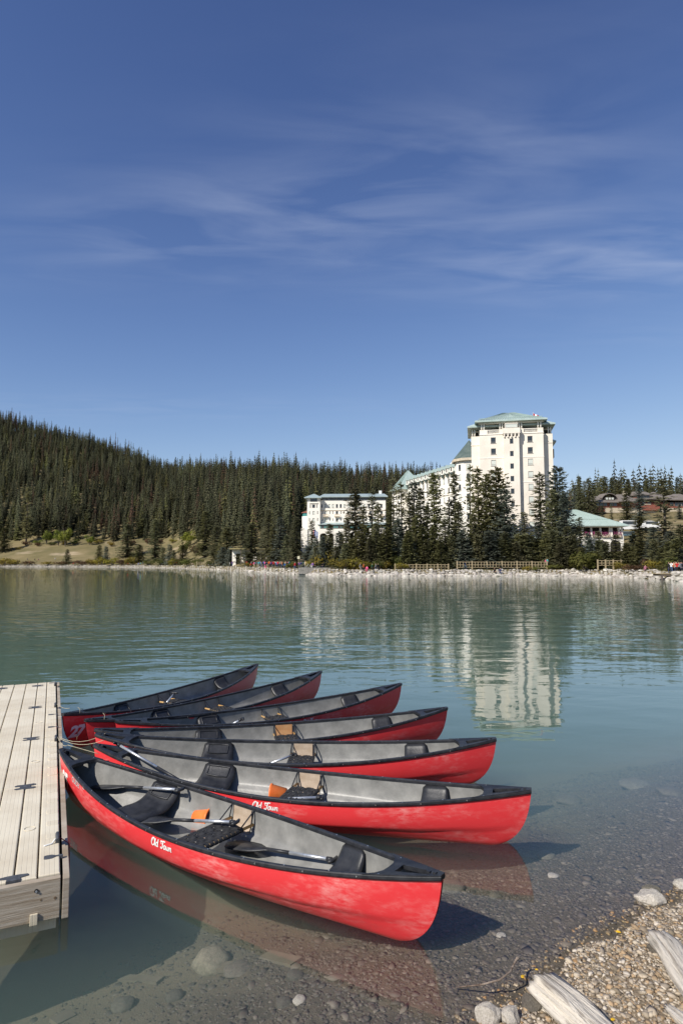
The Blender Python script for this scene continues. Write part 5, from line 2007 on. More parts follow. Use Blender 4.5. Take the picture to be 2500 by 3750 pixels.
# ------------------------------------------------------------------ buildings
def sheet_with_holes(W, z0, z1, holes, th):
    """wall sheet in the plane y=0 with real openings; holes: (u0,u1,z0,z1)"""
    us = sorted(set([0, W] + [h[0] for h in holes] + [h[1] for h in holes]))
    zs = sorted(set([z0, z1] + [h[2] for h in holes] + [h[3] for h in holes]))
    us = [u for u in us if 0 <= u <= W]; zs = [z for z in zs if z0 <= z <= z1]
    V = [Vector((u, 0, z)) for u in us for z in zs]
    n = len(zs)
    F = []
    for i in range(len(us) - 1):
        for j in range(n - 1):
            cu = (us[i] + us[i + 1]) / 2; cz = (zs[j] + zs[j + 1]) / 2
            if any(h[0] < cu < h[1] and h[2] < cz < h[3] for h in holes):
                continue
            a = i * n + j
            F.append((a, a + n, a + n + 1, a + 1))
    return thick(V, F, Vector((0, th, 0)))


WIN = {}


def window(parent, u, z, w, h, pane='window_glass', y=.14, frame='window_frame', bars=1, turn=None, sill=True):
    """window centred at (u, z): frame with sill (part) and pane (sub-part)"""
    key = (round(w, 2), round(h, 2), pane, frame, bars, sill)
    if key not in WIN:
        b = MB(); f = .07; d = .06
        b.box(-w / 2, -w / 2 + f, -d, d, -h / 2, h / 2); b.box(w / 2 - f, w / 2, -d, d, -h / 2, h / 2)
        b.box(-w / 2 + f, w / 2 - f, -d, d, h / 2 - f, h / 2); b.box(-w / 2 + f, w / 2 - f, -d, d, -h / 2, -h / 2 + f)
        for k in range(bars):
            zz = -h / 2 + h * (.22 if bars == 1 else (k + 1) / (bars + 1))
            b.box(-w / 2 + f, w / 2 - f, -d * .7, d * .7, zz - .03, zz + .03)
        if sill:
            b.box(-w / 2 - .12, w / 2 + .12, -y - .08, d * .5, -h / 2 - .10, -h / 2 - .003)
        WIN[key] = (b.mesh('window', frame), MB().box(-w / 2 + .01, w / 2 - .01, .0, .03, -h / 2 + .01, h / 2 - .01).mesh('pane', pane))
    fm, pm = WIN[key]
    o = link('window', fm, parent); o.location = (u, y, z)
    if turn is not None:
        o.matrix_local = turn @ Matrix.Translation((u, y, z))
    link('pane', pm, o)
    return o


def hip_roof(b, u0, u1, y0, y1, z0, z1, inset_u, inset_y, th=.3, mi=0):
    """hipped roof with eave slab; ridge from (u0+inset_u) to (u1-inset_u)"""
    ym = (y0 + y1) / 2
    V = [Vector(p) for p in ((u0, y0, z0), (u1, y0, z0), (u1, y1, z0), (u0, y1, z0), (u0, y0, z0 - th), (u1, y0, z0 - th), (u1, y1, z0 - th), (u0, y1, z0 - th),
                             (u0 + inset_u, y0 + inset_y, z1), (u1 - inset_u, y0 + inset_y, z1), (u1 - inset_u, y1 - inset_y, z1), (u0 + inset_u, y1 - inset_y, z1))]
    F = [(0, 1, 9, 8), (1, 2, 10, 9), (2, 3, 11, 10), (3, 0, 8, 11), (8, 9, 10, 11), (4, 5, 1, 0), (5, 6, 2, 1), (6, 7, 3, 2), (7, 4, 0, 3), (7, 6, 5, 4)]
    b.add(V, F, mi)


def seams(b, p0, p1, q0, q1, n, w=.05, h=.06, mi=0):
    """standing seams between the eave line p0-p1 and the ridge line q0-q1"""
    p0, p1, q0, q1 = map(Vector, (p0, p1, q0, q1))
    for i in range(1, n):
        t = i / n
        b.bar(p0.lerp(p1, t), q0.lerp(q1, t), w, h, mi)


# ---- hotel tower
def hotel_tower():
    D = 150
    A = at_y(1600 + 405 / 2.613, 2060, D); B = at_y(1600 + 1030 / 2.613, 2060, D)
    W = 15.8
    ang = R(-12)
    root = empty('hotel_tower', (A.x + .65, D + .4, 0), ang, 'tall cream hotel tower with loggia and green copper hip roof', 'hotel')
    root.scale = (.936, 1, 1)
    zt = 33.4
    rowsL = [32.0, 29.3, 26.5, 23.5, 20.5, 17.5, 14.5, 11.5]
    holes = []
    for z in rowsL:
        holes.append((2.8, 4.05, z - .72, z + .72)); holes.append((11.9, 13.15, z - .72, z + .72))
    V, F = sheet_with_holes(W, 0, zt, holes, .28)
    w = MB().add(V, F)
    w.box(.1, W - .1, .5, 13, 0, zt - .02)       # body behind
    w.box(0, .1 - .002, .282, 13, 0, zt); w.box(W - .1 + .002, W, .282, 13, 0, zt)
    w.build('wall', 'cream_render', root)
    for i, z in enumerate(rowsL):
        window(root, 3.425, z, 1.25, 1.44, 'window_glass' if i < 2 else 'curtain', .13)
        window(root, 12.525, z, 1.25, 1.44, 'window_glass' if i < 2 else 'curtain', .13)
    # central bay
    bw0, bw1 = 6.05, 9.75
    rowsM = [31.4, 28.4, 25.4, 22.4, 19.4, 16.4, 13.4]
    hm = [(7.45 - bw0, 8.35 - bw0, z - .64, z + .64) for z in rowsM]
    V, F = sheet_with_holes(bw1 - bw0, 0, 32.9, hm, .26)
    V = [v + Vector((bw0, -1.3, 0)) for v in V]
    m = MB().add(V, F)
    m.box(bw0, bw0 + .25, -1.038, -.003, 0, 32.9); m.box(bw1 - .25, bw1, -1.038, -.003, 0, 32.9)
    m.box(bw0 + .25, bw1 - .25, -.6, -.003, 0, 32.9)
    m.build('wall', 'cream_render', root)
    for z in rowsM:
        window(root, 7.9, z, .9, 1.28, 'window_glass', -1.17, bars=0)
    # corbelled top with small arches
    c = MB()
    c.box(bw0 - .28, bw1 + .28, -1.65, .05, 33.25, 34.55)
    for k in range(5):
        u = bw0 + .08 + k * .885
        c.box(u - .16, u + .16, -1.60, -1.302, 32.35, 33.248)
    c.box(bw0 - .1, bw1 + .1, -1.42, -1.302, 33.0, 33.248)
    c.build('corbel', 'cream_render', root)
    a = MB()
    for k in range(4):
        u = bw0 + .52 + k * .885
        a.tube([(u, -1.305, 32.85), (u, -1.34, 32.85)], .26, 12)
    a.build('corbel_shade_disc', 'dark_interior', root)  # dark discs on the wall face paint the shade of the small arches
    MB().box(bw0 + .25, bw1 - .25, -1.5, .0, 34.56, 35.75).build('bay_window', 'cream_render', root)
    window(root, 7.9, 35.1, 3.0, .95, 'curtain', -1.53, bars=0, sill=False)
    # string courses
    s = MB()
    for z in (27.6, 21.6):
        s.box(-.06, bw0 - .003, -.07, -.003, z, z + .16); s.box(bw1 + .003, W + .06, -.07, -.003, z, z + .16)
    s.box(-.12, bw0 - .3, -.14, .3, zt, zt + .14); s.box(bw1 + .3, W + .12, -.14, .3, zt, zt + .14)
    s.build('string_course', 'white_render', root)
    # loggia floor: parapet, piers, balusters, columns
    lo = MB()
    for (u0, u1) in ((0, 2.0), (4.9, 5.77), (10.05, 11.0), (14.4, W)):
        lo.box(u0, u1, .0, .55, zt + .143, zt + 1.25)
    lo.build('parapet', 'cream_render', root)
    bal = MB()
    for (u0, u1) in ((2.0, 4.9), (11.0, 14.4)):
        bal.box(u0, u1, .1, .4, zt + 1.08, zt + 1.22); bal.box(u0, u1, .1, .4, zt + .143, zt + .30)
        n = int((u1 - u0) / .27)
        for k in range(n):
            u = u0 + (k + .5) * (u1 - u0) / n
            bal.tube([(u, .25, zt + .3), (u, .25, zt + .6), (u, .25, zt + 1.08)], [.05, .085, .05], 6)
    bal.build('balustrade', 'white_render', root)
    for u in (.55, 1.15, 5.15, 5.75, 9.95, 10.55, 14.6, 15.25):
        MB().tube([(u, .27, zt + 1.25), (u, .27, 36.15)], .2, 10).build('column', 'white_render', root, smooth=True)
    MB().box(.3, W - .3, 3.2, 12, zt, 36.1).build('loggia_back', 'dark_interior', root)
    MB().box(1.5, 4.8, 3.0, 3.19, 34.6, 35.6).box(11.2, 14.3, 3.0, 3.19, 34.6, 35.6).build('loggia_window', 'window_glass', root)
    MB().box(-.2, W + .2, .1, 12.5, 36.12, 36.38).build('soffit', 'white_render', root)
    # recessed side bays
    for sd, (u0, u1) in (('l', (-2.15, -.003)), ('r', (W + .003, W + 2.45))):
        q = MB(); yb = 1.9
        q.box(u0, u1, yb, 13, 0, zt - 1.0)
        q.box(u0 - .1, u1, yb - .1, yb - .003, zt - 2.2, zt - 2.0)
        q.box(u0, u1, yb, yb + .5, zt - .998, zt + .1)
        q.box(u0 + .01, u1 - .01, yb + 2.6, 13, zt - .997, 35.3)
        q.build('side_bay', 'cream_render', root)
        for uu in (u0 + .35, u0 + .95) if sd == 'l' else (u1 - 1.0, u1 - .4):
            MB().tube([(uu, yb + .25, zt + .1), (uu, yb + .25, 35.2)], .19, 10).build('column', 'white_render', root, smooth=True)
        MB().box(u0 + .6, u1 - .3, yb + 2.45, yb + 2.59, zt - .2, 34.9).build('loggia_window', 'dark_interior', root)
    # roofs
    rf = MB()
    hip_roof(rf, -1.2, W + 1.0, -1.0, 14.2, 36.75, 39.9, 7.6, 7.0, .34)
    rf.build('roof', 'copper_roof', root)
    r2 = MB()
    hip_roof(r2, -3.1, W + 3.1, .7, 14.8, 35.85, 38.4, 5.2, 5.0, .34)
    r2.build('roof', 'copper_roof', root)
    sm_ = MB()
    seams(sm_, (-1.2, -1.0, 36.78), (W + 1.0, -1.0, 36.78), (6.1, 5.6, 39.93), (9.3, 5.6, 39.93), 26)
    sm_.bar((-.2, -.3, 37.35), (W - .1, -.3, 37.35), .05, .12)
    sm_.build('roof_seams', 'copper_seam', root)['kind'] = 'stuff'
    MB().box(W + 2.45, W + 2.95, 6, 12, 0, 32).build('side_bay', 'cream_render', root)
    e = MB(); hip_roof(e, W + 1.9, W + 3.8, 5.4, 12.6, 32.4, 33.2, .9, 2, .3); e.build('roof', 'copper_roof', root)
    MB().box(W + 2.96, W + 3.4, 7, 9, 28.5, 30.6).build('balcony', 'dark_interior', root)
    # low entrance canopy at the foot
    e = MB(); hip_roof(e, 10.3, 17, -5, -.1, 7.6, 9.2, 1.2, 2.2, .25); e.build('canopy_roof', 'copper_roof', root)
    MB().box(10.9, 16.4, -4.2, -.15, 0, 7.3).build('porch', 'cream_render', root)
    return root


hotel_tower()
fp = empty('flagpole', (at_y(1951, 1520, 156).x, 156, 34.5), 0, 'thin pole with a red and white flag behind the tower roof', 'flagpole')
MB().tube([(0, 0, 0), (0, 0, 5.9)], .04, 6).build('pole', 'white_paint', fp)
fl = MB()
fl.add([Vector(p) for p in ((0, 0, 5.7), (.5, .1, 5.5), (.5, .1, 4.7), (0, 0, 4.9))], [(0, 1, 2, 3)], 0)
fl.add([Vector(p) for p in ((.5, .1, 5.5), (1.0, 0, 5.3), (1.0, 0, 4.5), (.5, .1, 4.7))], [(0, 1, 2, 3)], 1)
fl.add([Vector(p) for p in ((1.0, 0, 5.3), (1.5, .1, 5.1), (1.5, .1, 4.3), (1.0, 0, 4.5))], [(0, 1, 2, 3)], 0)
fl.build('flag', ['flag_red', 'flag_white'], fp)


# ---- dormered wing
def hotel_wing():
    P0 = at_y(1492, 2060, 247); P1 = at_y(1690, 2060, 206)
    d = P1 - P0; d.z = 0
    L = d.length
    root = empty('hotel_wing', (P0.x, P0.y, 0), math.atan2(d.y, d.x), 'long cream hotel wing with a row of gabled dormers under green roof', 'hotel')
    ze = 33.3
    nb = 13; pitch = L / nb
    holes = []
    rows = [30.6, 27.3, 24.2, 21.1, 18.0, 14.9]
    for k in range(nb):
        u = (k + .5) * pitch
        for z in rows:
            holes.append((u - .55, u + .55, z - .8, z + .8))
    V, F = sheet_with_holes(L, 0, ze, holes, .3)
    b = MB().add(V, F); b.box(.05, L - .05, .55, 14, 0, ze - .05)
    b.build('wall', 'white_render', root)
    for k in range(nb):
        u = (k + .5) * pitch
        for z in rows:
            window(root, u, z, 1.1, 1.6, 'window_glass' if (k * 7 + int(z)) % 3 else 'curtain', .16)
    MB().box(0, L, -.18, -.003, 25.6, 25.85).box(0, L, -.12, -.003, 32.2, 32.4).build('string_course', 'cream_render', root)
    rf = MB()
    V = [Vector(p) for p in ((-.5, -.6, ze), (L + .5, -.6, ze), (L + .5, 5.5, ze + 4.4), (-.5, 5.5, ze + 4.4), (L + .5, 14.5, ze), (-.5, 14.5, ze))]
    rf.add(V, [(0, 1, 2, 3), (3, 2, 4, 5), (0, 5, 4, 1), (0, 3, 5), (1, 4, 2)])
    rf.build('roof', 'copper_roof', root)
    dm = MB()
    w = pitch * .52
    dm.box(-w / 2, w / 2, -.75, 1.6, ze - .3, ze + 1.5)
    dm.add([Vector(p) for p in ((-w / 2 - .2, -.95, ze + 1.45), (w / 2 + .2, -.95, ze + 1.45), (0, -.95, ze + 2.7), (-w / 2 - .2, 2.6, ze + 1.45), (w / 2 + .2, 2.6, ze + 1.45), (0, 2.9, ze + 2.7))],
           [(0, 1, 2), (1, 4, 5, 2), (3, 0, 2, 5), (0, 3, 4, 1)], 1)
    dm.add([Vector(p) for p in ((-.38, -.757, ze + .1), (.38, -.757, ze + .1), (.38, -.757, ze + 1.3), (-.38, -.757, ze + 1.3))], [(0, 1, 2, 3)], 2)
    dmm = dm.mesh('dormer', ['white_render', 'copper_roof', 'window_glass'])
    fl_ = MB().add([Vector(p) for p in ((-w / 2, -.9, ze - .32), (w / 2, -.9, ze - .32), (w / 2, -.55, ze - 1.3), (-w / 2, -.55, ze - 1.3))], [(0, 3, 2, 1)]).box(-w / 2, w / 2, -.9, -.4, ze - .45, ze - .31)
    flm = fl_.mesh('dormer_apron', 'copper_dark')
    for k in range(nb):
        o = link('dormer', dmm, root); o.location = ((k + .5) * pitch, 0, 0)
        q = link('dormer_apron', flm, o)
    # pyramid roofed stair tower at the far end
    t = MB().box(-9.5, -.1, -2.5, 8, 0, 31.5); t.build('wing_tower', 'white_render', root)
    p = MB().add([Vector(q) for q in ((-10.6, -3.6, 31.4), (1.0, -3.6, 31.4), (1.0, 9.2, 31.4), (-10.6, 9.2, 31.4), (-4.8, 2.8, 39.9))], [(0, 1, 4), (1, 2, 4), (2, 3, 4), (3, 0, 4), (3, 2, 1, 0)])
    p.build('pyramid_roof', 'copper_roof', root)
    s = MB()
    seams(s, (-10.6, -3.6, 31.45), (1.0, -3.6, 31.45), (-4.9, 2.6, 39.9), (-4.7, 2.6, 39.9), 14, .08, .08)
    s.build('roof_seams', 'copper_seam', root)['kind'] = 'stuff'
    for z in (28.6, 25.3, 22.0, 18.7):
        for u in (-7.6, -4.8, -2.0):
            window(root, u, z, 1.1, 1.5, 'window_glass', -2.57)
    MB().tube([(L * .62, 6, ze + 4.2), (L * .62, 6, ze + 4.9), (L * .62, 6, ze + 5.3)], [.9, .9, .2], 12).build('roof_vent', 'white_paint', root, smooth=True)


hotel_wing()


def hotel_turret():
    c = at_y(1724, 2060, 200)
    root = empty('hotel_turret', (c.x, c.y, 0), 0, 'round cream turret with dark conical roof left of the hotel tower', 'turret')
    n = 10; r_ = 4.7; z1 = 35.4

    def ring(rad, z):
        return [Vector((rad * math.cos(2 * PI * (k + .5) / n), rad * math.sin(2 * PI * (k + .5) / n), z)) for k in range(n)]
    V = ring(r_, 0) + ring(r_, z1)
    F = [(k, (k + 1) % n, n + (k + 1) % n, n + k) for k in range(n)] + [list(range(n, 2 * n))]
    MB().add(V, F).build('wall', 'white_render', root)
    V = ring(r_ + .9, z1) + ring(r_ + .9, z1 - .5) + [Vector((0, 0, z1 + 6.6))]
    F = [(k, (k + 1) % n, 2 * n) for k in range(n)] + [(n + k, n + (k + 1) % n, (k + 1) % n, k) for k in range(n)] + [list(range(n, 2 * n))[::-1]]
    MB().add(V, F).build('roof', 'copper_dark', root)
    V = ring(r_ + .95, z1 + .02) + ring(r_ + .95, z1 - .8)
    F = [(n + k, n + (k + 1) % n, (k + 1) % n, k) for k in range(n)]
    MB().add(V, F).build('cornice', 'stone_base', root)
    rad_in = r_ * math.cos(PI / n)
    for k in (6, 7, 8, 5):
        a = 2 * PI * k / n + 0
        a = 2 * PI * (k + 1) / n
        nrm = Vector((math.cos(a), math.sin(a), 0))
        T = Matrix.Translation(nrm * (rad_in + .02)) @ Matrix.Rotation(a + PI / 2, 4, 'Z')
        for z in (32.6, 29.5, 26.3, 23.2, 20.1, 17.0):
            o = window(root, 0, z, .95, 1.9, 'window_glass' if (k + int(z)) % 2 else 'curtain', -.02)
            o.matrix_local = T @ Matrix.Translation((0, -.02, z))


hotel_turret()


# ---- low wing on the left
def hotel_low_wing():
    D = 285.0
    s = .02845
    O = at_y(1090 + 360 / 4.356, 2060, D)
    root = empty('hotel_low_wing', (O.x, D, 0), R(-3), 'low cream hotel wing with blue green roof, balconies and corner tower', 'hotel')

    def U(zx): return (zx - 360) * s

    def Z(zy): return CAMH + ((2060 - 1750) * 4.356 - zy) * s * 1.003
    L = U(1400)
    wins = []
    for x0, x1 in ((370, 395), (424, 456), (485, 516), (546, 578), (608, 640), (669, 701), (733, 765), (800, 832), (870, 902), (935, 967), (1000, 1032), (1052, 1085), (1120, 1150), (1180, 1212), (1245, 1277), (1315, 1350)):
        wins.append((U(x0), U(x1), Z(480), Z(422)))
    door = []; slim = []; low = []
    for g in range(6):
        o_ = g * 178
        for x in (392, 512, 557):
            if g == 0 or x != 392: slim.append(x + o_)
        door.append((U(428 + o_), U(464 + o_), Z(590), Z(536)))
        low.append((U(428 + o_), U(464 + o_), Z(698), Z(650)))
    holes = list(wins) + [d for d in door if d[1] < L] + [d for d in low if d[1] < L]
    for x in slim:
        if U(x + 6) < L:
            for (za, zb) in ((582, 534), (695, 648)):
                holes.append((U(x - 6), U(x + 6), Z(za), Z(zb)))
    arches = [(U(360 + 110 * 0) + .2, U(470)), (U(580), U(665)), (U(740), U(825)), (U(900), U(985)), (U(1060), U(1145))]
    z_top = Z(356)
    V, F = sheet_with_holes(L, 0, z_top, holes, .35)
    # keep the ground floor openings as real recesses
    b = MB().add(V, F); b.box(.05, L, .8, 14, 0, z_top - .02)
    b.build('wall', 'white_render', root)
    MB().box(.02, L, -.04, -.003, Z(712), Z(524)).build('panel_band', 'beige_render', root) if False else None
    for i, (u0, u1, z0, z1) in enumerate(wins):
        window(root, (u0 + u1) / 2, (z0 + z1) / 2, u1 - u0, z1 - z0, 'window_glass' if i in (0, 4, 5, 8, 12, 15) else 'curtain', .18)
    for i, h in enumerate(door + low):
        if h[1] < L:
            window(root, (h[0] + h[1]) / 2, (h[2] + h[3]) / 2, h[1] - h[0], h[3] - h[2], 'window_glass' if i % 3 else 'curtain', .18)
    for x in slim:
        if U(x + 6) < L:
            for (za, zb) in ((582, 534), (695, 648)):
                window(root, U(x), (Z(za) + Z(zb)) / 2, .34, Z(zb) - Z(za), 'window_glass', .18, bars=0, sill=False)
    for h in door:
        if h[1] + 1 < L:
            q = MB(); um = (h[0] + h[1]) / 2
            q.box(um - 1.2, um + 1.2, -1.2, -.003, Z(622), Z(615))
            q.box(um - 1.2, um + 1.2, -1.2, -1.1, Z(590), Z(586)); q.box(um - 1.2, um - 1.1, -1.1, -.1, Z(590), Z(586)); q.box(um + 1.1, um + 1.2, -1.1, -.1, Z(590), Z(586))
            for k in range(9):
                u = um - 1.15 + k * .287
                q.box(u - .05, u + .05, -1.19, -1.11, Z(615), Z(590))
            q.box(um - .9, um - .6, -.9, -.003, Z(636), Z(622)); q.box(um + .6, um + .9, -.9, -.003, Z(636), Z(622))
            q.build('balcony', 'beige_render', root)
    MB().box(0, L, -.22, -.003, Z(526), Z(518)).box(0, L, -.25, -.003, Z(856), Z(846)).build('string_course', 'stone_base', root)
    # glazed attic strip
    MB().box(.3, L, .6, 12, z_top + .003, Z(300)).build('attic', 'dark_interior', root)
    n = 30
    for k in range(n):
        u = .6 + (k + .5) * (L - .8) / n
        window(root, u, (z_top + Z(302)) / 2, (L - .8) / n - .12, Z(304) - z_top - .1, 'window_glass', .55, bars=0, sill=False)
    rf = MB(); hip_roof(rf, -.4, L + 1, -1.3, 14, Z(300), Z(240), 1.5, 6, .45); rf.build('roof', 'blue_roof', root)
    for (zx, zy, w) in ((457, 240, .7), (1318, 190, 1.3)):
        MB().box(U(zx) - w / 2, U(zx) + w / 2, 6, 7, Z(250), Z(zy - 5)).build('chimney', 'white_paint', root)
    # canopy and green glass strip over the arcade
    MB().add([Vector(p) for p in ((U(322), -3.0, Z(755)), (L, -3.0, Z(755)), (L, -.003, Z(715)), (U(322), -.003, Z(715)), (U(322), -.003, Z(757)), (L, -.003, Z(757)))],
             [(0, 1, 2, 3), (0, 4, 5, 1), (0, 3, 4), (1, 5, 2)]).build('canopy_roof', 'blue_roof', root)
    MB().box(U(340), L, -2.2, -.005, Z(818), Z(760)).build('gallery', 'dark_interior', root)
    n = 28
    for k in range(n):
        u = U(345) + (k + .5) * (L - U(345)) / n
        window(root, u, Z(788), (L - U(345)) / n - .15, Z(764) - Z(812), 'teal_glass' if (k * 5) % 7 < 4 else 'window_glass', -2.27, bars=0, sill=False)
    ar = MB()
    ar.box(U(330), L, -2.6, -.006, Z(890), Z(820))
    us = [U(330), U(358), U(470), U(500), U(575), U(665), U(735), U(830), U(895), U(990), U(1055), U(1150), L]
    for i in range(0, len(us) - 1, 2):
        ar.box(us[i], us[i + 1], -2.6, -.3, 0, Z(892))
    ar.build('arcade', 'white_render', root)
    # arch heads
    for i in range(1, len(us) - 1, 2):
        u0, u1 = us[i], us[i + 1]; q = MB(); n = 8; um = (u0 + u1) / 2; ra = (u1 - u0) / 2
        V = []; F = []
        for k in range(n + 1):
            a = PI * k / n
            u = um - ra * math.cos(a); z = Z(892) - 1.1 + 1.1 * math.sin(a)
            V += [Vector((u, -2.6, z)), Vector((u, -2.6, Z(892)))]
        F = [(2 * k, 2 * k + 2, 2 * k + 3, 2 * k + 1) for k in range(n)]
        V, F = thick(V, F, Vector((0, .5, 0)))
        q.add(V, F).build('arch', 'white_render', root)
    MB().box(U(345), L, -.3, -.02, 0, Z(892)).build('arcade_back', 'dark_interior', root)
    # corner tower
    ct = MB()
    u0, u1 = U(155), -.003
    holes = [(U(205), U(315), Z(392), Z(332)), (U(235), U(282), Z(490), Z(436)), (U(200), U(214), Z(490), Z(436)), (U(303), U(317), Z(490), Z(436)),
             (U(242), U(277), Z(600), Z(540)), (U(187), U(200), Z(592), Z(540)), (U(315), U(328), Z(588), Z(538)), (U(242), U(277), Z(706), Z(650)), (U(187), U(200), Z(700), Z(650)), (U(315), U(328), Z(698), Z(648))]
    V, F = sheet_with_holes(u1 - u0, 0, Z(326), [(a - u0, b_ - u0, c, d) for a, b_, c, d in holes], .3)
    ct.add([v + Vector((u0, -2.4, 0)) for v in V], F)
    ct.box(u0, u1, -1.5, 8, 0, Z(330))
    ct.box(u0, u0 + .3, -2.09, -1.503, 0, Z(330)); ct.box(u1 - .3, u1, -2.09, -1.503, 0, Z(330))
    ct.build('corner_tower', 'white_render', root)
    for i, h in enumerate(holes):
        window(root, (h[0] + h[1]) / 2, (h[2] + h[3]) / 2, h[1] - h[0], h[3] - h[2], 'window_glass' if i not in (4, 7) else 'curtain', -2.2, bars=1 if i in (1, 4, 7) else 0, sill=(i in (1, 4, 7)))
    m = MB(); m.box(U(190), U(325), -2.8, -2.403, Z(412), Z(404))
    for k in range(7):
        m.box(U(195 + k * 20), U(203 + k * 20), -2.7, -2.403, Z(424), Z(413))
    m.build('corbel', 'white_render', root)
    rf = MB(); hip_roof(rf, U(112), U(385), -3.7, 9, Z(322), Z(250), 3.6, 5.5, .4); rf.build('roof', 'blue_roof', root)
    # round bay at the far left
    cx_, cy_ = U(155), 3.0
    n = 16; q = MB(); r_ = 3.0
    q.tube([(cx_, cy_, 0), (cx_, cy_, Z(612))], r_, n); q.build('round_bay', 'white_render', root, smooth=False)
    MB().tube([(cx_, cy_, Z(611)), (cx_, cy_, Z(558))], r_ * .92, n).build('bay_glazing', 'teal_glass', root)
    MB().tube([(cx_, cy_, Z(557)), (cx_, cy_, Z(546)), (cx_, cy_, Z(520))], [r_ * 1.08, r_ * 1.05, .6], n).build('bay_roof', 'red_timber', root)
    MB().box(U(60), U(165), -3.0, 2, 0, Z(830)).build('terrace', 'white_render', root)
    m = MB()
    for k in range(12):
        m.box(U(64 + k * 8), U(67 + k * 8), -3.0, -2.9, Z(828), Z(815))
    m.box(U(60), U(165), -3.05, -2.85, Z(815), Z(811))
    m.build('balustrade', 'white_render', root)


hotel_low_wing()
for i, (px, c1, lab) in enumerate(((1145, 'flag_red', 'red and white flag hanging on a pole in front of the low wing'), (1151, 'flag_blue', 'blue flag hanging on a pole beside the red and white one'))):
    D = 150.0
    p = at_y(px, 2050, D); g = ground_z(p.x, D)
    f = empty('flagpole', (p.x, D, g), 0, lab, 'flagpole', 'flags before the low wing')
    MB().tube([(0, 0, 0), (0, 0, 9.6)], .05, 6).build('pole', 'white_paint', f)
    zt = 9.2
    b = MB()
    for k, (m0, w) in enumerate(((0, .35), (1, .3), (0, .35))):
        x0 = .05 + k * .25
        b.add([Vector(q) for q in ((x0, .05 * k, zt - .2 * k), (x0 + .25, .05 * (k + 1), zt - .2 * (k + 1)), (x0 + .25, .05 * (k + 1), zt - 2.0 - .2 * k), (x0, .05 * k, zt - 1.7 - .2 * k))], [(0, 1, 2, 3)], m0)
    b.build('flag', [c1, 'flag_white'], f)


# ---- pavilion
def pavilion():
    D = 150.0
    s = .0229

    def X(zx): return (1950 + zx / 2.851 - 1250) / FPX * D

    def Z(zy): return CAMH + (2060 - (1650 + zy / 2.851)) / FPX * D * .995
    root = empty('pavilion', (X(300), D, 0), R(-2), 'pavilion with large green hip roof and purple flower boxes', 'pavilion')

    def U(zx): return X(zx) - X(300)
    r = MB(); hip_roof(r, U(100), U(985), -1.2, 12.5, Z(785), Z(594), 0, 0, .3)
    V = [Vector(p) for p in ((U(100), -1.2, Z(782)), (U(985), -1.2, Z(782)), (U(985), 13, Z(782)), (U(100), 13, Z(782)), (U(100), -1.2, Z(793)), (U(985), -1.2, Z(793)), (U(985), 13, Z(793)), (U(100), 13, Z(793)),
                             (U(230), 5.5, Z(594)), (U(545), 5.5, Z(594)))]
    F = [(0, 1, 9, 8), (1, 2, 9), (2, 3, 8, 9), (3, 0, 8), (4, 5, 1, 0), (5, 6, 2, 1), (6, 7, 3, 2), (7, 4, 0, 3), (7, 6, 5, 4)]
    MB().add(V, F).build('roof', 'copper_roof', root)
    sm_ = MB()
    seams(sm_, (U(100), -1.2, Z(782) + .02), (U(985), -1.2, Z(782) + .02), (U(230), 5.5, Z(594) + .02), (U(545), 5.5, Z(594) + .02), 30, .04, .07)
    a, b_ = Vector((U(100), -1.2, Z(782))), Vector((U(230), 5.5, Z(594))); c, d_ = Vector((U(985), -1.2, Z(782))), Vector((U(545), 5.5, Z(594)))
    sm_.bar(a.lerp(b_, .36) + Vector((0, 0, .06)), c.lerp(d_, .36) + Vector((0, 0, .06)), .06, .10)
    sm_.build('roof_seams', 'copper_seam', root)['kind'] = 'stuff'
    w = MB()
    w.box(U(110), U(940), 0, .35, 0, Z(885))
    w.box(U(110), U(940), .5, 11, 0, Z(920))
    w.box(U(930), U(940), .36, 11, 0, Z(885))
    w.build('wall', 'white_render', root)
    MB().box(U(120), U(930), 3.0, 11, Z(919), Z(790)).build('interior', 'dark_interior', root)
    for zx in (520, 610, 705, 800, 820, 895, 925):
        MB().box(U(zx) - .2, U(zx) + .2, .02, .42, Z(885), Z(800)).build('column', 'white_render', root)
    MB().box(U(110), U(940), .02, .5, Z(802), Z(793)).build('beam', 'white_render', root)
    fm = []
    for x0, x1 in ((530, 592), (620, 690), (715, 795), (835, 912)):
        fb = MB().box(U(x0), U(x1), -.45, -.003, Z(905), Z(880)).build('flower_box', 'stone_base', root)
        rn = random.Random(x0); m = MB()
        for k in range(170):
            p = Vector((rn.uniform(U(x0) - .1, U(x1) + .1), rn.uniform(-.7, 0), rn.uniform(Z(893), Z(850))))
            m.add([p + Vector((rn.uniform(-.16, .16), rn.uniform(-.16, .16), rn.uniform(-.16, .16))) for _ in range(3)], [(0, 1, 2)])
        m.build('flowers', 'purple_flowers', fb)
    for x0, x1 in ((650, 760), (800, 905)):
        n = 8; um = (U(x0) + U(x1)) / 2; ra = (U(x1) - U(x0)) / 2
        V = [Vector((um, -.02, 1))]
        V = [Vector((U(x0), -.012, 0)), Vector((U(x1), -.012, 0))] + [Vector((um + ra * math.cos(PI * k / n), -.012, Z(975) + .9 * math.sin(PI * k / n))) for k in range(n + 1)]
        V, F = thick(V, [list(range(len(V)))], Vector((0, .008, 0)))
        MB().add(V, F).build('arch_opening', 'dark_interior', root)


pavilion()


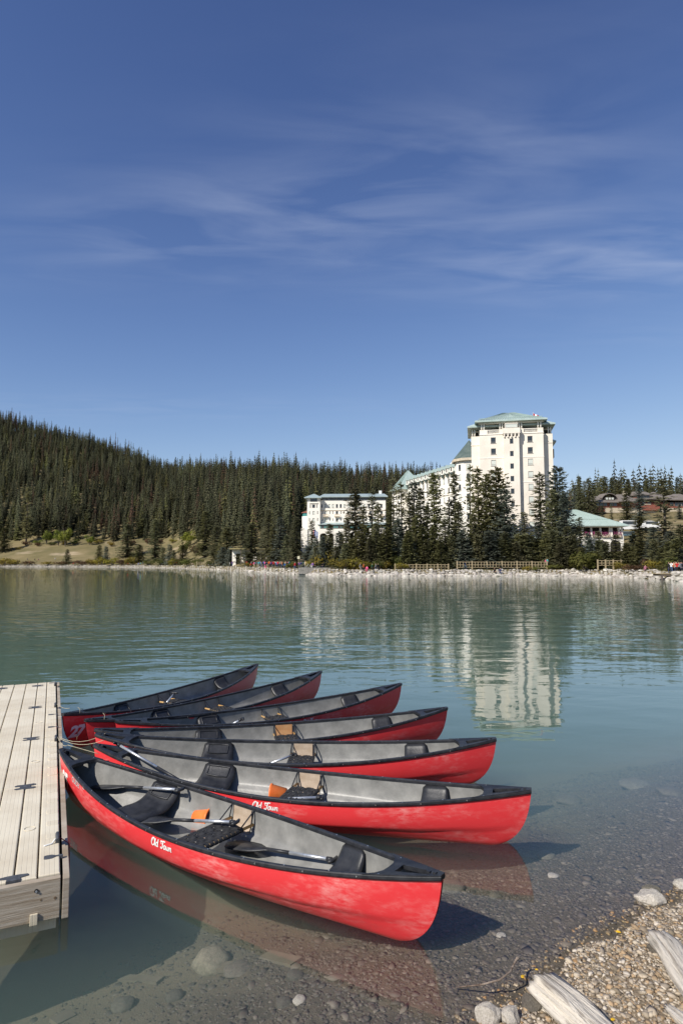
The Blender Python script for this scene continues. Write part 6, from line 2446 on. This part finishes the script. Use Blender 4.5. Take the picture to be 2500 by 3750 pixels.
# ---- lodge on the slope
def lodge():
    D = 236.0

    def X(zx): return (1950 + zx / 2.851 - 1250) / FPX * D

    def Z(zy): return CAMH + (2060 - (1650 + zy / 2.851)) / FPX * D * .985
    root = empty('lodge', (X(640), D, 0), R(2), 'long brown lodge with grey shingle roofs on the slope at right', 'lodge')

    def U(zx): return X(zx) - X(640)

    def roof(x0, x1, ze, zr, y0=-1.2, y1=12, inset=(2.5, 0), nm='roof'):
        b = MB()
        ym = (y0 + y1) / 2
        V = [Vector(p) for p in ((U(x0), y0, Z(ze)), (U(x1), y0, Z(ze)), (U(x1), y1, Z(ze)), (U(x0), y1, Z(ze)), (U(x0) + inset[0], ym, Z(zr)), (U(x1) - inset[1], ym, Z(zr)))]
        V += [v - Vector((0, 0, .3)) for v in V[:4]]
        b.add(V, [(0, 1, 5, 4), (1, 2, 5), (2, 3, 4, 5), (3, 0, 4), (6, 7, 1, 0), (7, 8, 2, 1), (8, 9, 3, 2), (9, 6, 0, 3), (9, 8, 7, 6)])
        return b.build(nm, 'grey_shingle', root)
    MB().box(U(652), U(1680), 0, 10, Z(585), Z(530)).build('wall', 'red_timber', root)
    MB().box(U(655), U(1680), .1, 10, Z(640), Z(585) - .003).build('foundation', 'stone_base', root)
    MB().box(U(655), U(765), .02, .098, Z(635), Z(588)).build('lower_wall', 'red_timber', root)
    roof(628, 940, 527, 448)
    roof(895, 1100, 520, 430, -2.2, 11, (2, 2))
    roof(1100, 1330, 490, 470, -1.5, 9, (.5, .5))
    MB().box(U(1130), U(1270), 1.5, 8, Z(490), Z(436)).build('upper_wall', 'red_timber', root)
    roof(1115, 1290, 440, 398, .6, 9, (.6, .6))
    roof(1270, 1480, 500, 400, -1.2, 12, (3, 3))
    roof(1455, 1750, 500, 420, -1.2, 12, (3, 3))
    MB().box(U(1150), U(1240), -1.0, -.1, Z(555), Z(548)).build('balcony', 'stone_base', root)
    MB().box(U(1165), U(1340), -.9, -.05, Z(615), Z(560)).build('lower_wall', 'red_timber', root)
    ch = MB().box(U(1040), U(1080), 5, 7.5, Z(450), Z(400)).box(U(1050), U(1070), 5.6, 6.8, Z(400), Z(384))
    ch.build('chimney', 'stone_base', root)
    # eyebrow dormer
    n = 10; um = U(825); V = []
    for k in range(n + 1):
        a = PI * k / n
        V += [Vector((um + 2.9 * math.cos(a), .2, Z(490) + 1.9 * math.sin(a) ** 1.3)), Vector((um + 2.9 * math.cos(a), 4.5, Z(470) + 1.5 * math.sin(a)))]
    F = [(2 * k, 2 * k + 2, 2 * k + 3, 2 * k + 1) for k in range(n)]
    V, F = thick(V, F, Vector((0, 0, .25)))
    MB().add(V, F).build('eyebrow_dormer', 'grey_shingle', root)
    MB().box(um - 2.0, um + 2.0, .5, 3, Z(494), Z(480)).build('dormer_wall', 'dark_interior', root)
    for k in (-1, 0, 1):
        window(root, um + k * 1.1, Z(487), .9, .9, 'curtain', .42, bars=0, sill=False)
    for zx in (690, 730, 770, 835, 875, 1180, 1240, 1480, 1530, 1570, 1600):
        window(root, U(zx), Z(548), 1.3, 1.3, 'window_glass', -.07, bars=0)
    for zx in (1150, 1180, 1215, 1250):
        window(root, U(zx), Z(462), 1.2, 1.3, 'window_glass', 1.43, bars=0)
    for zx in (960, 985, 1015):
        window(root, U(zx), Z(545), 1.2, 1.5, 'window_glass', -.07, bars=0)


lodge()


# ---- boathouse by the crowd
def boathouse():
    px0 = 850; D = shore_d(930) + 36
    A = at_y(px0, 2040, D); g = ground_z(A.x, D)
    W = (1020 - px0) / FPX * D
    root = empty('boathouse', (A.x, D, g), 0, 'low white building with grassed roof behind the lakeside crowd', 'building')
    H = 4.2
    zz = at_y(930, 2012, D).z - g; H = max(2.5, zz)
    holes = [(W * f, W * (f + .09), 0.02, H * .75) for f in (.08, .30, .52, .62, .80)]
    V, F = sheet_with_holes(W, -1.0, H, holes, .25)
    MB().add(V, F).build('wall', 'white_render', root)
    MB().box(.05, W - .05, 1.2, 6, -1, H - .02).build('interior', 'dark_interior', root)
    for f in (.2, .45, .72, .93):
        MB().box(W * f - .15, W * f + .15, -1.5, -1.2, -1, H - .1).build('post', 'bark', root)
    MB().box(-.6, W + .6, -1.8, 7, H + .003, H + .35).build('roof', mat('turf_roof', (.26, .22, .10), (.36, .30, .15), scale=.8, rough=.95), root)


boathouse()


# ------------------------------------------------------------------ fences
def fence(px0, px1, top, bot, off, nspan, label):
    D0 = shore_d((px0 + px1) / 2) + off
    A = at_y(px0, 2070, D0); B = at_y(px1, 2070, D0)
    L = (B - A).length
    g = ground_z((A.x + B.x) / 2, D0)
    z0 = at_y((px0 + px1) / 2, bot, D0).z; z1 = at_y((px0 + px1) / 2, top, D0).z
    h = z1 - z0
    root = empty('wooden_fence', (A.x, D0, z0), 0, label, 'fence', 'wooden lakeside fences')
    post = MB().box(-.11, .11, -.11, .11, -.8, h + .14).mesh('post', 'fence_wood')
    p = L / nspan
    rail = MB().box(.11, p - .11, -.05, .05, -.05, .05).mesh('rail', 'fence_wood')
    pk = MB().box(-.05, .05, -.035, .035, h * .16, h * .9).mesh('picket', 'fence_wood')
    for k in range(nspan + 1):
        o = link('post', post, root); o.location = (k * p, 0, 0)
        if k < nspan:
            for z in (h * .12, h * .52, h * .95):
                o = link('rail', rail, root); o.location = (k * p, 0, z)
            npk = max(2, round(p / .62))
            for j in range(1, npk):
                o = link('picket', pk, root); o.location = (k * p + j * p / npk, -.09, 0)
    return root


fence(1673, 2002, 2057, 2081, 5.0, 6, 'lattice wooden fence along the lake path below the tower')
fence(1446, 1641, 2067, 2088, 5.0, 5, 'lattice wooden fence on the bank left of the tower foot')
fence(2188, 2302, 2052, 2073, 6.5, 4, 'short wooden fence right of the big round bush')
fence(720, 850, 2058, 2070, 6.0, 4, 'low wooden fence left of the lakeside crowd')

# stone terrace wall with loungers
Dt = shore_d(1170) + 5.2
A = at_y(1092, 2090, Dt); B = at_y(1246, 2090, Dt)
tw_ = empty('terrace_wall', (A.x, Dt, .4), 0, 'low grey stone terrace wall above the riprap', 'wall')
Lw = B.x - A.x
rs = random.Random(4)
zt_ = at_y(1170, 2079, Dt).z - .4
MB().box(0, Lw, .1, 4.5, -.5, zt_ - .05).build('wall_core', 'wall_stone', tw_)
z = -.2
while z < zt_ - .1:
    x = 0
    while x < Lw:
        w = rs.uniform(.35, .8); w = min(w, Lw - x)
        MB().box(x + .01, x + w - .01, -.06 + rs.uniform(-.03, .03), .14, z + .01, z + .21).build('stone', 'wall_stone', tw_)
        x += w
    z += .22
for i, px in enumerate((1112, 1122, 1160, 1172)):
    p = at_y(px, 2079, Dt + 1.4)
    b = empty('deck_chair', (p.x, Dt + 1.4, .4 + zt_ - .05), R(12), ['leftmost', 'second', 'third', 'rightmost'][i] + ' of four grey slanted loungers on the terrace wall', 'deck chair', 'loungers on the terrace wall')
    MB().bar((-.35, 0, .12), (.55, 0, .12), .6, .06, 0).build('seat', 'cloth_grey', b)
    MB().bar((.5, 0, .12), (.95, .0, .75), .6, .06).build('backrest', 'cloth_grey', b)
    for sx in (-.3, .45):
        MB().box(sx - .03, sx + .03, -.28, .28, 0, .1).build('leg', 'window_frame', b)
# notice board
p = at_y(1093, 2040, shore_d(1093) + 7)
nb_ = empty('notice_sign', (p.x, p.y, ground_z(p.x, p.y)), 0, 'small cream signboard on a post above the terrace', 'sign')
zs_ = at_y(1093, 2042, p.y).z - ground_z(p.x, p.y)
MB().add(*thick([Vector(q) for q in ((-.28, 0, zs_ - .33), (.28, 0, zs_ - .33), (.28, 0, zs_ + .25), (.12, 0, zs_ + .33), (-.12, 0, zs_ + .33), (-.28, 0, zs_ + .25))], [(0, 1, 2, 3, 4, 5)], Vector((0, .06, 0)))).build('board', 'sign_cream', nb_)
MB().box(-.05, .05, .07, .16, -.2, zs_ + .1).build('post', 'fence_wood', nb_)
# wooden viewing deck at the right edge
Dd = shore_d(2470) + 3.5
p = at_y(2418, 2105, Dd)
wd = empty('viewing_deck', (p.x, Dd, 0), 0, 'wooden viewing platform on the rocks at the right edge', 'deck')
zd = at_y(2450, 2101, Dd).z
for k in range(9):
    MB().box(0, 7, k * .3, k * .3 + .28, zd - .08, zd).build('deck_plank', 'fence_wood', wd)
MB().box(.1, 7, .1, .3, zd - .35, zd - .082).box(.1, 7, 2.3, 2.5, zd - .35, zd - .082).build('joist', 'bark', wd)
for x in (.3, 2.4, 4.5, 6.6):
    MB().box(x - .1, x + .1, .1, .3, -.6, zd - .352).build('deck_post', 'bark', wd)
# parked vehicles glimpsed behind the trees
def vehicle(px, py, D, w, h, m, label, cat):
    p = at_y(px, py, D); g = ground_z(p.x, D)
    r = empty('parked_vehicle', (p.x, D, p.z), 0, label, cat)
    b = MB().box(-w / 2, w / 2, -.9, .9, .35, h * .55).box(-w * .35, w * .42, -.82, .82, h * .55 + .002, h)
    b.build('body', m, r, bevel=.08)
    for x in (-w * .32, w * .32):
        for y in (-.92, .72):
            MB().tube([(x, y, .34), (x, y + .2, .34)], .34, 12).build('wheel', 'dark_void', r)
    MB().box(-w * .3, w * .36, -.835, -.822, h * .6, h * .93).build('side_window', 'window_glass', r)


vehicle(2298, 1944, 172, 5.5, 2.8, 'white_paint', 'white van parked just right of the pavilion roof', 'van')
vehicle(2380, 1938, 176, 5.2, 2.3, 'white_paint', 'white van half hidden behind spruces on the right', 'van')
vehicle(2292, 1968, 165, 4.4, 1.5, 'blue_paint', 'blue grey car parked beside the pavilion wall', 'car')


# ------------------------------------------------------------------ people
def body_mesh(pose):
    """one continuous figure grown with a skin modifier, feet at z=0"""
    P = {'pelvis': (0, 0, .95), 'waist': (0, 0, 1.12), 'chest': (0, 0, 1.36), 'neck': (0, 0, 1.50), 'head': (0, -.01, 1.62), 'crown': (0, 0, 1.74)}
    Rr = {'pelvis': .15, 'waist': .135, 'chest': .165, 'neck': .06, 'head': .095, 'crown': .06}
    for s, sg in (('l', -1), ('r', 1)):
        P.update({s + 'hip': (sg * .10, 0, .90), s + 'knee': (sg * .11, 0, .50), s + 'ank': (sg * .11, .02, .09), s + 'toe': (sg * .12, -.15, .05),
                  s + 'sho': (sg * .19, 0, 1.42), s + 'elb': (sg * .25, .02, 1.14), s + 'wri': (sg * .25, -.05, .90), s + 'hand': (sg * .25, -.08, .80)})
        Rr.update({s + 'hip': .10, s + 'knee': .065, s + 'ank': .045, s + 'toe': .045, s + 'sho': .075, s + 'elb': .052, s + 'wri': .038, s + 'hand': .04})
    if pose == 'walk':
        P['lknee'] = (-.11, -.18, .52); P['lank'] = (-.11, -.26, .10); P['ltoe'] = (-.12, -.42, .07)
        P['rknee'] = (.11, .06, .50); P['rank'] = (.11, .34, .13); P['rtoe'] = (.12, .22, .05)
        P['lelb'] = (-.25, .14, 1.16); P['lwri'] = (-.24, .10, .92); P['lhand'] = (-.24, .06, .84)
        P['relb'] = (.25, -.10, 1.16); P['rwri'] = (.22, -.28, .98); P['rhand'] = (.2, -.36, .95)
    if pose == 'photo':
        for s, sg in (('l', -1), ('r', 1)):
            P[s + 'elb'] = (sg * .27, -.16, 1.24); P[s + 'wri'] = (sg * .10, -.30, 1.48); P[s + 'hand'] = (sg * .05, -.33, 1.54)
    if pose == 'reach':
        P['relb'] = (.42, -.02, 1.28); P['rwri'] = (.62, -.06, 1.16); P['rhand'] = (.70, -.07, 1.12)
    if pose == 'sit':
        dz = -.50
        for k in ('pelvis', 'waist', 'chest', 'neck', 'head', 'crown', 'lsho', 'rsho'):
            x, y, z = P[k]; P[k] = (x, y + (.0 if k == 'pelvis' else -.04), z + dz)
        for s, sg in (('l', -1), ('r', 1)):
            P[s + 'hip'] = (sg * .10, -.03, .42); P[s + 'knee'] = (sg * .13, -.44, .50); P[s + 'ank'] = (sg * .12, -.46, .09); P[s + 'toe'] = (sg * .12, -.62, .05)
            P[s + 'elb'] = (sg * .25, -.12, .66); P[s + 'wri'] = (sg * .14, -.34, .58); P[s + 'hand'] = (sg * .10, -.42, .56)
    keys = list(P)
    E = [('pelvis', 'waist'), ('waist', 'chest'), ('chest', 'neck'), ('neck', 'head'), ('head', 'crown')]
    for s in 'lr':
        E += [('pelvis', s + 'hip'), (s + 'hip', s + 'knee'), (s + 'knee', s + 'ank'), (s + 'ank', s + 'toe'), ('chest', s + 'sho'), (s + 'sho', s + 'elb'), (s + 'elb', s + 'wri'), (s + 'wri', s + 'hand')]
    me = bpy.data.meshes.new('figure')
    me.from_pydata([P[k] for k in keys], [(keys.index(a), keys.index(b)) for a, b in E], [])
    o = bpy.data.objects.new('figure', me); col.objects.link(o)
    md = o.modifiers.new('skin', 'SKIN')
    me.skin_vertices[0]
    for i, k in enumerate(keys):
        sv = me.skin_vertices[0].data[i]
        f = .78 if k in ('pelvis', 'waist', 'chest') else 1
        sv.radius = (Rr[k], Rr[k] * f)
        sv.use_root = (k == 'pelvis')
    sb_ = o.modifiers.new('sub', 'SUBSURF'); sb_.levels = 1; sb_.render_levels = 1
    dg = bpy.context.evaluated_depsgraph_get(); dg.update()
    out = bpy.data.meshes.new_from_object(o.evaluated_get(dg))
    bpy.data.objects.remove(o)
    out.materials.clear()
    for m in ('skin', 'cloth_red', 'cloth_denim', 'hair', 'dark_void'):
        out.materials.append(M(m))
    hipz = P['pelvis'][2]; neck = P['neck'][2]; hd = P['head']
    hands = [Vector(P['lhand']), Vector(P['rhand'])]; toes = [Vector(P[s + q]) for s in 'lr' for q in ('toe', 'ank')]
    for p in out.polygons:
        c = p.center
        mi = 1
        if c.z > neck - .01:
            mi = 3 if (c.z > hd[2] + .06 or (c.y > hd[1] + .03 and c.z > hd[2] - .05)) else 0
        elif any((c - h).length < .09 for h in hands):
            mi = 0
        elif any((c - t).length < .10 and c.z < .13 for t in toes):
            mi = 4
        elif pose == 'sit':
            mi = 2 if (c.z < .36 or (c.y < -.12 and c.z < .60 and abs(c.x) < .22 and not any((c - Vector(P[s + q])).length < .10 for s in 'lr' for q in ('elb', 'wri')))) else 1
        elif c.z < hipz + .04 and abs(c.x) < .235:
            mi = 2
        p.material_index = mi
        p.use_smooth = True
    return out


POSES = {k: body_mesh(k) for k in ('stand', 'walk', 'photo', 'sit', 'reach')}


def person(px, foot, hpx, pose, top, legs, face, label, group=None, D=None, off=4, scale=None):
    if D is None: D = shore_d(px) + off
    x = (px - 1250) / FPX * D
    z = at_y(px, foot, D).z if foot else ground_z(x, D)
    if not foot:
        z = ground_z(x, D)
    s = scale or (hpx / FPX * D / (1.74 if pose != 'sit' else 1.24))
    s = max(.55, min(1.15, s))
    o = link('person', POSES[pose])
    o.location = (x, D, z); o.rotation_euler = (0, 0, face); o.scale = (s, s, s)
    for i, m in ((1, 'cloth_' + top), (2, 'cloth_' + legs)):
        o.material_slots[i].link = 'OBJECT'; o.material_slots[i].material = M(m)
    for i in (0, 3, 4):
        o.material_slots[i].link = 'DATA'
    return tag(o, label, 'person', group)


# near right people
person(2358, 2108, 39, 'reach', 'mauve', 'black', .2, 'person in mauve shirt and black trousers reaching out by the rocks at right', off=3.0)
person(2373, 2106, 20, 'stand', 'white', 'mauve', -.4, 'small child in pale clothes beside the person in the mauve shirt', off=3.2, scale=.58)
RIGHT = [(2443, 'black', 'navy', 'stand'), (2453, 'white', 'denim', 'photo'), (2462, 'orange', 'black', 'stand'), (2473, 'red', 'black', 'photo'), (2481, 'grey', 'black', 'stand'), (2489, 'navy', 'denim', 'stand'), (2497, 'black', 'black', 'walk'), (2468, 'beige', 'navy', 'stand')]
used_lab = set()
for i, (px, t, l, ps) in enumerate(RIGHT):
    dd = shore_d(2470) + 3.9 + (i % 3) * .7
    person(px, None, 38, ps, t, l, random.uniform(-1, 1), f'person in {t} top and {l} trousers in the group at the right edge', 'people on the viewing platform', D=dd, scale=1.0).location.z = zd
# two sitting on the slabs, walkers by the fence
person(1807, 2103, 19, 'sit', 'black', 'black', .5, 'person in black sitting on the rocks below the tower, left of the pair', off=1.6, scale=.95)
person(1828, 2103, 22, 'sit', 'navy', 'denim', -.2, 'person in navy jacket sitting on the rocks below the tower, right of the pair', off=1.4, scale=1.0)
person(1701, 2083, 26, 'walk', 'navy', 'denim', 1.3, 'person in navy top walking past the fence end below the tower', off=4.5)
person(1995, 2070, 22, 'stand', 'pink', 'beige', .3, 'person in pink top standing behind the fence right of the tower', off=6.0)
person(2001, 2070, 24, 'stand', 'teal', 'navy', -.3, 'person in pale teal top standing behind the fence beside the pink one', off=5.7)
for px, t, l, ps, lab in ((1319, 'grey', 'grey', 'walk', 'person in grey walking ahead of the one in orange on the bank'), (1331, 'orange', 'black', 'stand', 'person in bright orange jacket standing on the rocky bank'),
                          (1343, 'pink', 'pink', 'sit', 'person in magenta crouching beside the one in orange'), (1362, 'green', 'black', 'walk', 'person in dark green striding on the bank left of the fence'),
                          (1375, 'grey', 'navy', 'walk', 'person in grey coat and navy trousers walking left of the fence'), (1383, 'black', 'black', 'walk', 'person in dark red and black walking last before the fence')):
    person(px, 2095, 27, ps, t, l, random.uniform(-1.5, 1.5), lab, off=3.0, scale=1.0)
# the crowd left of the terrace
tops = ['red', 'blue', 'black', 'white', 'grey', 'teal', 'pink', 'navy', 'green', 'beige', 'purple', 'orange']
legs = ['denim', 'black', 'navy', 'grey', 'beige']
combos = [(t, l) for t in tops for l in legs if t != l]
random.Random(3).shuffle(combos)
cx = 0
crowd = [843, 852, 898, 903, 922, 931, 937, 942, 948, 953, 957, 962, 966, 970, 975, 979, 984, 988, 993, 998, 1003, 1008, 1013, 1018, 1023, 1028, 1033, 1040, 1046, 1055, 1060, 1080, 1096, 1103, 1112, 1118]
POSW = {'stand': 'standing', 'walk': 'walking', 'photo': 'taking a photograph', 'sit': 'sitting', 'reach': 'pointing'}
for i, px in enumerate(crowd):
    t, l = combos[i % len(combos)]
    ps = ['stand', 'walk', 'stand', 'photo', 'stand', 'reach'][i % 6]
    person(px, None, 26, ps, t, l, random.uniform(-3, 3), f'person in {t} top and {l} trousers {POSW[ps]} in the lakeside crowd', 'crowd on the shore left of the hotel', off=4.2 + (i * 7 % 5) * .8, scale=random.uniform(.88, 1.05))
for i, (px, t, l, ps) in enumerate(((920, 'red', 'green', 'stand'), (1044, 'blue', 'navy', 'walk'), (1081, 'red', 'denim', 'stand'), (972, 'pink', 'pink', 'sit'))):
    person(px, None, 28, ps, t, l, random.uniform(-1, 1), f'person in {t} top standing out in front of the crowd, nearest the rocks' if i == 0 else
           ['', 'person in bright blue jacket stepping down onto the rocks', 'person in red top and jeans at the left end of the terrace', 'small figure all in pink crouched before the crowd'][i], 'people in front of the crowd', off=3.0, scale=1.0)
SEAT = [(1145, 'purple', 'white', 'sit'), (1152, 'black', 'black', 'sit'), (1183, 'black', 'navy', 'sit'), (1222, 'navy', 'grey', 'sit'), (1232, 'white', 'black', 'sit'), (1242, 'green', 'beige', 'sit')]
for i, (px, t, l, ps) in enumerate(SEAT):
    person(px, 2078, 20, ps, t, l, random.uniform(-.5, .5), f'person in {t} top and {l} trousers sitting on the stone terrace', 'people on the terrace', D=Dt + 1.2, scale=1.0).location.z = .4 + zt_ - .1
LEFT = [(88, 'black', 'grey', 'stand'), (111, 'orange', 'red', 'stand'), (170, 'white', 'black', 'sit'), (176, 'blue', 'beige', 'sit'), (272, 'red', 'black', 'sit'), (103, 'grey', 'navy', 'sit'), (131, 'black', 'black', 'sit'), (144, 'navy', 'red', 'sit'), (205, 'white', 'beige', 'stand'), (280, 'purple', 'denim', 'sit'),
        (471, 'red', 'black', 'sit'), (480, 'white', 'grey', 'sit'), (510, 'blue', 'white', 'sit'), (518, 'teal', 'denim', 'sit'), (526, 'blue', 'denim', 'stand'), (535, 'black', 'white', 'sit'), (546, 'blue', 'black', 'sit'), (594, 'navy', 'navy', 'stand'), (628, 'black', 'grey', 'stand'),
        (641, 'red', 'green', 'stand'), (649, 'orange', 'beige', 'stand'), (698, 'black', 'beige', 'stand'), (705, 'beige', 'black', 'sit'), (761, 'purple', 'navy', 'sit'), (767, 'navy', 'denim', 'stand'), (773, 'white', 'purple', 'stand')]
for i, (px, t, l, ps) in enumerate(LEFT):
    off = 6 + (i % 2) * 2
    where = 'on the left meadow shore' if px < 300 else ('on the shore by the meadow spruces' if px < 600 else 'on the bank left of the crowd')
    if px in (103, 131, 144, 205): off = 24; where = 'up on the left meadow path'
    person(px, None, 14, ps, t, l, random.uniform(-1, 1), f'person in {t} top and {l} trousers {POSW[ps]} {where}', 'people spread along the left shore', off=off, scale=1.05)
